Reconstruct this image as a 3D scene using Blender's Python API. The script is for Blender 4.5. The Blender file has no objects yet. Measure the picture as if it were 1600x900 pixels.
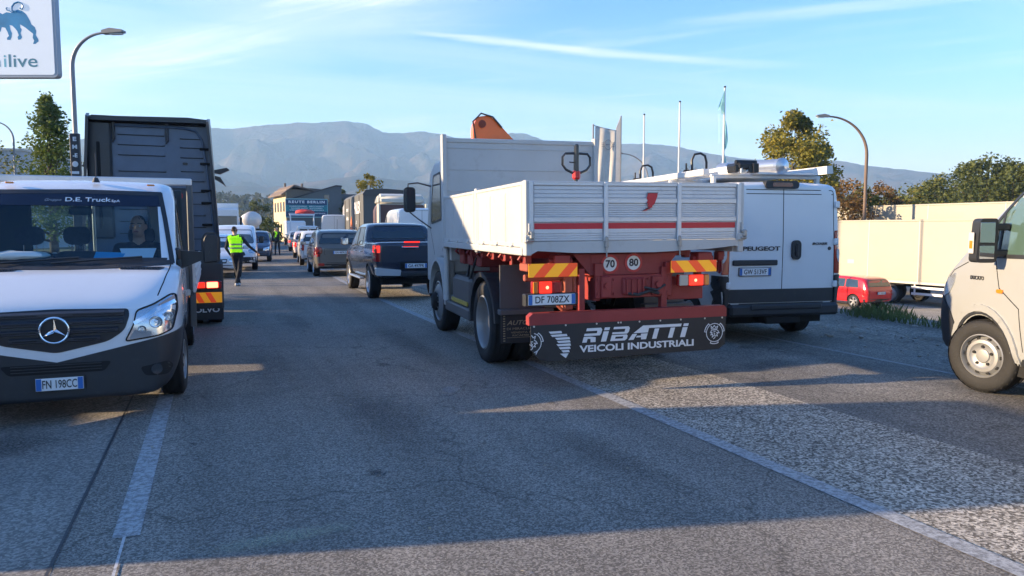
import bpy, bmesh, math, random
from mathutils import Vector, Matrix, noise
from mathutils.bvhtree import BVHTree
random.seed(7)
S = bpy.context.scene
C = S.collection
R = math.radians
# ---------------- camera ----------------
cd = bpy.data.cameras.new('camera'); cam = bpy.data.objects.new('camera', cd); C.objects.link(cam)
cam.location = (0, 0, 1.7); cam.rotation_euler = (R(90) - math.atan(93/1150), 0, 0)
cd.sensor_width = 36; cd.lens = 36*1150/1600; cd.clip_start = 0.05; cd.clip_end = 20000
S.camera = cam
# ---------------- light ----------------
SUN_B, SUN_E = R(8), R(14.6)
sd = Vector((-math.cos(SUN_B)*math.cos(SUN_E), -math.sin(SUN_B)*math.cos(SUN_E), math.sin(SUN_E)))
W = bpy.data.worlds.new('World'); S.world = W; W.use_nodes = True
wn = W.node_tree.nodes; wl = W.node_tree.links; wn.clear()
def wN(t, **k):
    n = wn.new(t)
    for a, b in k.items(): setattr(n, a, b)
    return n
def lk(l, a, b): l.new(a, b)
sky = wN('ShaderNodeTexSky', sky_type='NISHITA', sun_disc=False)
sky.sun_elevation = SUN_E; sky.sun_rotation = math.atan2(sd.x, sd.y) % (2*math.pi)
sky.air_density = 1.0; sky.dust_density = 0.3; sky.ozone_density = 3.5; sky.altitude = 300
bg = wN('ShaderNodeBackground'); bg.inputs['Strength'].default_value = 0.125
out = wN('ShaderNodeOutputWorld')
tc = wN('ShaderNodeTexCoord'); sep = wN('ShaderNodeSeparateXYZ'); wl.new(tc.outputs['Generated'], sep.inputs[0])
def wm(op, a, b=None, c=None, clamp=False):
    n = wN('ShaderNodeMath', operation=op, use_clamp=clamp)
    for i, v in enumerate((a, b, c)):
        if v is None: continue
        if isinstance(v, (int, float)): n.inputs[i].default_value = v
        else: wl.new(v, n.inputs[i])
    return n.outputs[0]
X, Y, Z = sep.outputs
zc = wm('MAXIMUM', Z, 0.02)
# project the direction on a flat cloud deck
cxp = wm('DIVIDE', X, zc); cyp = wm('DIVIDE', Y, zc)
def deck(rot, sx, sy, scale, detail, rough, seed):
    cr, sr = math.cos(R(rot)), math.sin(R(rot))
    a = wm('ADD', wm('MULTIPLY', cxp, cr*sx), wm('MULTIPLY', cyp, sr*sx))
    b = wm('ADD', wm('MULTIPLY', cxp, -sr*sy), wm('MULTIPLY', cyp, cr*sy))
    cb = wN('ShaderNodeCombineXYZ'); wl.new(a, cb.inputs[0]); wl.new(b, cb.inputs[1]); cb.inputs[2].default_value = seed
    n = wN('ShaderNodeTexNoise'); n.inputs['Scale'].default_value = scale; n.inputs['Detail'].default_value = detail
    n.inputs['Roughness'].default_value = rough; n.inputs['Distortion'].default_value = 0.6
    wl.new(cb.outputs[0], n.inputs['Vector']); return n.outputs[0]
def ramp(v, a, b):
    n = wN('ShaderNodeMapRange', interpolation_type='SMOOTHSTEP'); wl.new(v, n.inputs[0])
    n.inputs[1].default_value = a; n.inputs[2].default_value = b; return n.outputs[0]
c1 = ramp(deck(25, .16, 1.0, .55, 7, .6, 3.1), .50, .80)
c2 = ramp(deck(-28, .32, 1.5, .85, 10, .66, 9.4), .47, .80)
# elevation and azimuth of the direction
az = wm('ARCTAN2', X, Y); el = wm('ARCTAN2', Z, wm('SQRT', wm('ADD', wm('MULTIPLY', X, X), wm('MULTIPLY', Y, Y))))
# wide veil of cirrus: a band rising to the right on the left half of the sky
nse = deck(10, .5, .9, 1.1, 8, .62, 1.7)
bandc = wm('ADD', wm('MULTIPLY', az, 0.27), 0.335)
dv = wm('ABSOLUTE', wm('SUBTRACT', el, wm('ADD', bandc, wm('MULTIPLY', wm('SUBTRACT', nse, .5), .12))))
veil = wm('MULTIPLY', ramp(dv, .085, .0), wm('ADD', wm('MULTIPLY', c2, 1.0), .30))
veil = wm('MULTIPLY', veil, ramp(az, .35, -.12))
# contrail
cdv = wm('ABSOLUTE', wm('SUBTRACT', el, wm('ADD', wm('ADD', wm('MULTIPLY', az, -.114), .2395), wm('MULTIPLY', wm('SUBTRACT', nse, .5), .022))))
trail = wm('MULTIPLY', ramp(cdv, .0085, .0), wm('MULTIPLY', ramp(az, -.22, -.06), ramp(az, .46, .1)))
trail = wm('MULTIPLY', trail, wm('ADD', wm('MULTIPLY', c2, .45), .42))
m = wm('MAXIMUM', wm('MAXIMUM', wm('MULTIPLY', c1, .36), wm('MULTIPLY', c2, .46)), wm('MAXIMUM', veil, trail))
m = wm('MULTIPLY', m, ramp(el, .03, .13), clamp=True)
mx = wN('ShaderNodeMix', data_type='RGBA'); wl.new(m, mx.inputs[0]); wl.new(sky.outputs[0], mx.inputs[6])
mx.inputs[7].default_value = (4.0, 4.5, 4.7, 1)
hz_ = wN('ShaderNodeMix', data_type='RGBA'); wl.new(wm('MULTIPLY', ramp(el, .26, -.02), .85), hz_.inputs[0]); wl.new(mx.outputs[2], hz_.inputs[6]); hz_.inputs[7].default_value = (1.15, 1.95, 3.2, 1)
hs = wN('ShaderNodeHueSaturation'); hs.inputs['Saturation'].default_value = 1.2; tn = wN('ShaderNodeMix', data_type='RGBA', blend_type='MULTIPLY'); tn.inputs[0].default_value = 1; tn.inputs[7].default_value = (.84, .80, .92, 1); wl.new(hz_.outputs[2], tn.inputs[6]); wl.new(tn.outputs[2], hs.inputs['Color'])
wl.new(hs.outputs[0], bg.inputs[0]); wl.new(bg.outputs[0], out.inputs[0])
sl = bpy.data.lights.new('sun', 'SUN'); sl.energy = 4.0; sl.angle = R(0.6); sl.color = (1.0, .85, .62)
so = bpy.data.objects.new('sun', sl); C.objects.link(so); so.rotation_euler = sd.to_track_quat('Z', 'Y').to_euler(); so.location = (-20, -5, 30)
S.view_settings.view_transform = 'Standard'; S.view_settings.look = 'None'; S.view_settings.exposure = 1.7; S.view_settings.gamma = 1
S.render.engine = 'CYCLES'
S.cycles.max_bounces = 8; S.cycles.transparent_max_bounces = 16; S.cycles.volume_bounces = 1
# ---------------- materials ----------------
_M = {}
def nodes(name):
    m = bpy.data.materials.new(name); m.use_nodes = True
    return m, m.node_tree.nodes, m.node_tree.links, m.node_tree.nodes['Principled BSDF']
def mat(name, col=(.5, .5, .5), rough=.5, metal=0., coat=0., emit=None, es=1., var=.0, vs=3., bump=0., bs=60., dirt=0., spec=.5, dcol=(.12, .1, .08), trans=0.):
    if name in _M: return _M[name]
    m, n, l, p = nodes(name)
    p.inputs['Base Color'].default_value = (*col, 1); p.inputs['Roughness'].default_value = rough
    p.inputs['Metallic'].default_value = metal; p.inputs['Coat Weight'].default_value = coat
    p.inputs['Coat Roughness'].default_value = .06; p.inputs['Specular IOR Level'].default_value = spec
    if emit: p.inputs['Emission Color'].default_value = (*emit, 1); p.inputs['Emission Strength'].default_value = es
    if trans: p.inputs['Transmission Weight'].default_value = trans
    if var or bump or dirt:
        tc = n.new('ShaderNodeTexCoord')
    if var or dirt:
        nz = n.new('ShaderNodeTexNoise'); nz.inputs['Scale'].default_value = vs; nz.inputs['Detail'].default_value = 8; nz.inputs['Roughness'].default_value = .65
        l.new(tc.outputs['Object'], nz.inputs[0])
        mr = n.new('ShaderNodeMapRange'); mr.inputs[1].default_value = .3; mr.inputs[2].default_value = .7
        mr.inputs[3].default_value = 1 - var; mr.inputs[4].default_value = 1 + var; l.new(nz.outputs[0], mr.inputs[0])
        mu = n.new('ShaderNodeMix'); mu.data_type = 'RGBA'; mu.blend_type = 'MULTIPLY'; mu.inputs[0].default_value = 1
        mu.inputs[6].default_value = (*col, 1); l.new(mr.outputs[0], mu.inputs[7]); last = mu.outputs[2]
        if dirt:
            n2 = n.new('ShaderNodeTexNoise'); n2.inputs['Scale'].default_value = vs*4; n2.inputs['Detail'].default_value = 10; n2.inputs['Roughness'].default_value = .75
            l.new(tc.outputs['Object'], n2.inputs[0])
            r2 = n.new('ShaderNodeMapRange'); r2.inputs[1].default_value = .56; r2.inputs[2].default_value = .78; r2.inputs[4].default_value = dirt; l.new(n2.outputs[0], r2.inputs[0])
            m2 = n.new('ShaderNodeMix'); m2.data_type = 'RGBA'; l.new(r2.outputs[0], m2.inputs[0]); l.new(last, m2.inputs[6]); m2.inputs[7].default_value = (*dcol, 1)
            last = m2.outputs[2]
            rr = n.new('ShaderNodeMapRange'); rr.inputs[3].default_value = rough; rr.inputs[4].default_value = min(1, rough+.35); l.new(r2.outputs[0], rr.inputs[0]); l.new(rr.outputs[0], p.inputs['Roughness'])
        l.new(last, p.inputs['Base Color'])
    if bump:
        nb = n.new('ShaderNodeTexNoise'); nb.inputs['Scale'].default_value = bs; nb.inputs['Detail'].default_value = 6; l.new(tc.outputs['Object'], nb.inputs[0])
        b = n.new('ShaderNodeBump'); b.inputs['Strength'].default_value = bump; b.inputs['Distance'].default_value = .02; l.new(nb.outputs[0], b.inputs['Height']); l.new(b.outputs[0], p.inputs['Normal'])
    _M[name] = m; return m
def paint(name, col, **k): 
    k.setdefault('rough', .32); k.setdefault('coat', .6); k.setdefault('var', .03); k.setdefault('vs', 1.5); k.setdefault('dirt', .12)
    return mat(name, col, **k)
def glass(name, tint=(.5, .62, .6), dens=.35, rough=.02, spec=1.0):
    if name in _M: return _M[name]
    m, n, l, p = nodes(name); n.remove(p)
    o = n['Material Output']; g = n.new('ShaderNodeBsdfGlossy'); g.inputs['Roughness'].default_value = rough
    t = n.new('ShaderNodeBsdfTransparent'); t.inputs[0].default_value = (*tint, 1)
    fr = n.new('ShaderNodeFresnel'); fr.inputs['IOR'].default_value = 1.5
    ad = n.new('ShaderNodeMath'); ad.operation = 'MULTIPLY_ADD'; ad.inputs[1].default_value = spec; ad.inputs[2].default_value = dens*.12; ad.use_clamp = True
    l.new(fr.outputs[0], ad.inputs[0]); x = n.new('ShaderNodeMixShader'); l.new(ad.outputs[0], x.inputs[0]); l.new(t.outputs[0], x.inputs[1]); l.new(g.outputs[0], x.inputs[2]); l.new(x.outputs[0], o.inputs[0])
    _M[name] = m; return m
white = paint('white_van_paint', (.70, .72, .74), rough=.25, coat=.7)
truckw = mat('old_white_body_paint', (.475, .48, .47), rough=.5, var=.07, vs=1.2, dirt=.45, dcol=(.23, .19, .15), bump=.05, bs=9)
alu = mat('weathered_aluminium_boards', (.58, .60, .62), rough=.45, metal=.25, var=.08, vs=2.2, dirt=.35, dcol=(.2, .18, .16))
frame_al = mat('bright_aluminium_frame', (.62, .63, .64), rough=.4, metal=.3, var=.05, dirt=.3)
oxide = mat('red_oxide_chassis', (.27, .030, .030), rough=.55, var=.18, vs=4, dirt=.5, dcol=(.06, .035, .03), bump=.12, bs=25)
rubber = mat('tyre_rubber', (.012, .012, .013), rough=.75, var=.2, vs=8, dirt=.22, dcol=(.09, .08, .07), bump=.2, bs=60)
blackpl = mat('black_plastic', (.022, .024, .028), rough=.5, var=.1, vs=6, dirt=.25, dcol=(.08, .075, .07), bump=.05, bs=120)
greypl = mat('dark_grey_bumper_plastic', (.024, .026, .031), rough=.55, var=.12, vs=3, dirt=.35, dcol=(.1, .09, .08), bump=.08, bs=150)
steel = mat('painted_steel_wheel', (.27, .275, .28), rough=.42, metal=.4, var=.1, vs=5, dirt=.4)
alloy = mat('alloy_wheel', (.55, .56, .58), rough=.28, metal=.8, var=.05, dirt=.2)
chrome = mat('chrome', (.85, .86, .88), rough=.08, metal=1)
dglass = mat('dark_car_glass', (.012, .018, .022), rough=.03, spec=.8, coat=1)
cglass = glass('clear_car_glass', (.62, .74, .74), .5)
dark = mat('underbody_black', (.012, .012, .013), rough=.9)
platew = mat('plate_white', (.74, .76, .78), rough=.35, dirt=.1, vs=10)
plateb = mat('plate_blue', (.02, .14, .45), rough=.35)
ink = mat('black_lettering', (.02, .022, .03), rough=.5)
wink = mat('white_lettering', (.72, .73, .74), rough=.5)
redlens = mat('red_lamp_lens', (.35, .012, .012), rough=.12, coat=1)
redon = mat('lit_brake_lamp', (.6, .02, .01), rough=.2, emit=(1, .03, .015), es=.45)
redhot = mat('lit_bulb', (1, .3, .2), rough=.2, emit=(1, .12, .06), es=2.5)
amber = mat('amber_lens', (.65, .2, .02), rough=.15, coat=1)
lampglass = mat('headlamp_reflector', (.62, .66, .7), rough=.12, metal=.75)
lampclear = glass('headlamp_cover', (.82, .86, .88), .9)
redp = mat('red_vinyl', (.55, .015, .03), rough=.4, var=.05, dirt=.2)
# ---------------- mesh helpers ----------------
def setp(o, label=None, cat=None, group=None, kind=None):
    if label: o['label'] = label
    if cat: o['category'] = cat
    if group: o['group'] = group
    if kind: o['kind'] = kind
    return o
def thing(name, label, cat, loc=(0, 0, 0), rz=0, group=None, ry=0):
    o = bpy.data.objects.new(name, None); C.objects.link(o); o.empty_display_size = .2
    o.location = loc; o.rotation_euler = (0, ry, rz); return setp(o, label, cat, group)
def linkmesh(name, me, mats, parent=None, smooth=True, ang=35):
    o = bpy.data.objects.new(name, me); C.objects.link(o)
    if mats is not None:
        ms = mats if isinstance(mats, (list, tuple)) else [mats]; ix = [0]*len(me.polygons)
        if len(ms) > 1: me.polygons.foreach_get('material_index', ix)
        me.materials.clear()
        for m in ms: me.materials.append(m)
        me.polygons.foreach_set('material_index', ix)
    if parent: o.parent = parent
    if smooth:
        me.polygons.foreach_set('use_smooth', [True]*len(me.polygons)); me.set_sharp_from_angle(angle=R(ang))
    return o
class MB:
    def __init__(s): s.v = []; s.f = []; s.m = []; s.cur = 0; s.T = Matrix()
    def add(s, vs, fs):
        b = len(s.v); s.v += [tuple(s.T @ Vector(p)) for p in vs]; s.f += [tuple(b+i for i in f) for f in fs]; s.m += [s.cur]*len(fs); return s
    def box(s, x0, x1, y0, y1, z0, z1, b=0.0):
        if b <= 0:
            vs = [(x, y, z) for x in (x0, x1) for y in (y0, y1) for z in (z0, z1)]
            return s.add(vs, [(0, 1, 3, 2), (4, 6, 7, 5), (0, 4, 5, 1), (2, 3, 7, 6), (0, 2, 6, 4), (1, 5, 7, 3)])
        b = min(b, abs(x1-x0)*.49, abs(y1-y0)*.49, abs(z1-z0)*.49)
        vs = []; 
        for sx, X in ((1, x0), (-1, x1)):
            for sy, Y in ((1, y0), (-1, y1)):
                for sz, Z_ in ((1, z0), (-1, z1)):
                    vs += [(X, Y+sy*b, Z_+sz*b), (X+sx*b, Y, Z_+sz*b), (X+sx*b, Y+sy*b, Z_)]
        def i(a, b_, c, k): return (a*4+b_*2+c)*3+k
        fs = []
        for a in (0, 1):
            q = [i(a, 0, 0, 0), i(a, 1, 0, 0), i(a, 1, 1, 0), i(a, 0, 1, 0)]; fs.append(q if a else q[::-1])
            q = [i(0, a, 0, 1), i(1, a, 0, 1), i(1, a, 1, 1), i(0, a, 1, 1)]; fs.append(q[::-1] if a else q)
            q = [i(0, 0, a, 2), i(1, 0, a, 2), i(1, 1, a, 2), i(0, 1, a, 2)]; fs.append(q if a else q[::-1])
        for a in (0, 1):
            for c in (0, 1):
                fs += [[i(a, c, 0, 0), i(a, c, 1, 0), i(a, c, 1, 1), i(a, c, 0, 1)], [i(a, 0, c, 0), i(a, 1, c, 0), i(a, 1, c, 2), i(a, 0, c, 2)], [i(0, a, c, 1), i(1, a, c, 1), i(1, a, c, 2), i(0, a, c, 2)]]
                for d in (0, 1): fs.append([i(a, c, d, 0), i(a, c, d, 1), i(a, c, d, 2)])
        return s.add(vs, fs)
    def cyl(s, p, q, r, r2=None, n=16, cap=True):
        p = Vector(p); q = Vector(q); r2 = r if r2 is None else r2; d = (q-p).normalized()
        u = d.orthogonal().normalized(); w = d.cross(u)
        vs = []
        for c, rr in ((p, r), (q, r2)):
            for k in range(n):
                a = 2*math.pi*k/n; vs.append(c + u*math.cos(a)*rr + w*math.sin(a)*rr)
        fs = [(k, (k+1) % n, n+(k+1) % n, n+k) for k in range(n)]
        if cap: fs += [tuple(range(n))[::-1], tuple(range(n, 2*n))]
        return s.add(vs, fs)
    def tube(s, pts, r, n=8, cap=True):
        pts = [Vector(p) for p in pts]; L = len(pts); rs = r if isinstance(r, (list, tuple)) else [r]*L
        vs = []; u = None
        for i, p in enumerate(pts):
            d = (pts[min(i+1, L-1)]-pts[max(i-1, 0)]).normalized()
            u = d.orthogonal().normalized() if u is None else (u-d*u.dot(d)).normalized(); w = d.cross(u)
            for k in range(n):
                a = 2*math.pi*k/n; vs.append(p+u*math.cos(a)*rs[i]+w*math.sin(a)*rs[i])
        fs = [(i*n+k, i*n+(k+1) % n, (i+1)*n+(k+1) % n, (i+1)*n+k) for i in range(L-1) for k in range(n)]
        if cap: fs += [tuple(range(n))[::-1], tuple(range((L-1)*n, L*n))]
        return s.add(vs, fs)
    def lathe(s, c, ax, prof, n=32):   # prof: (radius, offset along axis)
        c = Vector(c); ax = Vector(ax).normalized(); u = ax.orthogonal().normalized(); w = ax.cross(u); vs = []
        for r, t in prof:
            for k in range(n):
                a = 2*math.pi*k/n; vs.append(c+ax*t+(u*math.cos(a)+w*math.sin(a))*r)
        L = len(prof)
        return s.add(vs, [(i*n+k, i*n+(k+1) % n, (i+1)*n+(k+1) % n, (i+1)*n+k) for i in range(L-1) for k in range(n)])
    def prism(s, poly, axis, a, b):    # poly in the two other axes, extruded along axis from a to b
        def P(q, t): return {'x': (t, q[0], q[1]), 'y': (q[0], t, q[1]), 'z': (q[0], q[1], t)}[axis]
        n = len(poly)
        return s.add([P(q, a) for q in poly]+[P(q, b) for q in poly], [tuple(range(n))[::-1], tuple(range(n, 2*n))]+[(k, (k+1) % n, n+(k+1) % n, n+k) for k in range(n)])
    def mesh(s, name, fix=True):
        me = bpy.data.meshes.new(name); me.from_pydata(s.v, [], s.f); me.polygons.foreach_set('material_index', s.m)
        if fix:
            bm = bmesh.new(); bm.from_mesh(me); bmesh.ops.recalc_face_normals(bm, faces=bm.faces); bm.to_mesh(me); bm.free()
        return me
    def build(s, name, mats, parent=None, smooth=True, fix=True, ang=35):
        return linkmesh(name, s.mesh(name, fix), mats, parent, smooth, ang)
def bx(name, m, parent, *a, b=.004): return MB().box(*a, b=b).build(name, m, parent)
def rr(cx, cy, w, h, r, n=4):
    r = min(r, w/2, h/2); o = []
    for k, (sx, sy) in enumerate(((1, 1), (-1, 1), (-1, -1), (1, -1))):
        for j in range(n+1):
            a = math.pi/2*(k+j/n); o.append((cx+sx*(w/2-r)+r*math.cos(a), cy+sy*(h/2-r)+r*math.sin(a)))
    return o
def rnd(pts, r, n=4):
    o = []; L = len(pts)
    for i in range(L):
        p = Vector(pts[i]); a = Vector(pts[i-1]); b = Vector(pts[(i+1) % L])
        ri = min(r, (a-p).length*.45, (b-p).length*.45); s = p+(a-p).normalized()*ri; e = p+(b-p).normalized()*ri
        for j in range(n+1):
            t = j/n; o.append(tuple(s*(1-t)**2+p*2*t*(1-t)+e*t*t))
    return o
def strip(pts, w, closed=False):
    o = []; P = [Vector(p) for p in pts]; L = len(P)
    for i in range(L if closed else L-1):
        a, b = P[i], P[(i+1) % L]; d = (b-a)
        if d.length < 1e-6: continue
        d.normalize(); nn = Vector((-d.y, d.x))*w/2; e = d*w*.25
        o.append([tuple(a-e+nn), tuple(a-e-nn), tuple(b+e-nn), tuple(b+e+nn)])
    return o
DIRS = {'front': ((1, 0, 0), (0, 0, 1), (0, 1, 0)), 'back': ((1, 0, 0), (0, 0, 1), (0, -1, 0)), 'left': ((0, 1, 0), (0, 0, 1), (-1, 0, 0)),
        'right': ((0, 1, 0), (0, 0, 1), (1, 0, 0)), 'top': ((1, 0, 0), (0, 1, 0), (0, 0, 1))}
def decal(name, bvh, polys, side, m, parent, off=.004, th=.012, grid=.12, mirror=False, smooth=True):
    """a thin shell that follows the body surface: outline polys drawn in the given side view"""
    if polys and not isinstance(polys[0][0], (tuple, list, Vector)): polys = [polys]
    U, V, Nn = (Vector(q) for q in DIRS[side]); bm = bmesh.new()
    P2 = list(polys)
    if mirror: P2 += [[(-x, y) for x, y in q][::-1] for q in polys]
    for q in P2:
        b2 = bmesh.new(); vs = [b2.verts.new((x, y, 0)) for x, y in q]
        try: b2.faces.new(vs)
        except Exception: b2.free(); continue
        bmesh.ops.triangulate(b2, faces=b2.faces[:])
        xs = [x for x, y in q]; ys = [y for x, y in q]
        for lo, hi, no in ((min(xs), max(xs), (1, 0, 0)), (min(ys), max(ys), (0, 1, 0))):
            k = int((hi-lo)/grid)
            for j in range(1, k+1):
                t = lo+(hi-lo)*j/(k+1)
                bmesh.ops.bisect_plane(b2, geom=b2.verts[:]+b2.edges[:]+b2.faces[:], plane_co=(t, 0, 0) if no[0] else (0, t, 0), plane_no=no)
        bmesh.ops.remove_doubles(b2, verts=b2.verts[:], dist=1e-5)
        ok = {}; dep = sorted(h_[0].dot(Nn) for h_ in (bvh.ray_cast(U*v.co.x+V*v.co.y+Nn*20, -Nn) for v in b2.verts) if h_[0] is not None)
        lim = (dep[int(len(dep)*.6)] if dep else -99)-.3
        for v in b2.verts:
            o = U*v.co.x+V*v.co.y
            h = bvh.ray_cast(o+Nn*20, -Nn)
            if h[0] is None or h[0].dot(Nn) < lim:
                for tt in range(1, 30):
                    c2 = Vector((sum(xs)/len(xs), sum(ys)/len(ys))); q2 = Vector((v.co.x, v.co.y)).lerp(c2, tt/30); h = bvh.ray_cast(U*q2.x+V*q2.y+Nn*20, -Nn)
                    if h[0] is not None and h[0].dot(Nn) > lim: break
                if h[0] is None: h = bvh.find_nearest(o)
            nn = h[1] if h[1].dot(Nn) > 0 else -h[1]
            nn = (nn+Nn*.5).normalized()
            ok[v] = (h[0]+nn*off, h[0]-nn*th)
        mp = {v: bm.verts.new(ok[v][0]) for v in b2.verts}
        for f in b2.faces: bm.faces.new([mp[v] for v in f.verts])
        lo = {}
        for e in b2.edges:
            if len(e.link_faces) == 1:
                for v in e.verts:
                    if v not in lo: lo[v] = bm.verts.new(ok[v][1])
                bm.faces.new([mp[e.verts[0]], mp[e.verts[1]], lo[e.verts[1]], lo[e.verts[0]]])
        b2.free()
    bmesh.ops.recalc_face_normals(bm, faces=bm.faces)
    me = bpy.data.meshes.new(name); bm.to_mesh(me); bm.free()
    return linkmesh(name, me, m, parent, smooth, 50)
DEC_H = 0.0
def evalmesh(me, mods):
    o = bpy.data.objects.new('tmp', me); C.objects.link(o); tmp = []
    for t, kw in mods:
        md = o.modifiers.new('m', t)
        for k, v in kw.items(): setattr(md, k, v)
    dg = bpy.context.evaluated_depsgraph_get(); dg.update()
    r = bpy.data.meshes.new_from_object(o.evaluated_get(dg)); bpy.data.objects.remove(o); return r
_fonts = {}
def text(body, size, m, parent, loc, facing='back', w=None, depth=.002, bold=0., shear=0., name='lettering', rot=None, space=1.0, align='CENTER'):
    c = bpy.data.curves.new('t', 'FONT'); c.body = body; c.size = size; c.extrude = depth; c.offset = bold*size; c.shear = shear; c.align_x = align; c.align_y = 'CENTER'
    c.space_character = space; c.resolution_u = 3
    o = bpy.data.objects.new('t', c); C.objects.link(o); bpy.context.view_layer.update()
    me = bpy.data.meshes.new_from_object(o); bpy.data.objects.remove(o); bpy.data.curves.remove(c)
    if w:
        xs = [v.co.x for v in me.vertices]; k = w/(max(xs)-min(xs)); me.transform(Matrix.Diagonal((k, 1, 1, 1)))
    ob = linkmesh(name, me, m, parent, smooth=False)
    ob.location = loc
    ob.rotation_euler = rot if rot else {'back': (R(90), 0, 0), 'front': (R(90), 0, R(180)), 'left': (R(90), 0, R(-90)), 'right': (R(90), 0, R(90)), 'top': (0, 0, 0)}[facing]
    return ob
A = R(22)
def up(px_, py_, Y_):
    th = math.atan(93/1150); xr = px_-800; yr = py_-450; fw = 1150*math.cos(th)-yr*math.sin(th); dn = yr*math.cos(th)+1150*math.sin(th); t_ = Y_/fw
    return xr*t_, Y_, 1.7-dn*t_
def rc(u, v): return (u*math.cos(A)-v*math.sin(A), u*math.sin(A)+v*math.cos(A))
def cv(v):   # gentle bend of the road beyond the queue
    if v < 15: return 0.
    if v < 60: return .0017*(v-15)**2
    t = min(1, (v-60)/60.); return 3.44+9*t*(1-t)**2*.9 - 3.4*t*t*(3-2*t)
def rcc(u, v): return rc(u+cv(v), v)
def hd(v): return A-math.atan((cv(v+.5)-cv(v-.5)))
# ---------------- the ground ----------------
def asphalt(name, c1, c2, scale=90., amt=.5, coarse=0., rough=.85, stain=.25, bs=.6, patchc=None):
    m, n, l, p = nodes(name); p.inputs['Roughness'].default_value = rough; p.inputs['Specular IOR Level'].default_value = .35
    tc = n.new('ShaderNodeTexCoord')
    v = n.new('ShaderNodeTexVoronoi'); v.inputs['Scale'].default_value = scale; l.new(tc.outputs['Object'], v.inputs[0])
    nz = n.new('ShaderNodeTexNoise'); nz.inputs['Scale'].default_value = scale*.7; nz.inputs['Detail'].default_value = 4; nz.inputs['Roughness'].default_value = .8; l.new(tc.outputs['Object'], nz.inputs[0])
    sp = n.new('ShaderNodeSeparateColor'); l.new(v.outputs['Color'], sp.inputs[0])
    a = n.new('ShaderNodeMath'); a.operation = 'MULTIPLY'; l.new(sp.outputs[0], a.inputs[0]); l.new(nz.outputs[0], a.inputs[1])
    mr = n.new('ShaderNodeMapRange'); mr.inputs[1].default_value = .12; mr.inputs[2].default_value = .5; l.new(a.outputs[0], mr.inputs[0])
    mx = n.new('ShaderNodeMix'); mx.data_type = 'RGBA'; mx.inputs[6].default_value = (*c1, 1); mx.inputs[7].default_value = (*c2, 1); l.new(mr.outputs[0], mx.inputs[0])
    big = n.new('ShaderNodeTexNoise'); big.inputs['Scale'].default_value = .55; big.inputs['Detail'].default_value = 9; big.inputs['Roughness'].default_value = .6; l.new(tc.outputs['Object'], big.inputs[0])
    r2 = n.new('ShaderNodeMapRange'); r2.inputs[1].default_value = .3; r2.inputs[2].default_value = .7; r2.inputs[3].default_value = 1-stain; r2.inputs[4].default_value = 1+stain; l.new(big.outputs[0], r2.inputs[0])
    mu = n.new('ShaderNodeMix'); mu.data_type = 'RGBA'; mu.blend_type = 'MULTIPLY'; mu.inputs[0].default_value = 1; l.new(mx.outputs[2], mu.inputs[6]); l.new(r2.outputs[0], mu.inputs[7])
    # long wear marks along the road
    mp = n.new('ShaderNodeMapping'); mp.inputs['Scale'].default_value = (1.1, .05, 1); l.new(tc.outputs['Object'], mp.inputs[0])
    st = n.new('ShaderNodeTexNoise'); st.inputs['Scale'].default_value = 1.6; st.inputs['Detail'].default_value = 5; l.new(mp.outputs[0], st.inputs[0])
    r3 = n.new('ShaderNodeMapRange'); r3.inputs[1].default_value = .35; r3.inputs[2].default_value = .65; r3.inputs[3].default_value = .84; r3.inputs[4].default_value = 1.14; l.new(st.outputs[0], r3.inputs[0])
    m3 = n.new('ShaderNodeMix'); m3.data_type = 'RGBA'; m3.blend_type = 'MULTIPLY'; m3.inputs[0].default_value = 1; l.new(mu.outputs[2], m3.inputs[6]); l.new(r3.outputs[0], m3.inputs[7])
    # cracks
    vc = n.new('ShaderNodeTexVoronoi'); vc.feature = 'DISTANCE_TO_EDGE'; vc.inputs['Scale'].default_value = .35
    wv = n.new('ShaderNodeTexNoise'); wv.inputs['Scale'].default_value = 1.5; wv.inputs['Detail'].default_value = 6; l.new(tc.outputs['Object'], wv.inputs[0])
    va = n.new('ShaderNodeVectorMath'); va.operation = 'ADD'; l.new(tc.outputs['Object'], va.inputs[0]); l.new(wv.outputs['Color'], va.inputs[1]); l.new(va.outputs[0], vc.inputs[0])
    rc_ = n.new('ShaderNodeMapRange'); rc_.inputs[1].default_value = .0; rc_.inputs[2].default_value = .006; rc_.inputs[3].default_value = .55; l.new(vc.outputs['Distance'], rc_.inputs[0])
    m4 = n.new('ShaderNodeMix'); m4.data_type = 'RGBA'; m4.blend_type = 'MULTIPLY'; m4.inputs[0].default_value = 1; l.new(m3.outputs[2], m4.inputs[6]); l.new(rc_.outputs[0], m4.inputs[7])
    l.new(m4.outputs[2], p.inputs['Base Color'])
    b = n.new('ShaderNodeBump'); b.inputs['Strength'].default_value = bs; b.inputs['Distance'].default_value = .006 + coarse; l.new(a.outputs[0], b.inputs['Height']); l.new(b.outputs[0], p.inputs['Normal'])
    _M[name] = m; return m
asph = asphalt('main_lane_asphalt', (.118, .108, .094), (.34, .313, .272), 95, stain=.16)
asph2 = asphalt('older_left_asphalt', (.16, .147, .13), (.35, .32, .28), 70, stain=.2)
asph3 = asphalt('coarse_stone_asphalt', (.12, .105, .085), (.66, .60, .50), 62, coarse=.006, stain=.2, bs=.7)
asph4 = asphalt('side_lane_asphalt', (.10, .094, .084), (.30, .28, .25), 75, stain=.3)
dirtm = asphalt('gravelly_dirt', (.12, .11, .095), (.32, .29, .25), 40, coarse=.02, stain=.4, bs=.9)
lotm = asphalt('pale_lot_concrete', (.22, .21, .19), (.34, .32, .29), 25, stain=.15)
earth = mat('dry_grass_field', (.085, .085, .04), rough=.95, var=.35, vs=.4, dirt=.5, dcol=(.10, .08, .045), bump=.5, bs=3)
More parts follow.
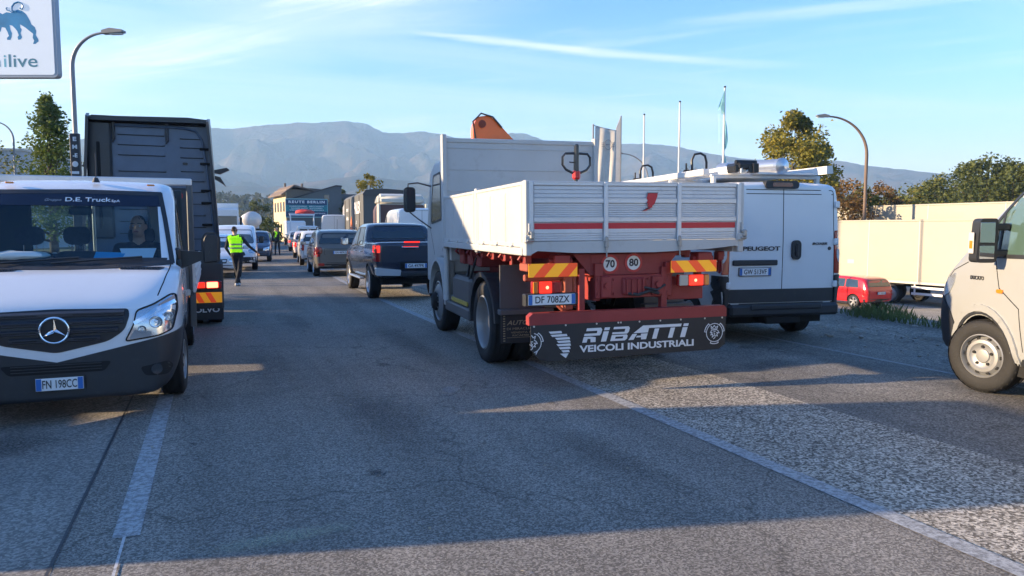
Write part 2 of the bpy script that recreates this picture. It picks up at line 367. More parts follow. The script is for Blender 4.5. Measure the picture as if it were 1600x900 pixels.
VS = [-25, -10] + [i for i in range(0, 20, 2)] + [i for i in range(20, 140, 4)] + [150, 200, 300]
def sheet(name, us, m, z, kind='structure', v0=-25, v1=300, curve=True, dv=None, parent=None):
    vs = [v for v in VS if v0 <= v <= v1]
    if v0 not in vs: vs = [v0]+vs
    if v1 not in vs: vs.append(v1)
    mb = MB(); pts = []; fs = []
    for v in vs:
        for k, u in enumerate(us):
            zz = z[k] if isinstance(z, (list, tuple)) else z
            pts.append(((u+(cv(v) if curve else 0)), v, zz))
    n = len(us)
    for i in range(len(vs)-1):
        for k in range(n-1): fs.append((i*n+k, i*n+k+1, (i+1)*n+k+1, (i+1)*n+k))
    mb.add(pts, fs); o = mb.build(name, m, parent, smooth=False, fix=False); o.rotation_euler = (0, 0, A)
    if kind: o['kind'] = kind
    return o
sheet('road', [-.8, 3.62], asph, 0.0)
sheet('older_road_surface', [-7.5, -.8], asph2, -.004)
sheet('coarse_shoulder', [3.62, 5.35], asph3, -.004)
sheet('side_lane', [5.35, 9.0], asph4, -.008)
sheet('dirt_verge', [9.0, 10.6, 11.3, 12.2], dirtm, [-.008, 0.0, .03, .02], curve=False)
# ground to the horizon
def ground():
    us = [-5200, -2500, -900, -300, -60, -20, -7.4, 0, 9, 11.5, 12.4, 13.6, 15.6, 17, 60, 300, 900, 2500, 5200]
    zs = [-.3, -.3, -.2, -.1, -.05, -.02, -.014, -.03, -.03, -.02, -.1, -.7, -2.02, -2.02, -2.02, -2.0, -2, -2, -2]
    vs = [-5200, -2500, -800, -200, -40]+list(range(-20, 150, 10))+[200, 400, 900, 1800, 3600, 5200]
    pts = [(u, v, z) for v in vs for u, z in zip(us, zs)]; n = len(us)
    fs = [(i*n+k, i*n+k+1, (i+1)*n+k+1, (i+1)*n+k) for i in range(len(vs)-1) for k in range(n-1)]
    o = MB().add(pts, fs).build('ground', earth, None, smooth=True, fix=False); o.rotation_euler = (0, 0, A); o['kind'] = 'structure'
ground()
sheet('lot_surface', [17, 75], lotm, -2.012, curve=False, v0=-20, v1=120)
# ---- painted markings (worn paint lets the asphalt through) ----
def wornpaint(name, col=(.40, .41, .41), keep=.5):
    m, n, l, p = nodes(name); p.inputs['Roughness'].default_value = .7; o = n['Material Output']
    tc = n.new('ShaderNodeTexCoord'); nz = n.new('ShaderNodeTexNoise'); nz.inputs['Scale'].default_value = 22; nz.inputs['Detail'].default_value = 10; nz.inputs['Roughness'].default_value = .8
    l.new(tc.outputs['Object'], nz.inputs[0]); mr = n.new('ShaderNodeMapRange'); mr.inputs[1].default_value = .62-keep*.3; mr.inputs[2].default_value = .74-keep*.3; l.new(nz.outputs[0], mr.inputs[0])
    mx = n.new('ShaderNodeMix'); mx.data_type = 'RGBA'; mx.inputs[6].default_value = (.19, .19, .19, 1); mx.inputs[7].default_value = (*col, 1); l.new(mr.outputs[0], mx.inputs[0]); l.new(mx.outputs[2], p.inputs['Base Color'])
    return m
lp = wornpaint('worn_road_paint', (.42, .43, .43), .60); lp2 = wornpaint('very_worn_paint', (.33, .33, .32), .4); lp3 = wornpaint('thin_fresh_line', (.5, .5, .5), .8)
for v0, v1 in ((4.45, 12.5), (17, 23), (27, 33), (37, 43)):
    sheet('lane_dash', [-.57, -.43], lp, .004, v0=v0, v1=v1)
sheet('thin_line', [-.515, -.500], lp3, .0065, v0=-2, v1=4.45)
sheet('edge_line', [3.60, 3.74], lp, .004)
sheet('side_lane_line', [7.97, 8.06], lp2, -.004)
sheet('tar_seam', [-.822, -.805], mat('black_tar', (.05, .05, .052), rough=.6, bump=.3), .003, v0=-5, v1=60)
# worn stains and faint marks: soft-edged patches lying on the asphalt
def stain(name, u, v, ru, rv, rot, col, k, seed=0):
    m, n, l, p = nodes(name+'_mat'); p.inputs['Roughness'].default_value = .7; p.inputs['Base Color'].default_value = (*col, 1)
    tc = n.new('ShaderNodeTexCoord'); ln = n.new('ShaderNodeVectorMath'); ln.operation = 'LENGTH'; mp = n.new('ShaderNodeMapping'); mp.inputs['Scale'].default_value = (1/ru, 1/rv, 0); l.new(tc.outputs['Object'], mp.inputs[0])
    nz = n.new('ShaderNodeTexNoise'); nz.inputs['Scale'].default_value = 4; nz.inputs['Detail'].default_value = 8; nz.noise_dimensions = '4D'; nz.inputs['W'].default_value = seed; l.new(tc.outputs['Object'], nz.inputs[0])
    l.new(mp.outputs[0], ln.inputs[0]); a = n.new('ShaderNodeMath'); a.operation = 'ADD'; l.new(ln.outputs['Value'], a.inputs[0]); l.new(nz.outputs[0], a.inputs[1])
    mr = n.new('ShaderNodeMapRange'); mr.interpolation_type = 'SMOOTHSTEP'; mr.inputs[1].default_value = 1.35; mr.inputs[2].default_value = .7; mr.inputs[3].default_value = 0; mr.inputs[4].default_value = k; l.new(a.outputs[0], mr.inputs[0])
    n2 = n.new('ShaderNodeTexNoise'); n2.inputs['Scale'].default_value = 60; n2.inputs['Detail'].default_value = 4; l.new(tc.outputs['Object'], n2.inputs[0]); m2 = n.new('ShaderNodeMath'); m2.operation = 'MULTIPLY'; l.new(mr.outputs[0], m2.inputs[0]); m3 = n.new('ShaderNodeMapRange'); m3.inputs[1].default_value = .35; m3.inputs[2].default_value = .6; l.new(n2.outputs[0], m3.inputs[0]); l.new(m3.outputs[0], m2.inputs[1])
    t = n.new('ShaderNodeBsdfTransparent'); x = n.new('ShaderNodeMixShader'); l.new(m2.outputs[0], x.inputs[0]); l.new(t.outputs[0], x.inputs[1]); l.new(p.outputs[0], x.inputs[2]); l.new(x.outputs[0], n['Material Output'].inputs[0])
    stain.z += .0004; o = MB().add([(-ru*1.3, -rv*1.3, 0), (ru*1.3, -rv*1.3, 0), (ru*1.3, rv*1.3, 0), (-ru*1.3, rv*1.3, 0)], [(0, 1, 2, 3)]).build(name, m, None, smooth=False, fix=False)
    o.location = (*rc(u, v), stain.z); o.rotation_euler = (0, 0, A+rot); o['kind'] = 'structure'
stain.z = .008
stain('faded_marking', .30, 4.12, .62, .16, .06, (.42, .42, .30), .62, 1); stain('scuff_mark', 2.25, 7.3, .16, .30, -.5, (.42, .42, .42), .55, 2)
for i, (u, v, a, b, r_, c_, k_) in enumerate(((1.4, 6.5, .5, 1.6, .1, (.04, .04, .045), .35), (.6, 9.5, .35, 2.6, 0, (.045, .045, .05), .32), (2.6, 10.5, .35, 3.0, 0, (.045, .045, .05), .32), (2.7, 4.6, .3, 1.4, .1, (.04, .04, .04), .30), (1.0, 5.0, .10, .14, 0, (.015, .015, .018), .7), (1.9, 9.0, .16, .2, 0, (.015, .015, .018), .6), (3.0, 6.4, .06, .09, 0, (.02, .02, .02), .7), (-.2, 6.2, .05, .08, 0, (.02, .02, .02), .7), (-1.8, 5.6, .5, .3, .2, (.3, .28, .24), .35), (-1.6, 6.7, .8, .5, .2, (.03, .03, .032), .45), (6.4, 7.2, .8, .5, .3, (.05, .05, .05), .45), (4.6, 7.8, .5, .35, 0, (.05, .048, .045), .5), (7.0, 8.4, .3, .2, .4, (.03, .03, .03), .55), (1.3, 14.0, .4, 2.4, 0, (.05, .05, .055), .35), (9.7, 9.4, .5, .8, 0, (.30, .27, .22), .5), (10.2, 8.0, .4, .6, 0, (.08, .065, .05), .6))): stain('asphalt_stain', u, v, a, b, r_, c_, k_, i+3)
# small bits of litter and dry leaves on the road
mb = MB()
for i in range(70):
    u = random.uniform(-2, 10.8); v = random.uniform(3.2, 13); s_ = random.uniform(.008, .022); a = random.uniform(0, 6.3); mb.T = Matrix.Translation((u, v, .012)) @ Matrix.Rotation(a, 4, 'Z') @ Matrix.Rotation(random.uniform(-.4, .4), 4, 'X')
    mb.add([(-s_, 0, 0), (0, -s_*.6, .002), (s_, 0, 0), (0, s_*.6, .004)], [(0, 1, 2, 3)])
o = mb.build('dry_leaves', mat('dry_leaf', (.32, .27, .18), rough=.9, var=.4, vs=9), smooth=False); o.rotation_euler = (0, 0, A); setp(o, 'dry leaves and tiny litter scattered over the asphalt', 'leaves', kind='stuff')
# kerb on the far left
sheet('kerb', [-7.65, -7.5], mat('kerb_concrete', (.3, .29, .27), rough=.9, var=.2, bump=.3), .1); sheet('kerb_side', [-7.502, -7.5], mat('kerb_concrete'), [.1, -.02])
# ---- grass ----
leafg = mat('grass_blades', (.09, .12, .03), rough=.8, var=.35, vs=.9)
def grass(name, n, u0, u1, v0, v1, zf, h, parentrot=True):
    mb = MB(); vs = []; fs = []
    for i in range(n):
        u = random.uniform(u0, u1); v = random.uniform(v0, v1)
        d = noise.noise(Vector((u*.9, v*.9, 3)))
        if d < -.22+.2*random.random(): continue
        a = random.uniform(0, 6.28); hh = h*random.uniform(.4, 1.25)*(1+.8*d); w = random.uniform(.006, .014); lx = random.uniform(-.5, .5)*hh; ly = random.uniform(-.5, .5)*hh
        z = zf(u); b = len(vs)
        vs += [(u-w*math.cos(a), v-w*math.sin(a), z-.02), (u+w*math.cos(a), v+w*math.sin(a), z-.02), (u+lx*.4+w*.6*math.cos(a), v+ly*.4+w*.6*math.sin(a), z+hh*.6), (u+lx, v+ly, z+hh)]
        fs += [(b, b+1, b+2), (b, b+2, b+3)]
    mb.v = vs; mb.f = fs; mb.m = [0]*len(fs); o = mb.build(name, leafg, None, smooth=False, fix=False); o.rotation_euler = (0, 0, A)
    return setp(o, 'tufts of green grass along the edge of the side lane', 'grass', kind='stuff')
def gz(u):
    if u < 12.2: return .02
    if u < 13.6: return -.0 - (u-12.2)*.5
    return -.7-(u-13.6)*.66
grass('grass_verge', 26000, 11.2, 14.2, 5, 26, gz, .17)
# ---- a few stones, leaves and litter on the dirt ----
mb = MB()
for i in range(500):
    u = random.uniform(8.6, 11.4); v = random.uniform(5, 18); s = random.uniform(.006, .028)*(1 if random.random() < .93 else 1.8)
    mb.T = Matrix.Translation((u, v, s*.3+.002)) @ Matrix.Rotation(random.uniform(0, 6), 4, 'Z')
    mb.box(-s, s, -s*.7, s*.7, -s*.4, s*.5, b=s*.3)
o = mb.build('gravel', mat('loose_stones', (.3, .28, .25), rough=.9, var=.4, vs=20)); o.rotation_euler = (0, 0, A); setp(o, 'small loose stones scattered on the dirt verge', 'gravel', kind='stuff')
# ---------------- vehicles ----------------
def ring(s):
    """one cross-section: (y, zbot, halfwidth, zbelt, zroof, [tumble, roof inset])"""
    y, zb, w, zbelt, zr = s[:5]; tum = s[5] if len(s) > 5 else .22; ins = s[6] if len(s) > 6 else .12
    ws = w-.06; wm_ = w; zm = zb+.5*(zbelt-zb); wb = w-.025
    if zr > zbelt+.14: wg = wb-(zr-zbelt-.07)*tum; zg = zr-.075; wt = wg-ins; ze = zr-.018
    else: wg = wb-.05; zg = zbelt+(zr-zbelt)*.5; wt = wb-.05-ins*1.4; ze = zr-.006
    return [(0, zb), (ws, zb), (wm_, zm), (wb, zbelt), (wg, zg), (wt, ze), (0, zr)]
def shell(st, glassf={}, wheels=(), sub=2, cr=(0, .5, .15, .55, .25, .15, 0), wr=.36, wo=1.0, crst={}):
    """closed car body from cross-sections; faces named in glassf get material slot 1; wheel wells slot 2. Returns (mesh dict by slot, bvh)"""
    bm = bmesh.new(); lay = bm.edges.layers.float.new('crease_edge'); V = []
    for s in st:
        r = ring(s); row = [bm.verts.new((0, s[0], r[0][1]))]+[bm.verts.new((r[k][0], s[0], r[k][1])) for k in range(1, 6)]+[bm.verts.new((0, s[0], r[6][1]))]+[bm.verts.new((-r[k][0], s[0], r[k][1])) for k in range(5, 0, -1)]
        V.append(row)
    def key(k): return k if k <= 5 else 11-k   # segment index 0..5 for 12 segments
    for i in range(len(st)-1):
        for k in range(12):
            f = bm.faces.new((V[i][k], V[i][(k+1) % 12], V[i+1][(k+1) % 12], V[i+1][k]))
            if (i, key(k)) in glassf: f.material_index = 1
    for tag, row in (('F', V[0]), ('B', V[-1])):
        Rr = row; L = [row[(12-k) % 12] for k in range(12)]
        bm.faces.new((Rr[0], Rr[1], L[1]))
        for k in range(1, 5):
            f = bm.faces.new((Rr[k], Rr[k+1], L[k+1], L[k]))
            if (tag, k) in glassf: f.material_index = 1
        bm.faces.new((Rr[5], Rr[6], L[5]))
    bmesh.ops.recalc_face_normals(bm, faces=bm.faces)
    bm.edges.ensure_lookup_table()
    for i, row in enumerate(V):
        for k in range(12):
            if i+1 < len(V):
                e = bm.edges.get((row[k], V[i+1][k]))
                if e: e[lay] = cr[k if k <= 6 else 12-k]
            e = bm.edges.get((row[k], row[(k+1) % 12]))
            if e and i in crst: e[lay] = crst[i]
    me = bpy.data.meshes.new('shell'); bm.to_mesh(me); bm.free()
    for q in range(3): me.materials.append(None)
    me = evalmesh(me, [('SUBSURF', dict(levels=sub, render_levels=sub))])
    if wheels:
        o = bpy.data.objects.new('b', me); C.objects.link(o); cuts = []
        for (x, y, z, r) in wheels:
            mb = MB(); mb.cur = 2; mb.cyl((x*.55, y, z), (x*1.4, y, z), r, n=36); cm = mb.mesh('cut')
            for q in range(3): cm.materials.append(None)
            co = bpy.data.objects.new('c', cm); C.objects.link(co); cuts.append(co)
            md = o.modifiers.new('b', 'BOOLEAN'); md.operation = 'DIFFERENCE'; md.object = co; md.solver = 'EXACT'
            try: md.material_mode = 'INDEX'
            except Exception: pass
        dg = bpy.context.evaluated_depsgraph_get(); dg.update(); me = bpy.data.meshes.new_from_object(o.evaluated_get(dg))
        for c_ in cuts+[o]: bpy.data.objects.remove(c_)
    bm = bmesh.new(); bm.from_mesh(me); bv = BVHTree.FromBMesh(bm); outm = {}
    bm.faces.ensure_lookup_table()
    for slot in (0, 1, 2):
        b2 = bm.copy(); dl = [f for f in b2.faces if f.material_index != slot]
        bmesh.ops.delete(b2, geom=dl, context='FACES')
        if len(b2.faces):
            for f in b2.faces: f.material_index = 0
            m2 = bpy.data.meshes.new('part'); b2.to_mesh(m2); outm[slot] = m2
        b2.free()
    bm.free(); return outm, bv
def wheel(name, parent, x, y, r, w, style='alloy', side=1, spokes=5, steer=0., m=None, rimr=None, cap=None):
    """side: +1 the outer face looks to +x, -1 to -x"""
    rimr = rimr or r*(.66 if style != 'steel' else .60); mb = MB(); h = w/2
    prof = [(rimr*.98, -h*.9), (r*.90, -h*.98), (r*.975, -h*.82), (r, -h*.6), (r, h*.6), (r*.975, h*.82), (r*.90, h*.98), (rimr*1.06, h*.96), (rimr, h*.86), (rimr*.96, h*.6), (rimr*.96, -h*.9)]
    mb.lathe((0, 0, 0), (side, 0, 0), prof, 40)
    # tread grooves
    for g in (-.35, -.12, .12, .35):
        mb.lathe((0, 0, 0), (side, 0, 0), [(r+.004, w*(g-.06)), (r+.006, w*(g-.05)), (r+.006, w*(g+.05)), (r+.004, w*(g+.06))], 40)
    for k in range(30):
        a = 2*math.pi*k/30
        mb.T = Matrix.Rotation(a, 4, 'X'); mb.box(-h*.80, -h*.52, -r*.022, r*.022, r*.94, r*.992); mb.box(h*.52, h*.80, -r*.022, r*.022, r*.94, r*.992)
    mb.T = Matrix()
    t = mb.build(name, rubber, parent, ang=40); t.location = (x, y, r); t.rotation_euler = (0, 0, steer)
    mb = MB(); sd_ = side
    mb.lathe((0, 0, 0), (sd_, 0, 0), [(rimr*1.02, h*.9), (rimr*.97, h*.96), (rimr*.93, h*.8), (rimr*.9, h*.2), (rimr*.9, -h*.6)], 40)
    def B(a, q0, q1, w0, w1, t0, t1):
        mb.T = Matrix.Rotation(a, 4, 'X')
        vs = [(sd_*t0, -w0, q0), (sd_*t0, w0, q0), (sd_*t1, w1, q1), (sd_*t1, -w1, q1)]; vs += [(p[0]-sd_*.02, p[1]*1.15, p[2]) for p in vs]
        mb.add(vs, [(0, 1, 2, 3), (4, 7, 6, 5), (0, 4, 5, 1), (1, 5, 6, 2), (2, 6, 7, 3), (3, 7, 4, 0)]); mb.T = Matrix()
    if style == 'alloy':
        for k in range(spokes):
            a = 2*math.pi*k/spokes
            B(a-.12, rimr*.1, rimr*.93, rimr*.09, rimr*.10, h*.72, h*.8); B(a+.12, rimr*.1, rimr*.93, rimr*.09, rimr*.10, h*.72, h*.8)
        mb.lathe((0, 0, 0), (sd_, 0, 0), [(rimr*.26, h*.5), (rimr*.24, h*.82), (rimr*.12, h*.84), (.001, h*.8)], 20)
    elif style == 'steel':      # pressed steel disc with holes and bolts
        mb.lathe((0, 0, 0), (sd_, 0, 0), [(rimr*.92, h*.35), (rimr*.84, h*.55), (rimr*.74, h*.80), (rimr*.60, h*.84), (rimr*.52, h*.7), (rimr*.34, h*.66), (rimr*.30, h*.76), (rimr*.16, h*.8), (.001, h*.8)], 36)
    elif style == 'truckrear':  # deep dish
        mb.lathe((0, 0, 0), (sd_, 0, 0), [(rimr*.92, h*.3), (rimr*.88, -h*.2), (rimr*.72, -h*.5), (rimr*.48, -h*.45), (rimr*.42, -h*.2), (rimr*.36, h*.15), (rimr*.3, h*.2), (.001, h*.2)], 40)
        for k in range(10):
            a = 2*math.pi*k/10; mb.cyl((-sd_*h*.45, math.cos(a)*rimr*.58, math.sin(a)*rimr*.58), (-sd_*h*.25, math.cos(a)*rimr*.58, math.sin(a)*rimr*.58), .014, n=6)
    elif style == 'truckfront':
        mb.lathe((0, 0, 0), (sd_, 0, 0), [(rimr*.92, h*.5), (rimr*.85, h*.9), (rimr*.66, h*1.12), (rimr*.5, h*1.15), (rimr*.4, h*1.15), (rimr*.38, h*1.3), (rimr*.26, h*1.42), (.001, h*1.42)], 40)
        for k in range(10):
            a = 2*math.pi*k/10; mb.cyl((sd_*h*1.13, math.cos(a)*rimr*.5, math.sin(a)*rimr*.5), (sd_*h*1.28, math.cos(a)*rimr*.5, math.sin(a)*rimr*.5), .015, n=6)
    rim = mb.build('rim', m or (alloy if style == 'alloy' else steel), t, ang=40)
    if style == 'steel':
        mb = MB()
        for k in range(5):
            a = 2*math.pi*k/5+.3; mb.cyl((sd_*h*.6, math.cos(a)*rimr*.43, math.sin(a)*rimr*.43), (sd_*h*.80, math.cos(a)*rimr*.43, math.sin(a)*rimr*.43), .016, n=8)
        for k in range(10):
            a = 2*math.pi*k/10; mb.cyl((sd_*h*.5, math.cos(a)*rimr*.80, math.sin(a)*rimr*.80), (sd_*(h*.70), math.cos(a)*rimr*.80, math.sin(a)*rimr*.80), .019, n=10)
        mb.build('rim_hole', dark, t)['kind'] = 'stuff'
    mb = MB(); mb.lathe((0, 0, 0), (sd_, 0, 0), [(rimr*.9, -h*.55), (.001, -h*.6)], 24); mb.build('brake_disc', dark, t, smooth=False)
    return t
def plate(parent, loc, s, facing='back', w=.52, h=.11, name='number_plate', size=None):
    x, y, z = loc; sg = -1 if facing == 'back' else 1
    p = MB().box(-w/2, w/2, -.006, .006, -h/2, h/2, b=.003).build(name, platew, parent); p.location = loc
    yy = sg*.0075
    for e in (-1, 1):
        MB().box(e*(w/2-.004)-(.04 if e > 0 else 0), e*(w/2-.004)+(0 if e > 0 else .04), yy-.001, yy+.001, -h/2+.004, h/2-.004).build('blue_band', plateb, p)
    MB().box(-w/2-.008, w/2+.008, -.004 if sg < 0 else -.01, .01 if sg < 0 else .004, -h/2-.008, h/2+.008).build('plate_holder', blackpl, p)
    text(s, h*.92, ink, p, (0, yy*1.2, -h*.03), facing, w=w*.72, depth=.0008, bold=.008, name='plate_lettering')
    return p
def mirror(parent, x, y, z, side, m=blackpl, w=.2, h=.14, arm=.1):
    e = MB().box(-w/2, w/2, -.06, .05, -h/2, h/2, b=.035).build('door_mirror', m, parent); e.location = (x+side*(w/2+arm), y, z)
    MB().box(-w/2+.02, w/2-.02, -.064, -.059, -h/2+.02, h/2-.02, b=.001).build('mirror_glass', chrome, e)
    MB().box(min(0, -side*(w/2+arm)), max(0, -side*(w/2+arm)), -.03, .03, -h/2+.01, -h/2+.05, b=.01).build('mirror_arm', blackpl, e)
    return e
def car(name, label, cat, loc, rz, L, st, body, wh, wheelr=.33, ww=.21, track=None, glassf={}, windows=(), rear=None, front=None, group=None, ws='alloy', seams=(), extra=None, clad=None, sub=2, mir=True, gl=None, crst={}, spokes=5, rims=None, cr=None):
    """st in local metres, y forward, y=0 rear bumper; wh=(rear axle y, front axle y)"""
    t = thing(name, label, cat, loc, rz, group)
    wmax = max(s[2] for s in st); tr = track or wmax-ww/2-.015
    wells = [(sx*wmax, y, wheelr, wheelr*1.13) for sx in (-1, 1) for y in wh]
    outm, bv = shell(st, glassf, wells, sub=sub, crst=crst, **({'cr': cr} if cr else {}))
    linkmesh('body', outm[0], body, t, ang=32)
    if 1 in outm: linkmesh('window_glass', outm[1], gl or dglass, t, ang=60)
    if 2 in outm: linkmesh('wheel_arch_lining', outm[2], dark, t)
    for sx in (-1, 1):
        for y in wh: wheel('wheel', t, sx*tr, y, wheelr, ww, ws, sx, spokes, m=rims)
    for side, poly in windows:
        for sd_ in (('left', 'right') if side == 'side' else (side,)):
            w = decal('window', bv, poly, sd_, gl or dglass, t, off=.004, grid=.25)
            if sd_ in ('left', 'right') or 1: decal('window_seal', bv, strip(poly, .022, True), sd_, blackpl, w, off=.007, th=.004, grid=.3)
    if clad:
        for side, poly in clad: decal('lower_cladding', bv, poly, side, greypl, t, off=.012, grid=.25)
    for side, line in seams:
        for sd_ in (('left', 'right') if side == 'side' else (side,)): decal('panel_gap', bv, strip(line, .011), sd_, dark, t, off=.0015, th=.003, grid=.3)
    if extra: extra(t, bv)
    return t, bv
def lampdecal(t, bv, name, poly, side, m, mirror_=True, off=.014, split=None):
    return decal(name, bv, poly, side, m, t, off=off, th=.02, grid=.09, mirror=mirror_)
# ============ generic hatch / SUV / van profiles ============
def prof_suv(L=4.3, w=.9, H=1.68, hood=1.05, belt=1.03, zb=.28):
    return [(0, .42, w-.14, belt-.12, belt-.08, .2, .1), (.05, zb+.06, w-.05, belt-.02, belt+.04, .2, .1), (.20, zb, w-.01, belt+.01, H-.16, .20, .1), (.42, zb, w, belt, H-.04, .2, .1), (1.1, zb, w, belt-.01, H, .2, .1),
            (1.9, zb, w, belt-.02, H, .2, .1), (2.55, zb, w, belt-.03, H-.07, .2, .1), (L-1.15, zb, w, belt-.02, hood+.02, .2, .1), (L-.7, zb, w, belt-.06, hood-.03, .2, .1), (L-.25, zb, w-.03, belt-.16, hood-.14, .2, .1), (L-.08, zb+.03, w-.12, belt-.3, hood-.26, .2, .1), (L, zb+.14, w-.26, belt-.4, hood-.38, .2, .1)]
def suvlike(name, label, cat, loc, rz, body, L=4.3, w=.9, H=1.68, hood=1.05, belt=1.03, rearplate=None, frontplate=None, lit=False, group=None, wheelr=.34, rear=True, rims=None, hl=False, extra=None, clad=True, detail=True, rake=.0):
    st = prof_suv(L, w, H, hood, belt)
    k = L/4.3; b = belt
    wins = [('side', rnd([(.52, b+.05), (1.25, b+.05), (1.25, H-.15), (.62, H-.17)], .05)), ('side', rnd([(1.32, b+.05), (2.16, b+.04), (2.16, H-.16), (1.32, H-.15)], .05)), ('side', rnd([(2.23, b+.04), (L-1.32, b+.04), (2.62, H-.17), (2.23, H-.16)], .05))]
    wins.append(('back', rnd([(-w+.17, b+.1), (w-.17, b+.1), (w-.30, H-.17), (-w+.30, H-.17)], .07)))
    wins.append(('front', rnd([(-w+.16, b+.08), (w-.16, b+.08), (w-.34, H-.14), (-w+.34, H-.14)], .06)))
    def ex(t, bv):
        global DEC_H; DEC_H = 0
        # lights
        decal('tail_lamp', bv, rnd([(-w+.02, b-.34), (-w+.20, b-.34), (-w+.22, b-.08), (-w+.03, b-.05)], .04), 'back', redon if lit else redlens, t, off=.02, th=.03, mirror=True, grid=.1)
        decal('rear_bumper', bv, rnd([(-w+.01, .30), (w-.01, .30), (w-.02, .46), (-w+.02, .46)], .04), 'back', greypl, t, off=.018, grid=.2)
        decal('headlamp', bv, rnd([(-w+.04, b-.42), (-w+.40, b-.40), (-w+.36, b-.28), (-w+.02, b-.20)], .04), 'front', lampglass, t, off=.012, th=.03, mirror=True, grid=.1)
        decal('grille', bv, rnd([(-.42, b-.44), (.42, b-.44), (.46, b-.30), (-.46, b-.30)], .04), 'front', blackpl, t, off=.012, grid=.2)
        decal('lower_grille', bv, rnd([(-w+.25, .32), (w-.25, .32), (w-.15, .46), (-w+.15, .46)], .04), 'front', blackpl, t, off=.012, grid=.2)
        if hl:
            for sx in (-1, 1): MB().lathe((sx*(w-.2), L-.16, b-.33), (0, 1, 0), [(.06, 0), (.05, .02), (.001, .03)], 12).build('daylight_lamp', mat('lit_headlamp', (1, 1, 1), emit=(1, 1, .95), es=6), t)
        if rearplate: plate(t, (0, -.05, b-.2), rearplate)
        if frontplate: plate(t, (0, L+.02, .5), frontplate, 'front', w=.36)
        for sx in (-1, 1):
            mirror(t, sx*(w-.03), L-1.5, b+.08, sx, m=blackpl if clad else body)
            for yy in (1.4, 2.3): bx('door_handle', blackpl if clad else body, t, sx*(w+.005)-.02, sx*(w+.005)+.02, yy, yy+.16, b-.12, b-.09, b=.008)
        if extra: extra(t, bv)
    seams = [('side', [(1.28, b+.03), (1.28, .62), (1.12, .38)]), ('side', [(2.19, b+.02), (2.19, .34)]), ('side', [(3.02, b), (3.05, .36)]), ('side', [(1.1, .36), (3.05, .36)]), ('back', [(-w+.12, H-.06), (-w+.19, .5), (w-.19, .5), (w-.12, H-.06)])] if detail else []
    cl = [('back', [(-w+.02, .27), (w-.02, .27), (w-.01, .36), (-w+.01, .36)])] if clad else None
    return car(name, label, cat, loc, rz, L, st, body, (.78, L-.82), wheelr, .22, windows=wins, seams=seams, extra=ex, clad=cl, group=group, rims=rims)
def prof_van(L=5.4, w=1.02, H=2.25, hood=1.15, belt=1.35, zb=.3, nose=1.1):
    return [(0, zb+.14, w-.04, belt, H-.07, .07, .13), (.035, zb+.05, w-.012, belt, H-.03, .07, .13), (.2, zb, w, belt, H, .07, .13), (1.5, zb, w, belt, H, .07, .13), (L-nose-1.6, zb, w, belt, H, .07, .13), (L-nose-.95, zb, w, belt, H-.04, .08, .15),
            (L-nose-.1, zb, w, belt-.05, hood+.16, .15, .15), (L-.55, zb, w-.01, belt-.3, hood-.06, .15, .15), (L-.22, zb, w-.06, belt-.45, hood-.26, .15, .15), (L-.04, zb+.04, w-.18, belt-.62, hood-.45, .15, .15), (L, zb+.1, w-.3, belt-.74, hood-.6, .15, .15)]
def vanlike(name, label, loc, rz, body, L=5.4, w=1.0, H=2.25, hood=1.15, belt=1.35, plate_=None, rw=False, group=None, wheelr=.34, extra=None, frontplate=None, nose=1.1, doors=True, tail=True, cat='van', hubs='steel', lit=False):
    st = prof_van(L, w, H, hood, belt, nose=nose)
    b = belt; yb = L-nose
    wins = [('side', rnd([(yb-1.5, b+.06), (yb-.38, b+.02), (yb-.82, H-.32), (yb-1.45, H-.32)], .06)), ('front', rnd([(-w+.14, b-.02), (w-.14, b-.02), (w-.24, H-.22), (-w+.24, H-.22)], .08))]
    if rw: wins.append(('back', rnd([(-w+.2, b+.1), (-.08, b+.1), (-.08, H-.3), (-w+.24, H-.3)], .05))); wins.append(('back', rnd([(.08, b+.1), (w-.2, b+.1), (w-.24, H-.3), (.08, H-.3)], .05)))
    def ex(t, bv):
        if tail: decal('tail_lamp', bv, rnd([(-w+.0, .95), (-w+.12, .95), (-w+.12, 1.45), (-w+.01, 1.45)], .03), 'back', redon if lit else redlens, t, off=.012, th=.03, mirror=True, grid=.1)
        decal('rear_bumper', bv, rnd([(-w, .32), (w, .32), (w, .52), (-w, .52)], .04), 'back', blackpl, t, off=.02, grid=.2)
        decal('headlamp', bv, rnd([(-w+.08, .74), (-w+.30, .70), (-w+.38, .80), (-w+.12, 1.05)], .05), 'front', lampglass, t, off=.012, th=.03, mirror=True, grid=.1)
        decal('grille', bv, rnd([(-.44, .62), (.44, .62), (.40, .76), (-.40, .76)], .04), 'front', blackpl, t, off=.012, grid=.2)
        decal('front_bumper', bv, rnd([(-w+.04, .32), (w-.04, .32), (w-.06, .56), (-w+.06, .56)], .04), 'front', blackpl, t, off=.015, grid=.15)
        if plate_: plate(t, (-.45, -.03, .95), plate_)
        if frontplate: plate(t, (0, L+.03, .5), frontplate, 'front', w=.36)
        for sx in (-1, 1): mirror(t, sx*(w-.04), yb-.55, b+.12, sx, w=.18, h=.3)
        if extra: extra(t, bv)
    seams = [('back', [(0, .55), (0, H-.1)]), ('back', [(-w+.1, .55), (-w+.13, H-.12), (w-.13, H-.12), (w-.1, .55)]), ('side', [(yb-1.55, .4), (yb-1.55, H-.25)]), ('side', [(yb-.35, .45), (yb-.35, b)]), ('side', [(1.2, b-.1), (yb-1.55, b-.1)])] if doors else []
    return car(name, label, cat, loc, rz, L, st, body, (1.0, L-.95), wheelr, .22, windows=wins, seams=seams, extra=ex, group=group, ws=hubs)
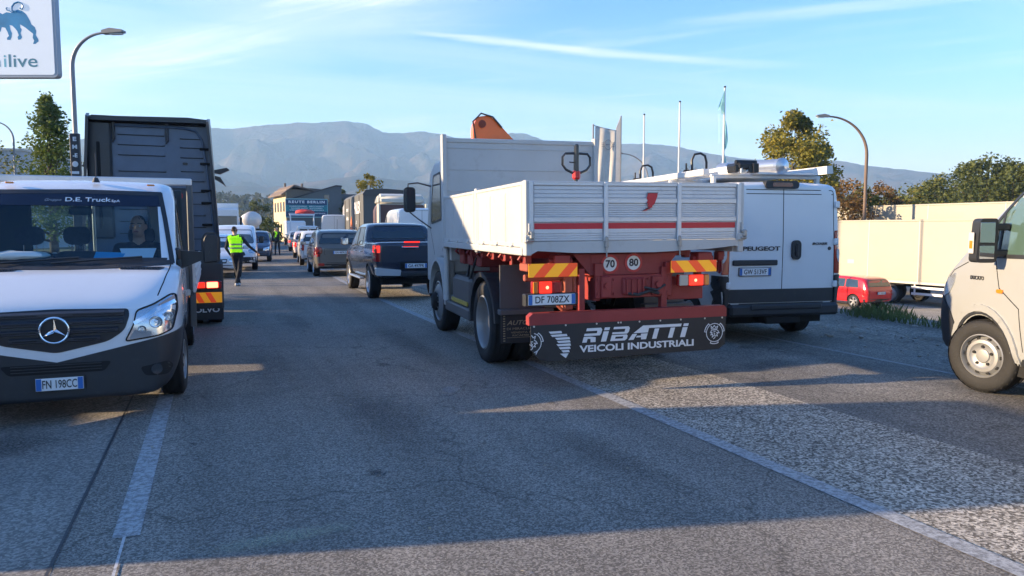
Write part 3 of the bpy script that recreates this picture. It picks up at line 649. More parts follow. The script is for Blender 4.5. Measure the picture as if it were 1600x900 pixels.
# ================= the tipper lorry with drop-side bed =================
def griffin(parent, cx, cz, r, y, half=False):
    """round emblem: crowned beast head inside a ring with three bars; drawn in white strokes"""
    mb = MB()
    def st(pts, w=.006):
        for q in strip([(cx+x*r, cz+z*r) for x, z in pts], w): mb.prism(q, 'y', y-.0015, y)
    def arc(rad, a0, a1, n=14): return [(rad*math.cos(a0+(a1-a0)*k/n), rad*math.sin(a0+(a1-a0)*k/n)) for k in range(n+1)]
    a0, a1 = (-1.3, 1.3) if half else (0, 2*math.pi)
    st(arc(.82, a0, a1, 24), .008)
    for a in ((R(30),) if half else (R(30), R(150), R(270))):
        st(arc(1.0, a-.42, a+.42, 8), .010); st([(0.82*math.cos(a-.42), .82*math.sin(a-.42)), (math.cos(a-.42), math.sin(a-.42))], .007); st([(0.82*math.cos(a+.42), .82*math.sin(a+.42)), (math.cos(a+.42), math.sin(a+.42))], .007)
    if half: st([(.82*math.cos(-.9), .82*math.sin(-.9)), (.35, -.95)], .009)
    L = [[(-.34, .36), (-.38, .62), (-.2, .46), (-.02, .68), (.12, .46), (.34, .6), (.26, .34), (-.34, .36)],
         [(-.3, .26), (-.44, .0), (-.24, .04), (-.40, -.22), (-.18, -.12), (-.24, -.44), (-.02, -.24)], [(-.22, .24), (.22, .26), (.42, .12), (.5, -.06), (.34, .0), (.24, -.04)],
         [(.2, .0), (.36, -.12), (.24, -.2), (.34, -.34), (.1, -.3), (.04, -.5), (-.1, -.58)], [(-.08, .1), (.1, .12)], [(-.06, -.02), (.06, -.14), (-.04, -.3)], [(-.34, .36), (.26, .34)]]
    for q in L:
        q2 = [p for p in q if (not half or p[0] > .0-.2)]
        if len(q2) > 1: st([(x*.95, z*.95) for x, z in q2], .0085)
    return mb.build('round_emblem', wink, parent, smooth=False)
def roundsign(parent, x, y, z, r, s):
    mb = MB(); mb.lathe((x, y, z), (0, -1, 0), [(r, -.003), (r, .002), (.001, .002)], 32); o = mb.build('speed_limit_disc', mat('sign_red', (.45, .02, .025), rough=.4, dirt=.2), parent)
    MB().lathe((x, y-.003, z), (0, -1, 0), [(r*.74, 0), (.001, 0.0008)], 32).build('white_disc', mat('sign_white', (.7, .7, .68), rough=.4, dirt=.15), o)
    text(s, r*1.05, ink, o, (x, y-.0055, z), 'back', depth=.0006, bold=.03)
def truck():
    TZ = R(17)
    ox, oy = 1.36, 7.945
    t = thing('tipper_lorry', 'old white drop-side lorry with dark red chassis and orange crane, waiting with brake lights on', 'truck', (ox, oy, 0), TZ, ry=R(-.45))
    bed = 1.25
    # ---- tailgate ----
    tg = MB().box(-bed+.005, bed-.005, -.030, .0, 1.575, 2.19, b=.004).build('tailgate', alu, t)
    cols = [(-bed+.06, -.415), (-.365, .45), (.50, bed-.06)]
    rows = [(2.145, 2.025), (1.965, 1.895), (1.893, 1.828), (1.768, 1.655), (1.653, 1.580)]
    for (x0, x1) in cols:
        for j, (z1, z0) in enumerate(rows):
            mb = MB(); n = 3 if j != 3 else 1
            for k in range(n):
                a = z0+(z1-z0)*k/n; b = z0+(z1-z0)*(k+1)/n; mb.box(x0+.006, x1-.006, -.040-(0 if n == 1 else .0), -.029, a+.0015, b-.0015, b=.003)
            mb.build('board', alu, tg)
        bx('red_stripe', redp, tg, x0+.008, x1-.008, -.0418, -.0402, 1.700, 1.762, b=0)
    for z0, z1 in ((2.148, 2.192), (1.968, 2.022), (1.772, 1.826)):
        for (x0, x1) in cols:
            mb = MB(); mb.box(x0-.003, x1+.003, -.052, -.03, z0, z1, b=.006); mb.box(x0, x1, -.056, -.05, z1-.010, z1-.002, b=.002); mb.build('rail', frame_al, tg)
    for x in (-bed+.03, -.39, .475, bed-.03):
        mb = MB(); mb.box(x-.024, x+.024, -.066, -.028, 1.56, 2.19, b=.007)
        for z in (1.62, 1.68, 1.74, 1.80, 1.9, 2.0, 2.08, 2.14): mb.cyl((x, -.068, z), (x, -.062, z), .006, n=6)
        mb.build('upright', frame_al, tg)
    for x in (-.39, .475):
        mb = MB(); mb.box(x-.02, x+.02, -.085, -.06, 1.50, 1.60, b=.008); mb.cyl((x, -.075, 1.4), (x, -.075, 1.52), .008, n=8); mb.box(x-.028, x+.012, -.09, -.07, 1.56, 1.62, b=.01); mb.build('latch', mat('galvanised_latch', (.35, .35, .34), rough=.5, metal=.6, dirt=.5), tg)
    # torn red sticker
    q = [(.095, 2.075), (.21, 2.075), (.205, 2.04), (.185, 1.99), (.17, 1.955), (.15, 1.945), (.145, 1.925), (.10, 1.905), (.075, 1.888), (.03, 1.886), (.055, 1.90), (.10, 1.915), (.115, 1.925), (.09, 1.93), (.105, 1.945), (.085, 1.95), (.10, 1.965), (.08, 1.975), (.095, 2.0), (.08, 2.02)]
    MB().prism(q, 'y', -.0585, -.0565).build('torn_red_sticker', redp, tg, smooth=False)
    MB().prism([(.083, 2.082), (.218, 2.082), (.213, 2.074), (.093, 2.074)], 'y', -.0590, -.0570).build('sticker_edge', ink, tg, smooth=False)
    mb = MB()
    for q in strip([(.045, 1.893), (.12, 1.93)], .008)+strip([(.07, 1.91), (.14, 1.905)], .006): mb.prism(q, 'y', -.0590, -.0570)
    mb.build('sticker_edge', ink, tg, smooth=False)
    # bottom sill with chamfered ends, a little bent
    MB().prism([(-bed-.0, 1.43), (-bed+.10, 1.478), (-bed+.50, 1.452), (.2, 1.445), (.85, 1.47), (bed-.07, 1.50), (bed+.02, 1.475), (bed+.02, 1.572), (-bed, 1.572)], 'y', -.055, .02).build('rear_sill', truckw, t, ang=20)
    for sx in (-1, 1):
        mb = MB(); mb.box(sx*bed-.035, sx*bed+.035, -.06, .05, 1.43, 2.2, b=.01); mb.box(sx*bed-.05, sx*bed+.05, -.09, -.03, 1.56, 1.64, b=.012); mb.cyl((sx*bed, -.08, 1.60), (sx*bed, -.08, 1.76), .010); mb.build('corner_post', truckw, t)
        mb = MB(); mb.box(sx*bed-.03, sx*bed+.055, -.105, -.05, 1.575, 1.60, b=.01); mb.box(sx*bed+.0, sx*bed+.05, -.11, -.07, 1.60, 1.68, b=.012); mb.cyl((sx*bed-.02, -.09, 1.66), (sx*bed+.05, -.09, 1.66), .014); mb.build('corner_latch', mat('galvanised_latch'), t)
        # side walls, two drop panels
        for (y0, y1) in ((.06, 1.98), (2.10, 4.02)):
            mb = MB(); mb.box(sx*bed-.02, sx*bed+.02, y0, y1, 1.515, 2.19, b=.005); p = mb.build('side_panel', truckw, t)
            ys = [y0+.05, y1-.05]+[y0+(y1-y0)*k/3 for k in (1, 2)]
            for y in ys:
                mb = MB(); mb.box(sx*(bed+.018)-.014, sx*(bed+.018)+.014, y-.022, y+.022, 1.50, 2.10 if y not in (y0+.05,) else 2.17, b=.01); mb.build('stiffener', truckw, p)
            mb = MB(); mb.box(sx*(bed+.022)-.008, sx*(bed+.022)+.008, y0, y1, 2.155, 2.192, b=.004); mb.box(sx*(bed+.022)-.008, sx*(bed+.022)+.008, y0, y1, 1.515, 1.56, b=.004); mb.build('panel_edge', truckw, p)
            for y in (y0+.35, (y0+y1)/2, y1-.35):
                mb = MB(); mb.box(sx*(bed+.03)-.012, sx*(bed+.03)+.012, y-.03, y+.03, 1.47, 1.56, b=.006); mb.cyl((sx*(bed+.045), y-.04, 1.52), (sx*(bed+.045), y+.04, 1.52), .014, n=8); mb.build('hinge', truckw, p)
        bx('middle_post', truckw, t, sx*bed-.03, sx*bed+.035, 1.99, 2.09, 1.40, 2.22, b=.01)
        mb = MB(); mb.box(sx*bed-.05, sx*bed+.03, .03, 4.05, 1.43, 1.51, b=.008); mb.build('side_rail', truckw, t)
        for y in (.25, 1.0, 1.5, 2.04, 2.6, 3.3):   # rusty hooks under the rail
            mb = MB(); mb.tube([(sx*(bed-.03), y, 1.43), (sx*(bed-.0), y+.03, 1.38), (sx*(bed-.05), y+.06, 1.34), (sx*(bed-.1), y+.02, 1.40)], .018, 6); mb.box(sx*(bed-.08)-.04, sx*(bed-.08)+.04, y-.05, y+.05, 1.33, 1.43, b=.01); mb.build('rope_hook', oxide, t)
    bx('bed_floor', mat('worn_steel_floor', (.22, .2, .18), rough=.8, var=.2, dirt=.5), t, -bed, bed, 0.02, 4.05, 1.49, 1.53)
    hb = MB().box(-bed, bed, 4.05, 4.10, 1.44, 3.10, b=.005).build('headboard', truckw, t)
    for k in range(1, 5): bx('headboard_joint', truckw, hb, -bed+.03, bed-.03, 4.042, 4.052, 1.44+k*.33+.18, 1.45+k*.33+.18, b=.002)
    bx('headboard_cap', truckw, hb, -bed-.005, bed+.005, 4.035, 4.12, 3.03, 3.10, b=.01)
    for sx in (-1, 1): bx('headboard_stake', truckw, hb, sx*(bed+.01)-.035, sx*(bed+.01)+.035, 4.00, 4.12, 1.40, 3.15, b=.01)
    # ---- chassis ----
    for sx in (-1, 1):
        mb = MB(); mb.box(sx*.42-.04, sx*.42+.04, .12, 5.9, .92, 1.17, b=.006); mb.build('chassis_rail', oxide, t)
        mb = MB(); mb.box(sx*.42-.05, sx*.42+.05, .05, 4.0, 1.19, 1.33, b=.006); mb.build('subframe_rail', oxide, t)
        bx('bumper_post', oxide, t, (-.62 if sx < 0 else .36)-.035, (-.62 if sx < 0 else .36)+.035, .05, .13, .78, 1.28, b=.006)
        mb = MB(); mb.box(sx*.85-.09, sx*.85+.09, .02, .2, 1.29, 1.43, b=.01); mb.cyl((sx*.85-.13, .1, 1.36), (sx*.85+.13, .1, 1.36), .035); mb.build('hinge_block', oxide, t)
    for y in (.9, 1.7, 2.6, 3.4): bx('cross_bearer', oxide, t, -1.15, 1.15, y, y+.08, 1.36, 1.44, b=.006)
    mb = MB(); mb.box(-.46, .46, .06, .14, .95, 1.20, b=.008); mb.box(-.15, .12, .02, .10, .98, 1.17, b=.02); mb.box(-.40, -.28, .03, .08, .96, 1.19, b=.01); mb.box(.2, .34, .03, .08, .97, 1.18, b=.01)
    for x in (-.34, .27): mb.cyl((x, -.0, 1.09), (x, .06, 1.09), .035, n=12)
    for x in (-.11, -.05, .02, .08): mb.box(x-.007, x+.007, .0, .05, .99, 1.16, b=.003)
    for x in (-.43, -.24, .17, .40):
        for z in (1.0, 1.15): mb.cyl((x, .045, z), (x, .062, z), .014, n=6)
    mb.build('rear_cross_member', oxide, t)
    mb = MB(); mb.box(-.50, .34, .09, .13, 1.20, 1.43, b=.006); mb.prism([(.34, 1.20), (.55, 1.43), (.34, 1.43)], 'y', .095, .125); mb.prism([(-.50, 1.20), (-.7, 1.43), (-.50, 1.43)], 'y', .095, .125); mb.build('sign_bracket', oxide, t)
    mb = MB(); mb.tube([(-.1, .035, 1.0), (.02, .0, .985), (.16, .02, 1.02), (.28, .03, .99)], .018); mb.tube([(.1, .03, 1.06), (.24, -.01, 1.03), (.36, .04, 1.08)], .014); mb.tube([(-.9, .2, 1.1), (-.7, .15, .9), (-.55, .2, .95), (-.5, .3, 1.2)], .016); mb.tube([(-.95, .3, .86), (-.7, .2, .88), (-.5, .3, .84)], .022); mb.build('hose', blackpl, t)
    mb = MB(); mb.box(-.80, -.70, .10, .3, .84, 1.2, b=.01); mb.box(-1.22, -.7, .18, .24, 1.15, 1.22, b=.01); mb.tube([(-.9, .15, .93), (-.82, .12, .84), (-.7, .15, .86)], .02); mb.box(-.70, -.66, .09, .2, .88, 1.24, b=.01); mb.box(-1.24, -1.16, .04, .3, 1.26, 1.34, b=.01); mb.build('lamp_bracket', mat('orange_red_bracket', (.32, .08, .05), rough=.5, dirt=.4), t)
    mb = MB(); mb.box(.45, .9, .14, .2, .9, 1.16, b=.01); mb.box(.80, .86, .1, .2, 1.14, 1.4, b=.01); mb.build('right_plate_bracket', oxide, t)
    roundsign(t, -.28, .085, 1.318, .105, '70'); roundsign(t, .0, .085, 1.328, .105, '80')
    # chevron boards
    rb = mat('reflective_red', (.62, .05, .01), rough=.35, emit=(1, .10, .02), es=.10); yb = mat('reflective_yellow', (.78, .36, .01), rough=.35, emit=(1, .42, .02), es=.10)  # faint glow put into both board colours, though the boards are no lamps
    for (x0, x1, z0, z1, y, dd) in ((-1.24, -.70, 1.205, 1.345, -.02, 1), (.40, .97, 1.215, 1.345, -.02, -1)):
        b = MB().box(x0, x1, y, y+.008, z0, z1, b=.002).build('chevron_board', yb, t); h = z1-z0
        for k in range(-1, 4):
            xa = x0+k*.27+.05
            q = [(xa, z0), (xa+.12, z0), (xa+.12+dd*h*.9, z1), (xa+dd*h*.9, z1)]
            # clip to the board
            bm = bmesh.new(); bm.faces.new([bm.verts.new((p[0], y-.0015, p[1])) for p in q])
            for co, no in (((x0+.003, 0, 0), (-1, 0, 0)), ((x1-.003, 0, 0), (1, 0, 0))): bmesh.ops.bisect_plane(bm, geom=bm.verts[:]+bm.edges[:]+bm.faces[:], plane_co=co, plane_no=no, clear_outer=True)
            if bm.faces:
                me = bpy.data.meshes.new('s'); bm.to_mesh(me); linkmesh('red_chevron', me, rb, b, smooth=False)
            bm.free()
    # tail lamps
    for (x0, x1, z0, z1, hx) in ((-1.20, -.88, 1.03, 1.165, -1.04), (.50, .88, 1.06, 1.19, .70)):
        l = MB().box(x0, x1, -.02, .05, z0, z1, b=.012).build('tail_lamp', redlens, t); k = (x1-x0)
        for (a, b, mm_) in (((0.0, .2, amber), (.22, .68, redon), (.70, 1, redlens)) if x0 < 0 else ((0, .3, mat('clear_lens', (.45, .42, .36), rough=.2)), (.32, .80, redon), (.82, 1., amber))):
            bx('lens', mm_, l, x0+k*a+.004, x0+k*b-.004, -.032, -.015, z0+.006, z1-.006, b=.008)
        MB().lathe((hx, -.034, (z0+z1)/2), (0, -1, 0), [(.018, 0), (.001, .004)], 12).build('bulb_glow', redhot, l)
    plate(t, (-1.0, -.06, .975), 'DF 708ZX'); bx('plate_carrier', blackpl, t, -1.29, -.70, -.048, .05, .905, 1.035, b=.01)
    # underrun bar and flap
    MB().prism([(-1.25, .71), (1.08, .71), (1.08, .80), (1.05, .835), (-1.21, .835), (-1.25, .80)], 'y', -.06, .05).build('underrun_bar', oxide, t, ang=20)
    fl = MB().prism([(-1.235, .712), (1.07, .712), (1.06, .40), (.98, .345), (-1.05, .325), (-1.14, .35), (-1.235, .46)], 'y', -.066, -.054).build('rubber_flap', mat('black_rubber_flap', (.018, .02, .024), rough=.55, var=.15, dirt=.2), t, smooth=False)
    mb = MB()
    for x in (-1.2, -.85, -.5, -.25, -.22, -.0, .25, .5, .8, 1.02): mb.cyl((x, -.07, .70), (x, -.062, .70), .010, n=8)
    mb.build('bolt', mat('zinc_bolt', (.6, .6, .58), rough=.4, metal=.7), fl)
    # lettering of the flap: slanted capitals cut by a line
    def rib(ch, ox_, w, h=.15, z0=.505):
        P = {'R': [(0, 0), (0, .55), (.72, .55), (.30, .45), (.62, .0)], }
        mb = MB(); s = .30
        def poly(pts):
            q = [(ox_+(x*w)+(z*h*s), z0+z*h) for x, z in pts]; mb.prism(q, 'y', -.0690, -.0665)
        if ch == 'R': [poly(p) for p in ([(0, 0), (.26, 0), (.26, .40), (0, .40)], [(.5, 0), (.80, 0), (.72, .34), (.42, .40), (.26, .40), (.26, .26), (.44, .24)], [(0, .46), (.95, .46), (1.0, .60), (1.0, .86), (.90, 1), (0.05, 1), (.05, .80), (.72, .80), (.74, .62), (0, .62)])]
        if ch == 'i': [poly(p) for p in ([(0, 0), (.8, 0), (.8, .72), (0, .72)], [(.02, .80), (.82, .80), (.82, 1), (.02, 1)])]
        if ch == 'B': [poly(p) for p in ([(0, 0), (.9, 0), (1.0, .12), (1.0, .32), (.92, .42), (0, .42), (0, .30), (.74, .30), (.74, .15), (.26, .15), (.26, .30), (0, .30)], [(0, .48), (.92, .48), (1, .6), (1, .88), (.9, 1), (0, 1), (0, .84), (.74, .84), (.74, .62), (0, .62)])]
        if ch == 'A': [poly(p) for p in ([(0, 0), (.28, 0), (.40, .42), (.14, .42)], [(.72, 0), (1.0, 0), (1.0, .42), (.62, .42)], [(.18, .48), (1, .48), (1, 1), (.62, 1)], [(.4, .16), (.75, .16), (.7, .28), (.42, .28)])]
        if ch == 'T': [poly(p) for p in ([(-.12, .80), (1.10, .80), (1.10, 1), (-.12, 1)], [(.36, 0), (.68, 0), (.68, .74), (.36, .74)])]
        mb.build('lettering', wink, fl, smooth=False)
    xx = -.665
    for ch, w, ad in (('R', .19, .205), ('i', .075, .10), ('B', .19, .205), ('A', .21, .215), ('T', .165, .185), ('T', .165, .20), ('i', .075, 0)): rib(ch, xx, w); xx += ad+.008
    text('VEICOLI INDUSTRIALI', .098, wink, fl, (-.01, -.0675, .435), 'back', w=1.36, depth=.001, bold=.03)
    mb = MB()   # striped wing mark
    for k, (a, b) in enumerate(((-1.04, -.90), (-1.02, -.84), (-.97, -.81), (-.95, -.805), (-.955, -.80), (-.93, -.805), (-.90, -.815))):
        z = .640-k*.034; mb.prism([(a, z), (b, z+.002), (b+.008, z-.022), (a+.02, z-.022)], 'y', -.0690, -.0665)
    mb.prism([(-.915, .402), (-.82, .402), (-.85, .352)], 'y', -.0690, -.0665); mb.build('striped_wing_mark', wink, fl, smooth=False)
    griffin(fl, .925, .535, .125, -.0665); griffin(fl, -1.225, .53, .125, -.0665, half=True)
    # ---- wheels, mudguards ----
    for sx in (-1, 1):
        wheel('wheel', t, sx*1.115, 1.86, .515, .27, 'truckrear', sx); wheel('wheel', t, sx*.80, 1.86, .515, .27, 'truckrear', sx)
        wheel('wheel', t, sx*1.07, 4.92, .50, .29, 'truckfront', sx, steer=R(2))
        arc = [(1.86+.66*math.cos(a), .52+.64*math.sin(a)) for a in [R(q) for q in range(-5, 186, 12)]]
        mb = MB()
        for k in range(len(arc)-1):
            (y0, z0), (y1, z1) = arc[k], arc[k+1]; c = .93
            i0 = (1.86+(y0-1.86)*c, .52+(z0-.52)*c); i1 = (1.86+(y1-1.86)*c, .52+(z1-.52)*c)
            for (xa, xb, oo, nn_) in ((sx*1.20, sx*1.26, 1., .90), (sx*.60, sx*1.21, .985, .97)):
                f = lambda p, q: (1.86+(p[0]-1.86)*q, .52+(p[1]-.52)*q)
                P = [f((y0, z0), oo), f((y1, z1), oo), f((y1, z1), nn_), f((y0, z0), nn_)]; mb.prism(P, 'x', xa, xb)
        mb.build('mudguard', blackpl, t, ang=50)
        bx('mudguard_plate', mat('grey_mudguard_plate', (.10, .095, .095), rough=.6, var=.1, dirt=.4), t, sx*1.22-.005 if sx < 0 else .66, -.66 if sx < 0 else sx*1.22, 1.11, 1.13, .76, 1.28, b=.004)
        mb = MB(); mb.box(min(sx*1.26, sx*.6), max(sx*1.26, sx*.6), .98, 1.10, .70, .76, b=.006); mb.build('flap_rail', mat('grey_mudguard_plate'), t)
        mf = MB().box(min(sx*1.24, sx*.62), max(sx*1.24, sx*.62), 1.02, 1.034, .36, .71, b=.003).build('mud_flap', mat('black_rubber_flap'), t)
        if sx < 0:
            gold = mat('faded_gold_letters', (.30, .25, .16), rough=.6)
            text('AUTO STAR', .075, gold, mf, (-.92, 1.018, .60), 'back', w=.50, depth=.001, bold=.015, shear=.3)
            text('DI MIRACLIA MARIO', .04, gold, mf, (-.92, 1.018, .53), 'back', w=.5, depth=.001); text('VENDITA AUTO E', .032, gold, mf, (-.92, 1.018, .485), 'back', w=.4, depth=.001); text('RICAMBI USATI', .03, gold, mf, (-.92, 1.018, .45), 'back', w=.36, depth=.001)
            mb = MB()
            for k in range(11): mb.box(-1.215, -1.19, 1.0165, 1.019, .385+k*.029, .398+k*.029)
            mb.box(-1.17, -.66, 1.0165, 1.019, .425, .429); mb.build('flap_border', gold, mf, smooth=False)
        mb = MB(); mb.box(min(sx*1.0, sx*1.04), max(sx*1.0, sx*1.04), 1.25, 1.33, 1.1, 1.4, b=.01); mb.build('mudguard_stay', oxide, t)
    for sx in (-1, 1): MB().lathe((sx*1.24, 4.92, .50), (sx, 0, 0), [(.16, -.05), (.16, .02), (.12, .07), (.001, .08)], 20).build('wheel_hub', dark, t)
    mb = MB(); mb.cyl((-1.0, 1.86, .515), (1.0, 1.86, .515), .09); mb.lathe((0, 1.86, .515), (1, 0, 0), [(.02, -.3), (.2, -.18), (.26, 0), (.2, .18), (.02, .3)], 20); mb.cyl((-1.0, 4.92, .5), (1.0, 4.92, .5), .06); mb.build('axle', dark, t)
    mb = MB()
    for sx in (-1, 1):
        for k in range(5): mb.box(sx*.62-.04, sx*.62+.04, 1.1+k*.1, 2.62-k*.1, .62-k*.018, .636-k*.018, b=.003)
    mb.build('leaf_spring', dark, t)
    # tank, boxes and side guard
    mb = MB(); mb.box(-1.16, -.55, 2.9, 4.0, .50, 1.0, b=.05); mb.build('battery_box', mat('grey_mudguard_plate'), t)
    mb = MB(); mb.cyl((.85, 2.8, .75), (.85, 4.0, .75), .28, n=24); mb.build('fuel_tank', frame_al, t)
    bx('side_marker_strip', mat('faded_yellow', (.45, .33, .06), rough=.6, dirt=.4), t, -1.19, -1.165, 2.95, 3.95, .60, .66, b=.004)
    bx('side_step', mat('grey_mudguard_plate'), t, -1.22, -1.0, 2.7, 4.3, .42, .58, b=.02)
    mb = MB(); mb.cyl((-1.2, 4.22, .58), (-1.2, 4.22, 1.5), .045); mb.box(-1.16, -.6, 4.15, 4.3, 1.2, 1.42, b=.02); mb.build('crane_support', truckw, t)
    mb = MB(); mb.tube([(-1.1, 2.7, 1.3), (-1.12, 3.0, 1.0), (-1.1, 3.3, .95), (-1.0, 3.5, 1.2)], .018); mb.build('hose', blackpl, t)
    for y in (2.5, 3.0, 3.5): bx('tool_bracket', oxide, t, -1.1, -.5, y, y+.25, 1.18, 1.36, b=.02)
    # ---- cab ----
    cp = [(4.36, 1.02), (4.36, 2.62), (4.44, 2.78), (4.7, 2.85), (5.6, 2.84), (5.95, 2.70), (6.32, 1.75), (6.36, .75), (5.48, .75), (5.44, 1.0), (5.3, 1.15), (5.06, 1.22), (4.75, 1.22), (4.53, 1.13), (4.44, 1.02)]
    mb = MB(); mb.prism(cp, 'x', -1.12, 1.12); cb = mb.mesh('cab')
    bm = bmesh.new(); bm.from_mesh(cb); bmesh.ops.bevel(bm, geom=[e for e in bm.edges if abs(abs(e.verts[0].co.x)-1.12) < .01 and abs(abs(e.verts[1].co.x)-1.12) < .01 and e.verts[0].co.x*e.verts[1].co.x > 0], offset=.05, segments=3, affect='EDGES', profile=.5); bm.to_mesh(cb); bv = BVHTree.FromBMesh(bm); bm.free()
    cab = linkmesh('cab', cb, truckw, t, ang=30)
    for side in ('left', 'right'):
        w = decal('door_window', bv, rnd([(4.98, 1.86), (5.86, 1.80), (5.82, 2.1), (5.62, 2.62), (5.02, 2.64)], .06), side, dglass, cab, grid=.3); decal('window_seal', bv, strip(rnd([(4.98, 1.86), (5.86, 1.80), (5.82, 2.1), (5.62, 2.62), (5.02, 2.64)], .06), .035, True), side, blackpl, w, off=.008, grid=.3)
        w = decal('rear_side_window', bv, rnd([(4.50, 1.9), (4.84, 1.9), (4.86, 2.60), (4.52, 2.60)], .06), side, dglass, cab, grid=.3); decal('window_seal', bv, strip(rnd([(4.50, 1.9), (4.84, 1.9), (4.86, 2.60), (4.52, 2.60)], .06), .03, True), side, blackpl, w, off=.008, grid=.3)
        decal('panel_gap', bv, strip([(4.92, 2.7), (4.92, 1.25)], .012)+strip([(5.92, 2.5), (5.98, 1.7), (5.6, 1.25)], .012), side, dark, cab, off=.002, th=.003)
    bx('side_vent', blackpl, cab, -1.135, -1.10, 4.5, 4.75, 1.74, 1.80, b=.004)
    bx('grab_handle', blackpl, cab, -1.16, -1.12, 4.46, 4.49, 1.95, 2.3, b=.008)
    mb = MB(); arc = [(4.92+.60*math.cos(R(q)), .58+.62*math.sin(R(q))) for q in range(0, 181, 15)]
    for k in range(len(arc)-1):
        f = lambda p, q: (4.92+(p[0]-4.92)*q, .58+(p[1]-.58)*q); mb.prism([f(arc[k], 1.04), f(arc[k+1], 1.04), f(arc[k+1], .95), f(arc[k], .95)], 'x', -1.24, -1.02); mb.prism([f(arc[k], 1.04), f(arc[k+1], 1.04), f(arc[k+1], .95), f(arc[k], .95)], 'x', 1.02, 1.24)
    mb.box(-1.24, -1.04, 4.24, 4.31, .5, .66, b=.01); mb.box(-1.2, -1.06, 4.28, 4.36, .62, 1.2, b=.02); mb.build('front_mudguard', truckw, cab, ang=50)
    MB().prism([(4.46, 1.22), (4.6, 1.36), (4.52, 1.42), (4.40, 1.3)], 'x', -1.136, -1.118).build('red_emblem', redp, cab)
    mb = MB(); mb.tube([(-1.1, 5.85, 2.45), (-1.35, 5.9, 2.52), (-1.52, 5.92, 2.50), (-1.52, 5.92, 2.4)], .014); mb.tube([(-1.1, 5.9, 1.7), (-1.35, 5.92, 1.88), (-1.5, 5.92, 2.0)], .012); mb.build('mirror_arm', mat('grey_mudguard_plate'), cab)
    m_ = MB(); m_.prism(rr(-1.50, 2.22, .20, .44, .06), 'y', 5.87, 5.97); m_ = m_.build('door_mirror', blackpl, cab); MB().prism(rr(-1.50, 2.22, .165, .40, .05), 'y', 5.862, 5.869).build('mirror_glass', mat('dark_mirror', (.10, .12, .13), rough=.05, metal=.8), m_)
    # ---- folded crane behind the headboard ----
    orange = mat('orange_crane_paint', (.98, .16, .012), rough=.35, coat=.4, var=.08, dirt=.25)
    cr = MB(); cr.prism(rnd([(-.76, 2.4), (-.76, 3.42), (-.70, 3.58), (-.5, 3.61), (-.38, 3.52), (-.02, 3.16), (.55, 2.6), (.5, 2.35)], .05), 'y', 4.16, 4.32); cr = cr.build('crane_boom', orange, t, ang=30); cr.location.z = -.13
    mb = MB(); mb.lathe((-.62, 4.14, 3.47), (0, -1, 0), [(.06, -.2), (.06, .01), (.001, .015)], 16); mb.build('boom_pivot', mat('crane_pin', (.2, .03, .01), rough=.5), cr)
    mb = MB(); mb.tube([(-.72, 4.15, 3.2), (-.77, 4.13, 3.5), (-.64, 4.12, 3.63), (-.45, 4.12, 3.58), (-.3, 4.13, 3.42)], .014); mb.build('hose', blackpl, cr)
    text('PK', .08, wink, cr, (-.14, 4.158, 3.18), 'back', depth=.001, bold=.02, rot=(R(90), R(45), 0))
    mb = MB(); mb.box(-.3, .3, 4.14, 4.34, 1.3, 2.5, b=.04); mb.build('crane_column', orange, t)
    return t
TR = truck()
# loose pallet truck standing in the bed: only the handle shows over the tailgate
def pallet_truck():
    c, s = math.cos(R(17)), math.sin(R(17)); lx, ly = -.36, .9
    t = thing('pallet_truck', 'black loop handle with red trigger of a pallet truck above the lorry tailgate', 'pallet truck', (1.36+lx*c-ly*s, 7.945+lx*s+ly*c, 1.54), R(17)); blk = mat('black_handle', (.015, .015, .017), rough=.3, coat=.5)
    mb = MB(); mb.tube([(-.02, 0, 1.035), (-.14, 0, 1.03), (-.172, 0, .99), (-.172, 0, .90), (-.13, 0, .845), (-.03, 0, .80)], .015, 10); mb.tube([(.02, 0, 1.035), (.14, 0, 1.03), (.172, 0, .99), (.172, 0, .90), (.13, 0, .845), (.03, 0, .80)], .015, 10)
    mb.box(-.028, .028, -.03, .03, .80, 1.14, b=.014); mb.tube([(-.02, -.02, .93), (-.07, -.03, .925), (-.1, -.03, .93)], .008, 6); mb.build('handle', blk, t)
    MB().box(-.045, .045, -.035, .035, .73, .84, b=.02).build('red_grip', mat('red_plastic', (.6, .03, .03), rough=.4), t)
    mb = MB(); mb.cyl((0, 0, .12), (0, .0, .76), .022); mb.build('shaft', blk, t)
    mb = MB(); mb.box(-.27, -.11, .05, 1.1, .06, .11, b=.02); mb.box(.11, .27, .05, 1.1, .06, .11, b=.02); mb.box(-.2, .2, -.05, .06, .05, .2, b=.02); mb.cyl((-.1, 0, .06), (.1, 0, .06), .06); mb.build('fork', mat('red_plastic'), t)
pallet_truck()
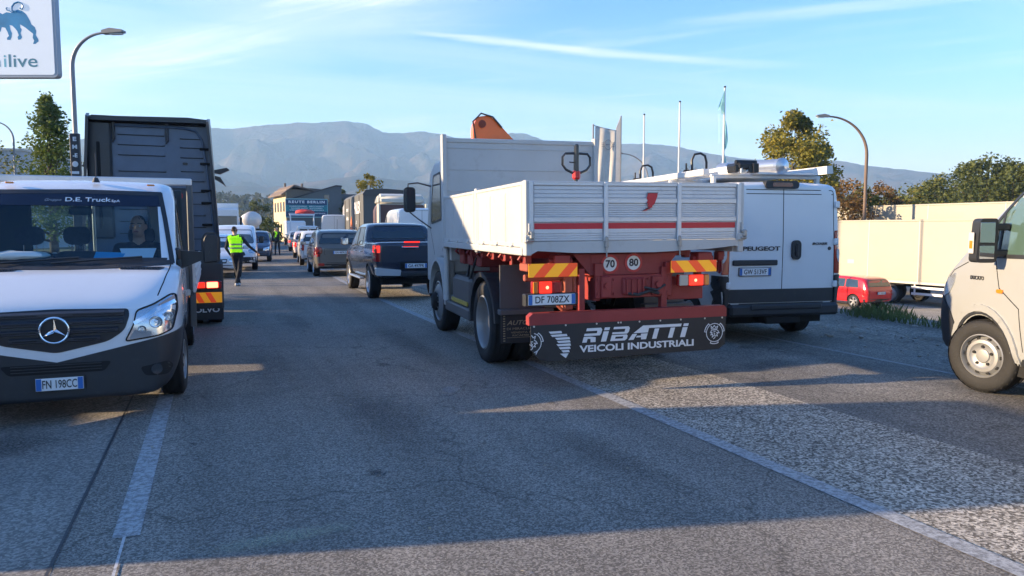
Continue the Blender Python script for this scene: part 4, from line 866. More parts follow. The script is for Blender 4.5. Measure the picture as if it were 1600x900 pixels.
# ================= people =================
skin = mat('skin', (.50, .29, .20), rough=.55, var=.08, vs=12); hairm = mat('dark_hair', (.025, .02, .017), rough=.7, bump=.6, bs=90, var=.3, vs=30)
clothd = mat('dark_cloth', (.02, .023, .03), rough=.9, var=.2, vs=10, bump=.3, bs=30); shoew = mat('white_shoes', (.6, .6, .6), rough=.6)
vestm = mat('lime_hi_vis', (.42, .85, .02), rough=.7, emit=(.45, 1, .02), es=.12, var=.08, vs=6); bandm = mat('reflective_band', (.55, .6, .5), rough=.4, metal=.3)  # vest cloth given a faint glow of its own
def seg(p, q, r0, r1, reg, n=12): return (Vector(p), Vector(q), r0, r1, reg)
def person(name, label, loc, rz, segs, balls, mats_, vest=True, voxel=.009, group=None, hair=True, headc=None, headfwd=(0, 1, 0)):
    t = thing(name, label, 'person', loc, rz, group); mb = MB()
    for p, q, r0, r1, reg in segs:
        d = (q-p); L = d.length; mb.cyl(p, q, r0, r1, n=14)
        for c, r in ((p, r0), (q, r1)): mb.lathe(c, d, [(.0005, -r)]+[(r*math.sin(a), -r*math.cos(a)) for a in (R(30), R(60), R(90), R(120), R(150))]+[(.0005, r)], 14)
    for c, s, reg in balls:
        T = Matrix.Translation(c) @ Matrix.Diagonal((*s, 1)); mb.T = T
        mb.lathe((0, 0, 0), (0, 0, 1), [(.0005, -1)]+[(math.sin(a), -math.cos(a)) for a in [R(20*k) for k in range(1, 9)]]+[(.0005, 1)], 18); mb.T = Matrix()
    me = evalmesh(mb.mesh('p'), [('REMESH', dict(mode='VOXEL', voxel_size=voxel)), ('SMOOTH', dict(factor=.5, iterations=3))])
    regs = sorted(set(s[4] for s in segs) | set(b[2] for b in balls)); idx = {r: i for i, r in enumerate(regs)}
    def region(c):
        best = (9, None)
        for p, q, r0, r1, reg in segs:
            d = q-p; k = max(0, min(1, (c-p).dot(d)/max(1e-6, d.length_squared))); dd = (c-(p+d*k)).length-(r0+(r1-r0)*k)
            if dd < best[0]: best = (dd, reg)
        for b, s, reg in balls:
            v = c-Vector(b); dd = (Vector((v.x/s[0], v.y/s[1], v.z/s[2])).length-1)*min(s)
            if dd < best[0]: best = (dd, reg)
        return best[1]
    for f in me.polygons: f.material_index = idx[region(f.center)]
    body = linkmesh('body', me, [mats_[r] for r in regs], t, ang=80)
    def layer(nm, pred, off, m, bands=None):
        bm = bmesh.new(); bm.from_mesh(me); bm.normal_update()
        nor = {v.index: v.normal.copy() for v in bm.verts}
        dl = [f for f in bm.faces if not pred(f.calc_center_median(), f.normal, f.material_index)]
        bmesh.ops.delete(bm, geom=dl, context='FACES')
        for v in bm.verts: v.co += nor.get(v.index, v.normal)*off
        for f in bm.faces: f.material_index = 0
        ex = bmesh.ops.extrude_face_region(bm, geom=bm.faces[:])
        if bands:
            for f in bm.faces: f.material_index = 1 if bands(f.calc_center_median()) else 0
        m2 = bpy.data.meshes.new(nm); bm.to_mesh(m2); bm.free(); return linkmesh(nm, m2, m, t, ang=80)
    if vest: layer('safety_vest', vest[0], .018, [vestm, bandm], vest[1])
    if hair:
        hc = Vector(headc); hf = Vector(headfwd)
        layer('hair', lambda c, n, m: (c-hc).length < .17 and c.z > hc.z-.02 and ((c-hc).dot(hf) < .045 or c.z > hc.z+.075) and not (c.z < hc.z+.03 and (c-hc).dot(hf) > -.01), .012, hairm)
    return t, body
def head(c, f, hairless=False, s=1.0):
    """balls and segments for a head at c looking along f (unit, horizontal)"""
    c = Vector(c); f = Vector(f).normalized(); r = Vector((f.y, -f.x, 0)); b = []; g = []
    b.append((c+Vector((0, 0, .02))*s, (.078*s, .095*s if abs(f.y) > .7 else .085*s, .105*s), 'skin')); b.append((c+f*.028*s+Vector((0, 0, -.055))*s, (.056*s, .06*s, .062*s), 'skin'))
    g.append(seg(c+f*.092*s+Vector((0, 0, .012))*s, c+f*.112*s+Vector((0, 0, -.022))*s, .008*s, .014*s, 'skin'))
    for e in (-1, 1):
        b.append((c+r*e*.08*s+f*-.005+Vector((0, 0, -.005))*s, (.013*s, .02*s, .03*s), 'skin')); g.append(seg(c+r*e*.012*s+f*.088*s+Vector((0, 0, .026))*s, c+r*e*.05*s+f*.075*s+Vector((0, 0, .026))*s, .008*s, .008*s, 'skin'))
    g.append(seg(c+r*-.02*s+f*.086*s+Vector((0, 0, -.055))*s, c+r*.02*s+f*.086*s+Vector((0, 0, -.055))*s, .008*s, .008*s, 'skin'))
    return b, g
def face(t, c, f, s=1.0):
    c = Vector(c); f = Vector(f).normalized(); r = Vector((f.y, -f.x, 0))
    for e in (-1, 1):
        mb = MB(); p = c+r*e*.031*s+f*.083*s+Vector((0, 0, .010))*s; mb.lathe(p, f, [(.013*s, 0), (.010*s, .004), (.001, .006)], 10); o = mb.build('eye', mat('eye_white', (.55, .52, .5), rough=.3), t); MB().lathe(p+f*.005, f, [(.005*s, 0), (.001, .003)], 8).build('pupil', ink, o)
        mb = MB(); mb.tube([c+r*e*.014*s+f*.096*s+Vector((0, 0, .034)), c+r*e*.035*s+f*.094*s+Vector((0, 0, .038)), c+r*e*.055*s+f*.078*s+Vector((0, 0, .032))], .005, 6); mb.build('eyebrow', hairm, t)
    MB().tube([c+r*-.024*s+f*.092*s+Vector((0, 0, -.055)), c+f*.098*s+Vector((0, 0, -.053)), c+r*.024*s+f*.092*s+Vector((0, 0, -.055))], .0055, 6).build('lips', mat('lips', (.3, .12, .1), rough=.5), t)
def hand(p, d, up, curl=.3, side=1, s=1.0):
    """palm and five fingers starting at wrist p along d; up = back of the hand"""
    p = Vector(p); d = Vector(d).normalized(); up = Vector(up); up = (up-d*up.dot(d)).normalized(); w = d.cross(up)*side; g = []
    for k in (-.028, -.01, .01, .028): g.append(seg(p+w*k*.6*s, p+d*.085*s+w*k*s, .015*s, .012*s, 'skin'))
    for k, L in ((-.034, .066), (-.011, .078), (.012, .073), (.034, .056)):
        a = p+d*.088*s+w*k*s; dd = (d-up*curl).normalized(); b = a+dd*L*.5*s; d3 = (d-up*curl*2.2).normalized(); e = b+d3*L*.5*s
        g += [seg(a, b, .0095*s, .0085*s, 'skin'), seg(b, e, .0085*s, .0075*s, 'skin')]
    a = p+d*.02*s-w*.03*s; dd = (d*.7-w*.75-up*.2).normalized(); g += [seg(a, a+dd*.035*s, .012*s, .0105*s, 'skin'), seg(a+dd*.035*s, a+dd*.035*s+(d*.9-w*.3-up*.3).normalized()*.03*s, .0105*s, .009*s, 'skin')]
    return g
def officer(name, label, loc, rz, pose):
    # local: looks along +y
    hipL, hipR = Vector((-.09, 0, .92)), Vector((.09, 0, .92)); chest = Vector((0, .0, 1.38)) + Vector(pose.get('lean', (0, 0, 0)))
    hc = chest+Vector(pose.get('head', (0, .03, .27))); f = Vector(pose.get('look', (0, 1, 0))); b, g = head(hc, f)
    sL, sR = chest+Vector((-.185, 0, .045)), chest+Vector((.185, 0, .045))
    g += [seg(hc+Vector((0, -.01, -.06)), chest+Vector((0, 0, .07)), .056, .062, 'skin')]
    g += [seg(chest+Vector((-.09, 0, .02)), chest+Vector((.09, 0, .02)), .115, .115, 'shirt'), seg(sL, sR, .068, .068, 'shirt'), seg(chest+Vector((-.06, 0, -.02)), Vector((-.06, 0, 1.02))+Vector(pose.get('lean', (0, 0, 0)))*.3, .118, .108, 'shirt'), seg(chest+Vector((.06, 0, -.02)), Vector((.06, 0, 1.02))+Vector(pose.get('lean', (0, 0, 0)))*.3, .118, .108, 'shirt')]
    g += [seg((-.07, 0, .95), (.07, 0, .95), .118, .118, 'trousers')]
    for k, (hp, sh, sgn) in enumerate(((hipL, sL, -1), (hipR, sR, 1))):
        kn, an = Vector(pose['knee'][k]), Vector(pose['ankle'][k]); g += [seg(hp, kn, .092, .062, 'trousers'), seg(kn, an, .062, .045, 'trousers')]
        ft = an+Vector((sgn*.03, .14, -.055)); g += [seg(an+Vector((0, -.03, -.05)), ft, .038, .036, 'shoe'), seg(an+Vector((0, -.04, -.035)), ft+Vector((0, 0, .0)), .038, .030, 'shoe'), seg(an, an+Vector((0, 0, -.05)), .042, .042, 'shoe')]
        el, wr = Vector(pose['elbow'][k]), Vector(pose['wrist'][k]); g += [seg(sh, el, .056, .043, 'shirt'), seg(el, wr, .043, .030, 'shirt')]
        g += hand(wr, wr-el, pose.get('palmup', [(0, 0, 1), (0, 0, 1)])[k], side=sgn)
    cx = chest
    vest = (lambda c, n, m: 1.0 < c.z < cx.z+.13 and abs(c.x-cx.x*(c.z-1)/.4*.8) < .185 and abs(c.y-cx.y) < .19 and not (c.z > cx.z+.08 and abs(c.x-cx.x) < .085 and c.z > cx.z+.1), lambda c: 1.10 < c.z < 1.145 or 1.21 < c.z < 1.255)
    t, body = person(name, label, loc, rz, g, b, dict(skin=skin, shirt=clothd, trousers=clothd, shoe=pose.get('shoe', shoew)), vest=vest, headc=hc, headfwd=f)
    face(t, hc, f); return t
x, y = g_ = rc(.58, 23.25)
officer('person', 'officer in lime vest and white shoes seen from behind, leaning on the white car', (*rc(.62, 23.2), 0), R(10), dict(lean=(-.05, .04, 0), head=(-.02, .05, .26), look=(.25, 1, 0), knee=[(-.04, .05, .50), (.06, .0, .50)], ankle=[(.03, .03, .09), (-.04, -.06, .09)], elbow=[(-.31, .0, 1.13), (.34, .06, 1.17)], wrist=[(-.22, .14, .92), (.50, .26, 1.00)], palmup=[(-1, 0, 0), (0, 0, 1)]))
officer('person', 'officer in lime green jacket standing in the road beside the blue car', (*rc(3.75, 49.5), 0), R(200), dict(lean=(0, .02, 0), look=(-.2, 1, 0), knee=[(-.11, .04, .50), (.11, .02, .50)], ankle=[(-.13, 0, .09), (.13, 0, .09)], elbow=[(-.30, -.02, 1.14), (.30, .0, 1.14)], wrist=[(-.22, .16, 1.0), (.30, .08, .88)], palmup=[(0, 0, 1), (1, 0, 0)], shoe=clothd))
# ================= white cab-chassis van on the left =================
def split_mesh(me, planes, pred):
    bm = bmesh.new(); bm.from_mesh(me)
    for co, no in planes: bmesh.ops.bisect_plane(bm, geom=bm.verts[:]+bm.edges[:]+bm.faces[:], plane_co=co, plane_no=no, dist=1e-5)
    outs = []
    for w_ in (False, True):
        b2 = bm.copy(); bmesh.ops.delete(b2, geom=[f for f in b2.faces if bool(pred(f.calc_center_median())) != w_], context='FACES')
        m2 = bpy.data.meshes.new('s'); b2.to_mesh(m2); b2.free(); outs.append(m2)
    bm.free(); return outs
def inflate(me, off):
    bm = bmesh.new(); bm.from_mesh(me); bm.normal_update()
    bd = [e for e in bm.edges if len(e.link_faces) == 1]
    old = {v: v.co.copy() for v in bm.verts}; nn = {v: v.normal.copy() for v in bm.verts}
    for v in bm.verts: v.co += nn[v]*off
    r = bmesh.ops.extrude_edge_only(bm, edges=bd)
    for v in [g for g in r['geom'] if isinstance(g, bmesh.types.BMVert)]:
        v.co -= min(nn.items(), key=lambda kv: (kv[0].co-v.co).length_squared)[1]*(off+.012)
    bmesh.ops.recalc_face_normals(bm, faces=bm.faces); bm.to_mesh(me); bm.free(); return me
def sprinter():
    t = thing('cab_van', 'white flatbed van facing us with a driver behind its windscreen and a black grille', 'van', (*rc(-1.29, 7.32), 0), A+math.pi)
    st = [(-2.35, .45, .965, 1.38, 2.17, .10, .12), (-2.28, .42, .985, 1.38, 2.24, .10, .12), (-2.0, .40, .99, 1.37, 2.245, .10, .12), (-1.70, .40, .993, 1.36, 2.12, .10, .10), (-.96, .40, .993, 1.30, 1.34, .2, .02), (-.62, .38, .993, 1.24, 1.30, .2, .06),
          (-.32, .30, .975, 1.08, 1.165, .2, .12), (-.12, .23, .92, .93, 1.07, .2, .15), (-.02, .20, .83, .76, .99, .2, .2), (.02, .24, .72, .62, .86, .2, .2)]
    gl = {(3, 5): 1, ('F', 3): 1, (2, 3): 1, (1, 3): 1, (3, 3): 1}
    outm, bv = shell(st, gl, [(sx*.99, -1.0, .35, .41) for sx in (-1, 1)], sub=3, crst={3: .45, 4: .65}, cr=(0, .4, .2, .5, .3, .25, 0))
    # bumper cut
    bump, rest = None, None
    pl = [((0, 0, 0), (1, 0, 0)), ((0, 0, .545), Vector((-.22, 0, 1))), ((0, 0, .545), Vector((.22, 0, 1))), ((0, -.62, 0), (0, 1, 0))]
    rest, bump = split_mesh(outm[0], pl, lambda c: c.z < .545+.22*abs(c.x) and c.y > -.62)
    linkmesh('body', rest, white, t, ang=40); linkmesh('front_bumper', inflate(bump, .010), greypl, t, ang=40)
    # upper glass
    bm = bmesh.new(); bm.from_mesh(outm[1]); 
    parts = {'windscreen': lambda c: c.y > -1.78 and abs(c.x) < .86 and c.z > 1.35 and abs(c.x) < .74+(2.2-c.z)*.16, 'rear_window': lambda c: c.y < -2.30}
    bm.free()
    r1, ws_ = split_mesh(outm[1], [], lambda c: c.y > -1.80 and abs(c.x) < .79+(2.08-c.z)*.15)
    r2, rw_ = split_mesh(r1, [], lambda c: c.y < -2.29)
    wsg = glass('windscreen_glass', (.74, .90, .96), .25, spec=.75)
    wo = linkmesh('windscreen', ws_, wsg, t, ang=60); linkmesh('rear_window', rw_, cglass, t, ang=60); linkmesh('side_window_glass', r2, glass('side_glass', (.35, .42, .42), .9), t, ang=60)
    linkmesh('wheel_arch_lining', outm[2], dark, t)
    # black frit and sun strip, washer base
    decal('sun_strip', bv, [(-.76, 1.935), (.76, 1.935), (.74, 2.065), (-.74, 2.065)], 'front', mat('dark_sun_strip', (.008, .012, .03), rough=.25), t, off=.004, th=.002, grid=.1)
    decal('windscreen_seal', bv, [p for p in strip([(-.885, 1.355), (-.81, 1.8), (-.755, 2.075), (0, 2.09), (.755, 2.075), (.81, 1.8), (.885, 1.355), (.4, 1.335), (0, 1.33), (-.4, 1.335)], .045, True)], 'front', blackpl, t, off=.006, th=.004, grid=.1)
    decal('cowl_panel', bv, [(-.84, -1.02), (.84, -1.02), (.82, -.93), (.4, -.89), (-.4, -.89), (-.82, -.93)], 'top', blackpl, t, off=.006, grid=.1)
    h = bv.ray_cast(Vector((-.05, 5, 1.995)), Vector((0, -1, 0))); ph = math.asin(h[1].z)
    rot = (R(90)-ph, 0, R(180))
    text('D.E. Truck', .085, wink, t, h[0]+h[1]*.010+Vector((-.02, 0, 0)), rot=rot, bold=.015, depth=.001, w=.42)
    text('SpA', .05, wink, t, h[0]+h[1]*.010+Vector((-.28, 0, -.01)), rot=rot, bold=.01, depth=.001); text('Gruppo', .05, mat('dim_lettering', (.3, .32, .34)), t, h[0]+h[1]*.010+Vector((.30, 0, -.005)), rot=rot, depth=.001, shear=.4, w=.15)
    # grille
    gp = [(-.56, .985), (0, 1.0), (.56, .985), (.57, .93), (.53, .80), (.40, .71), (0, .625), (-.40, .71), (-.53, .80), (-.57, .93)]
    gr = decal('grille', bv, rnd(gp, .05), 'front', mat('grille_black', (.012, .013, .018), rough=.45), t, off=.006, grid=.08)
    for k, z in enumerate((.955, .885, .815, .745)):
        w = (.53, .52, .48, .34)[k]
        mb = MB(); n = 26; pr_ = []
        for j in range(n+1):
            x = -w+2*w*j/n
            hh = bv.ray_cast(Vector((x, 5, z-.03*abs(x)*.3)), Vector((0, -1, 0)))[0]; pr_.append(hh+Vector((0, .018, 0)))
        vs = []; 
        for p in pr_: vs += [p+Vector((0, -.02, .030)), p+Vector((0, .012, .012)), p+Vector((0, .010, -.016)), p+Vector((0, -.02, -.026))]
        fs = [(4*j+q, 4*j+q+1, 4*j+q+5, 4*j+q+4) for j in range(n) for q in range(3)]
        mb.add(vs, fs); mb.build('grille_slat', mat('grille_slat_grey', (.035, .038, .048), rough=.4, var=.1), gr)
        mb = MB()
        for j in range(60):
            x = -w+.03+(2*w-.06)*j/59
            if abs(x) < .14: continue
            p = bv.ray_cast(Vector((x, 5, z-.03*abs(x)*.3)), Vector((0, -1, 0)))[0]; mb.box(x-.004, x+.004, p.y+.026, p.y+.033, p.z-.006, p.z+.004)
        mb.build('grille_perforation', dark, gr, smooth=False)['kind'] = 'stuff'
    # round emblem with three-pointed star
    h = bv.ray_cast(Vector((0, 5, .83)), Vector((0, -1, 0))); c = h[0]+Vector((0, .055, 0))
    mb = MB(); mb.T = Matrix.Translation(c); ringp = []
    for k in range(48): pass
    mb.lathe((0, 0, 0), (0, 1, 0), [(.108+.011*math.cos(a), .011*math.sin(a)) for a in [R(q) for q in range(0, 361, 45)]], 48)
    for k in range(3):
        a = R(90+120*k); d = Vector((math.cos(a), 0, math.sin(a))); q = Vector((-math.sin(a), 0, math.cos(a)))
        mb.add([d*.104, q*.017+d*.012, -q*.017+d*.012, Vector((0, .018, 0)), Vector((0, -.01, 0))], [(0, 1, 3), (0, 3, 2), (0, 4, 1), (0, 2, 4)])
        a2 = a+R(60); mb.add([Vector((0, .018, 0)), q*.017+d*.012, Vector((math.cos(a2)*.01, 0, math.sin(a2)*.01))], [(0, 1, 2)])
    mb.build('star_emblem', chrome, gr, ang=30); MB().lathe(c-Vector((0, .02, 0)), (0, 1, 0), [(.105, 0), (.001, .004)], 32).build('emblem_disc', mat('grille_black'), gr)
    # lamps
    hp = [(-.53, .70), (-.60, .84), (-.625, .965), (-.76, 1.01), (-.895, 1.085), (-.935, 1.08), (-.945, .95), (-.905, .775), (-.80, .735)]
    for sx in (1, -1):
        q = [(x*sx, z) for x, z in hp]; q = q if sx > 0 else q[::-1]
        b = decal('headlamp', bv, rnd(q, .03), 'front', lampglass, t, off=.004, th=.02, grid=.05)
        def on(x, z, o=.0):
            h_ = bv.ray_cast(Vector((x*sx, 5, z)), Vector((0, -1, 0))); return h_[0]+h_[1]*o, h_[1]
        decal('lamp_bezel', bv, strip(rnd(q, .03), .012, True), 'front', dark, b, off=.009, th=.004, grid=.06)
        decal('lamp_divider', bv, [[(x*sx, z) for x, z in w_] for w_ in strip([(-.61, .86), (-.70, .91), (-.77, .96), (-.92, 1.02)], .03)], 'front', chrome, b, off=.016, th=.004, grid=.06)
        decal('turn_signal', bv, [(x*sx, z) for x, z in ((-.80, 1.0), (-.92, 1.075), (-.93, 1.04), (-.82, .975))], 'front', mat('pale_amber', (.5, .32, .25), rough=.15, metal=.3), b, off=.012, th=.004, grid=.06)
        for x, z, r in ((-.78, .86, .055), (-.67, .80, .036), (-.875, .90, .042)):
            p, n_ = on(x, z, .005); MB().lathe(p, (0, 1, .0), [(r, .03), (r*.96, .036), (r*.8, .012), (r*.4, -.004), (.001, -.006)], 20).build('reflector', chrome, b); MB().lathe(p, (0, 1, 0), [(r*.3, .01), (.001, .018)], 12).build('bulb', mat('bulb_glass', (.8, .82, .85), rough=.05, metal=.4), b)
        decal('lower_lamp', bv, [(x*sx, z) for x, z in ((-.56, .715), (-.74, .735), (-.74, .775), (-.61, .80))], 'front', mat('dim_lens', (.30, .32, .34), rough=.1), b, off=.014, th=.004, grid=.06)
        # fog lamp recess
        f_ = decal('fog_lamp_recess', bv, rnd([(x*sx, z) for x, z in ((-.64, .46), (-.86, .50), (-.90, .44), (-.86, .37), (-.68, .38))], .03), 'front', dark, t, off=.013, th=.004, grid=.06)
        p, n_ = on(-.77, .435, .012); MB().lathe(p, n_, [(.05, -.01), (.048, .006), (.03, .004), (.001, .002)], 20).build('fog_lamp', mat('fog_glass', (.04, .043, .048), rough=.08, coat=1), f_)
        decal('bonnet_gap', bv, strip([(-.875*sx, -1.0), (-.865*sx, -.7), (-.83*sx, -.42), (-.79*sx, -.22)], .010), 'top', dark, t, off=.002, th=.003, grid=.1)
        vt = decal('bonnet_vent', bv, rnd([(x*sx, y_) for x, y_ in ((-.40, -.80), (-.45, -.72), (-.78, -.70), (-.83, -.78), (-.80, -.82))], .02), 'top', mat('grille_black'), t, off=.006, th=.008, grid=.08)
        mb = MB()
        for k in range(14):
            x = sx*(-.44-.026*k); p = bv.ray_cast(Vector((x, -.765, 5)), Vector((0, 0, -1)))[0]; mb.box(x-.004, x+.004, -.80, -.725, p.z-.01, p.z+.012)
        mb.build('vent_rib', mat('grille_slat_grey'), vt, smooth=False)['kind'] = 'stuff'
        decal('door_gap', bv, strip([(-1.02, 1.36), (-1.0, 1.2), (-1.34, .78), (-1.38, .46)], .010)+strip([(-2.2, 2.1), (-2.22, 1.4), (-2.2, .5)], .010), 'left' if sx > 0 else 'right', dark, t, off=.002, th=.003)
        decal('side_rub_strip', bv, rnd([(-1.42, .62), (-2.2, .62), (-2.2, .72), (-1.40, .72)], .02), 'left' if sx > 0 else 'right', greypl, t, off=.014)
        decal('door_window_seal', bv, strip([(-2.1, 1.38), (-1.15, 1.38), (-1.74, 1.97), (-2.1, 2.03)], .04, True), 'left' if sx > 0 else 'right', blackpl, t, off=.005, th=.004)
        decal('wheel_arch_trim', bv, strip([(-1.0+.44*math.cos(R(a)), .35+.45*math.sin(R(a))) for a in range(8, 150, 12)], .035), 'left' if sx > 0 else 'right', greypl, t, off=.014, th=.01)
        mb = MB(); mb.box(-sx*.95-.0, -sx*.95+.0, 0, 0, 0, 0)
        # mirror
        mi = MB().prism(rnd([(-1.165, 1.31), (-1.345, 1.33), (-1.355, 1.61), (-1.31, 1.66), (-1.20, 1.66), (-1.16, 1.59)], .04) if sx > 0 else rnd([(1.165, 1.31), (1.345, 1.33), (1.355, 1.61), (1.31, 1.66), (1.20, 1.66), (1.16, 1.59)], .04), 'y', -1.30, -1.16)
        me_ = mi.mesh('m'); bm = bmesh.new(); bm.from_mesh(me_); bmesh.ops.bevel(bm, geom=[e for e in bm.edges if len(e.link_faces) == 2 and e.calc_face_angle() > 1.2 and e.verts[0].co.y > -1.2], offset=.03, segments=3, affect='EDGES'); bm.to_mesh(me_); bm.free()
        mi = linkmesh('door_mirror', me_, blackpl, t); 
        MB().prism([(x*.94+(-sx*1.26)*.06, z*.94+1.48*.06) for x, z in rnd([(-sx*1.165, 1.31), (-sx*1.345, 1.33), (-sx*1.35, 1.65), (-sx*1.17, 1.65)], .04)], 'y', -1.304, -1.298).build('mirror_glass', chrome, mi)
        mb = MB(); mb.prism([(-sx*.95, 1.27), (-sx*1.18, 1.37), (-sx*1.18, 1.45), (-sx*.95, 1.47)], 'y', -1.30, -1.20); mb.build('mirror_arm', blackpl, mi); bx('mirror_foot', blackpl, mi, -sx*.93-.03, -sx*.93+.03, -1.36, -1.12, 1.25, 1.50, b=.02)
        wheel('wheel', t, sx*.865, -1.0, .345, .225, 'steel', sx, steer=R(-3)); wheel('wheel', t, sx*.865, -4.4, .345, .225, 'steel', sx)
    bi = decal('bumper_intake', bv, rnd([(-.42, .535), (.42, .535), (.36, .45), (-.36, .45)], .03), 'front', dark, t, off=.014, th=.004, grid=.1)
    for z in (.52, .495, .47): decal('intake_slat', bv, [(-.34, z), (.34, z), (.34, z+.008), (-.34, z+.008)], 'front', greypl, bi, off=.022, th=.005, grid=.15)
    plate(t, (-.02, .055, .365), 'FN 198CC', 'front', w=.36)
    for y0, a in ((.0, 0), (-.35, 0)):
        mb = MB(); P = [(.70+y0*1.5, -.91, 1.365), (.3+y0*1.6, -.97, 1.395), (-.05+y0*1.6, -1.0, 1.415)]; mb.tube(P, .010, 6); mb.build('wiper', blackpl, t)
    mb = MB(); mb.cyl((-.12, -1.85, 2.20), (-.12, -1.85, 2.25), .04, .02); mb.tube([(-.12, -1.85, 2.24), (-.12, -1.9, 2.40), (-.11, -1.95, 2.52)], .005, 6); mb.build('roof_aerial', blackpl, t)
    for sx in (-1, 1): bx('marker_lamp', mat('amber_lens'), t, sx*.66-.04, sx*.66+.04, -1.80, -1.76, 2.165, 2.185, b=.008)
    # interior
    blk = mat('cab_interior', (.03, .045, .055), rough=.85, var=.1); seatm = mat('seat_cloth', (.035, .045, .06), rough=.95, var=.2, vs=20)
    mb = MB(); mb.prism([(-.92, 1.31), (-1.05, 1.345), (-1.35, 1.31), (-1.45, 1.16), (-1.5, .9), (-1.0, .9)], 'x', -.9, .9); T_ = mb.mesh('d'); db = linkmesh('dashboard', T_, blk, t); bx('instrument_hood', blk, db, -.68, -.30, -1.45, -1.15, 1.31, 1.39, b=.03); bx('centre_console', blk, db, -.18, .20, -1.5, -1.2, 1.1, 1.38, b=.03)
    bx('cab_floor', blk, t, -.92, .92, -2.33, -.95, .5, .6); bx('door_lining', blk, t, -.965, -.93, -2.3, -1.0, .6, 1.38, b=.01); bx('door_lining', blk, t, .93, .965, -2.3, -1.0, .6, 1.38, b=.01); bx('headlining', mat('grey_headlining', (.10, .11, .12), rough=.95), t, -.74, .74, -2.28, -1.82, 2.11, 2.12)
    mb = MB(); mb.box(-.95, .95, -2.30, -2.27, .6, 1.42, b=.005); mb.build('rear_wall', mat('rear_wall_trim', (.11, .13, .15), rough=.85), t); bx('rear_wall_header', blk, t, -.85, .85, -2.30, -2.27, 1.99, 2.14, b=.005)
    for x0, x1 in ((-.95, -.74), (.58, .95)): bx('rear_wall_pillar', blk, t, x0, x1, -2.30, -2.26, 1.42, 2.15, b=.01)
    for x in (-.52, .12, .58):
        sq = MB().prism(rr(x, 1.16, .46, .58, .10), 'y', -2.18, -2.05).build('seat_backrest', seatm, t); hr = MB().prism(rr(x, 1.62, .27, .20, .08), 'y', -2.20, -2.10).build('headrest', seatm, sq)
        mb = MB(); mb.cyl((x-.06, -2.14, 1.45), (x-.06, -2.14, 1.6), .007); mb.cyl((x+.06, -2.14, 1.45), (x+.06, -2.14, 1.6), .007); mb.build('headrest_rod', chrome, hr); bx('seat_cushion', seatm, sq, x-.23, x+.23, -2.1, -1.6, .82, .95, b=.05)
    mb = MB(); T2 = Matrix.Translation((-.50, -1.56, 1.27)) @ Matrix.Rotation(R(65), 4, 'X'); mb.T = T2
    mb.lathe((0, 0, 0), (0, 0, 1), [(.19+.015*math.cos(R(q)), .015*math.sin(R(q))) for q in range(0, 361, 60)], 28); mb.box(-.18, .18, -.02, .02, -.01, .01); mb.cyl((0, 0, -.12), (0, 0, .0), .04); mb.build('steering_wheel', blk, t)
    bx('rear_view_mirror', blk, t, -.10, .12, -1.66, -1.62, 1.84, 1.93, b=.02)
    # driver (a person of his own) and loose things on the dash
    tm = Matrix.Translation((*rc(-1.29, 7.32), 0)) @ Matrix.Rotation(A+math.pi, 4, 'Z')
    def wp(x, y_, z): return tm @ Vector((x, y_, z))
    hc = Vector((0, 0, .85)); f = Vector((.15, 1, 0)).normalized(); b, g = head(hc, f, s=1.02)
    g += [seg(hc+Vector((0, -.02, -.07)), (0, -.03, .66), .058, .066, 'skin'), seg((-.19, -.03, .60), (.19, -.03, .60), .075, .075, 'shirt'), seg((-.08, -.03, .55), (-.07, 0, .12), .135, .14, 'shirt'), seg((.08, -.03, .55), (.07, 0, .12), .135, .14, 'shirt'), seg((-.09, 0, .1), (-.13, .42, .14), .095, .075, 'trousers'), seg((.09, 0, .1), (.13, .42, .14), .095, .075, 'trousers'), seg((-.13, .42, .14), (-.14, .55, -.25), .07, .05, 'trousers'), seg((.13, .42, .14), (.14, .55, -.25), .07, .05, 'trousers')]
    for sgn in (-1, 1):
        el = Vector((sgn*.27, .12, .36)); wr = Vector((sgn*.15, .36, .46)); g += [seg((sgn*.20, -.03, .60), el, .062, .05, 'shirt'), seg(el, wr, .048, .032, 'shirt')]; g += hand(wr, (sgn*.02, .5, .25), (0, -.4, 1), curl=.6, side=sgn)
    p0 = wp(-.50, -2.0, .87)
    td, _ = person('person', 'dark-haired driver in a dark jacket sitting at the wheel of the white van', p0, A+math.pi, g, b, dict(skin=skin, shirt=clothd, trousers=clothd), vest=None, headc=hc, headfwd=f, voxel=.008); face(td, hc, f, 1.02)
    o = MB().prism([(-.17, -.12), (.17, -.12), (.10, .13), (-.13, .10)], 'z', 0, .003).build('paper', mat('white_paper', (.75, .78, .8), rough=.7)); o.location = wp(-.56, -1.10, 1.42); o.rotation_euler = (R(-38), 0, A+math.pi); setp(o, 'white sheet of paper lying on the van dashboard in front of the driver', 'paper')
    o = MB().prism([(-.15, -.08), (.12, -.10), (.14, .06), (-.10, .09)], 'z', 0, .01).build('folder', mat('blue_folder', (.02, .35, .62), rough=.5)); o.location = wp(-.30, -1.08, 1.40); o.rotation_euler = (R(-35), 0, A+math.pi); setp(o, 'bright blue folder lying on the van dashboard beside the white paper', 'folder')
    mb = MB(); mb.T = Matrix.Diagonal((.30, .11, .055, 1)); mb.lathe((0, 0, 0), (0, 0, 1), [(.001, -1)]+[(math.sin(R(a)), -math.cos(R(a))) for a in range(15, 180, 15)]+[(.001, 1)], 24); me_ = mb.mesh('bag')
    for v in me_.vertices: v.co += Vector(noise.noise_vector(v.co*14))*.014
    o = linkmesh('plastic_bag', me_, mat('pale_plastic_bag', (.5, .56, .56), rough=.35)); o.location = wp(.50, -1.10, 1.43); o.rotation_euler = (0, 0, A+math.pi+.1); setp(o, 'crumpled pale plastic bag lying on the passenger side of the van dashboard', 'bag')
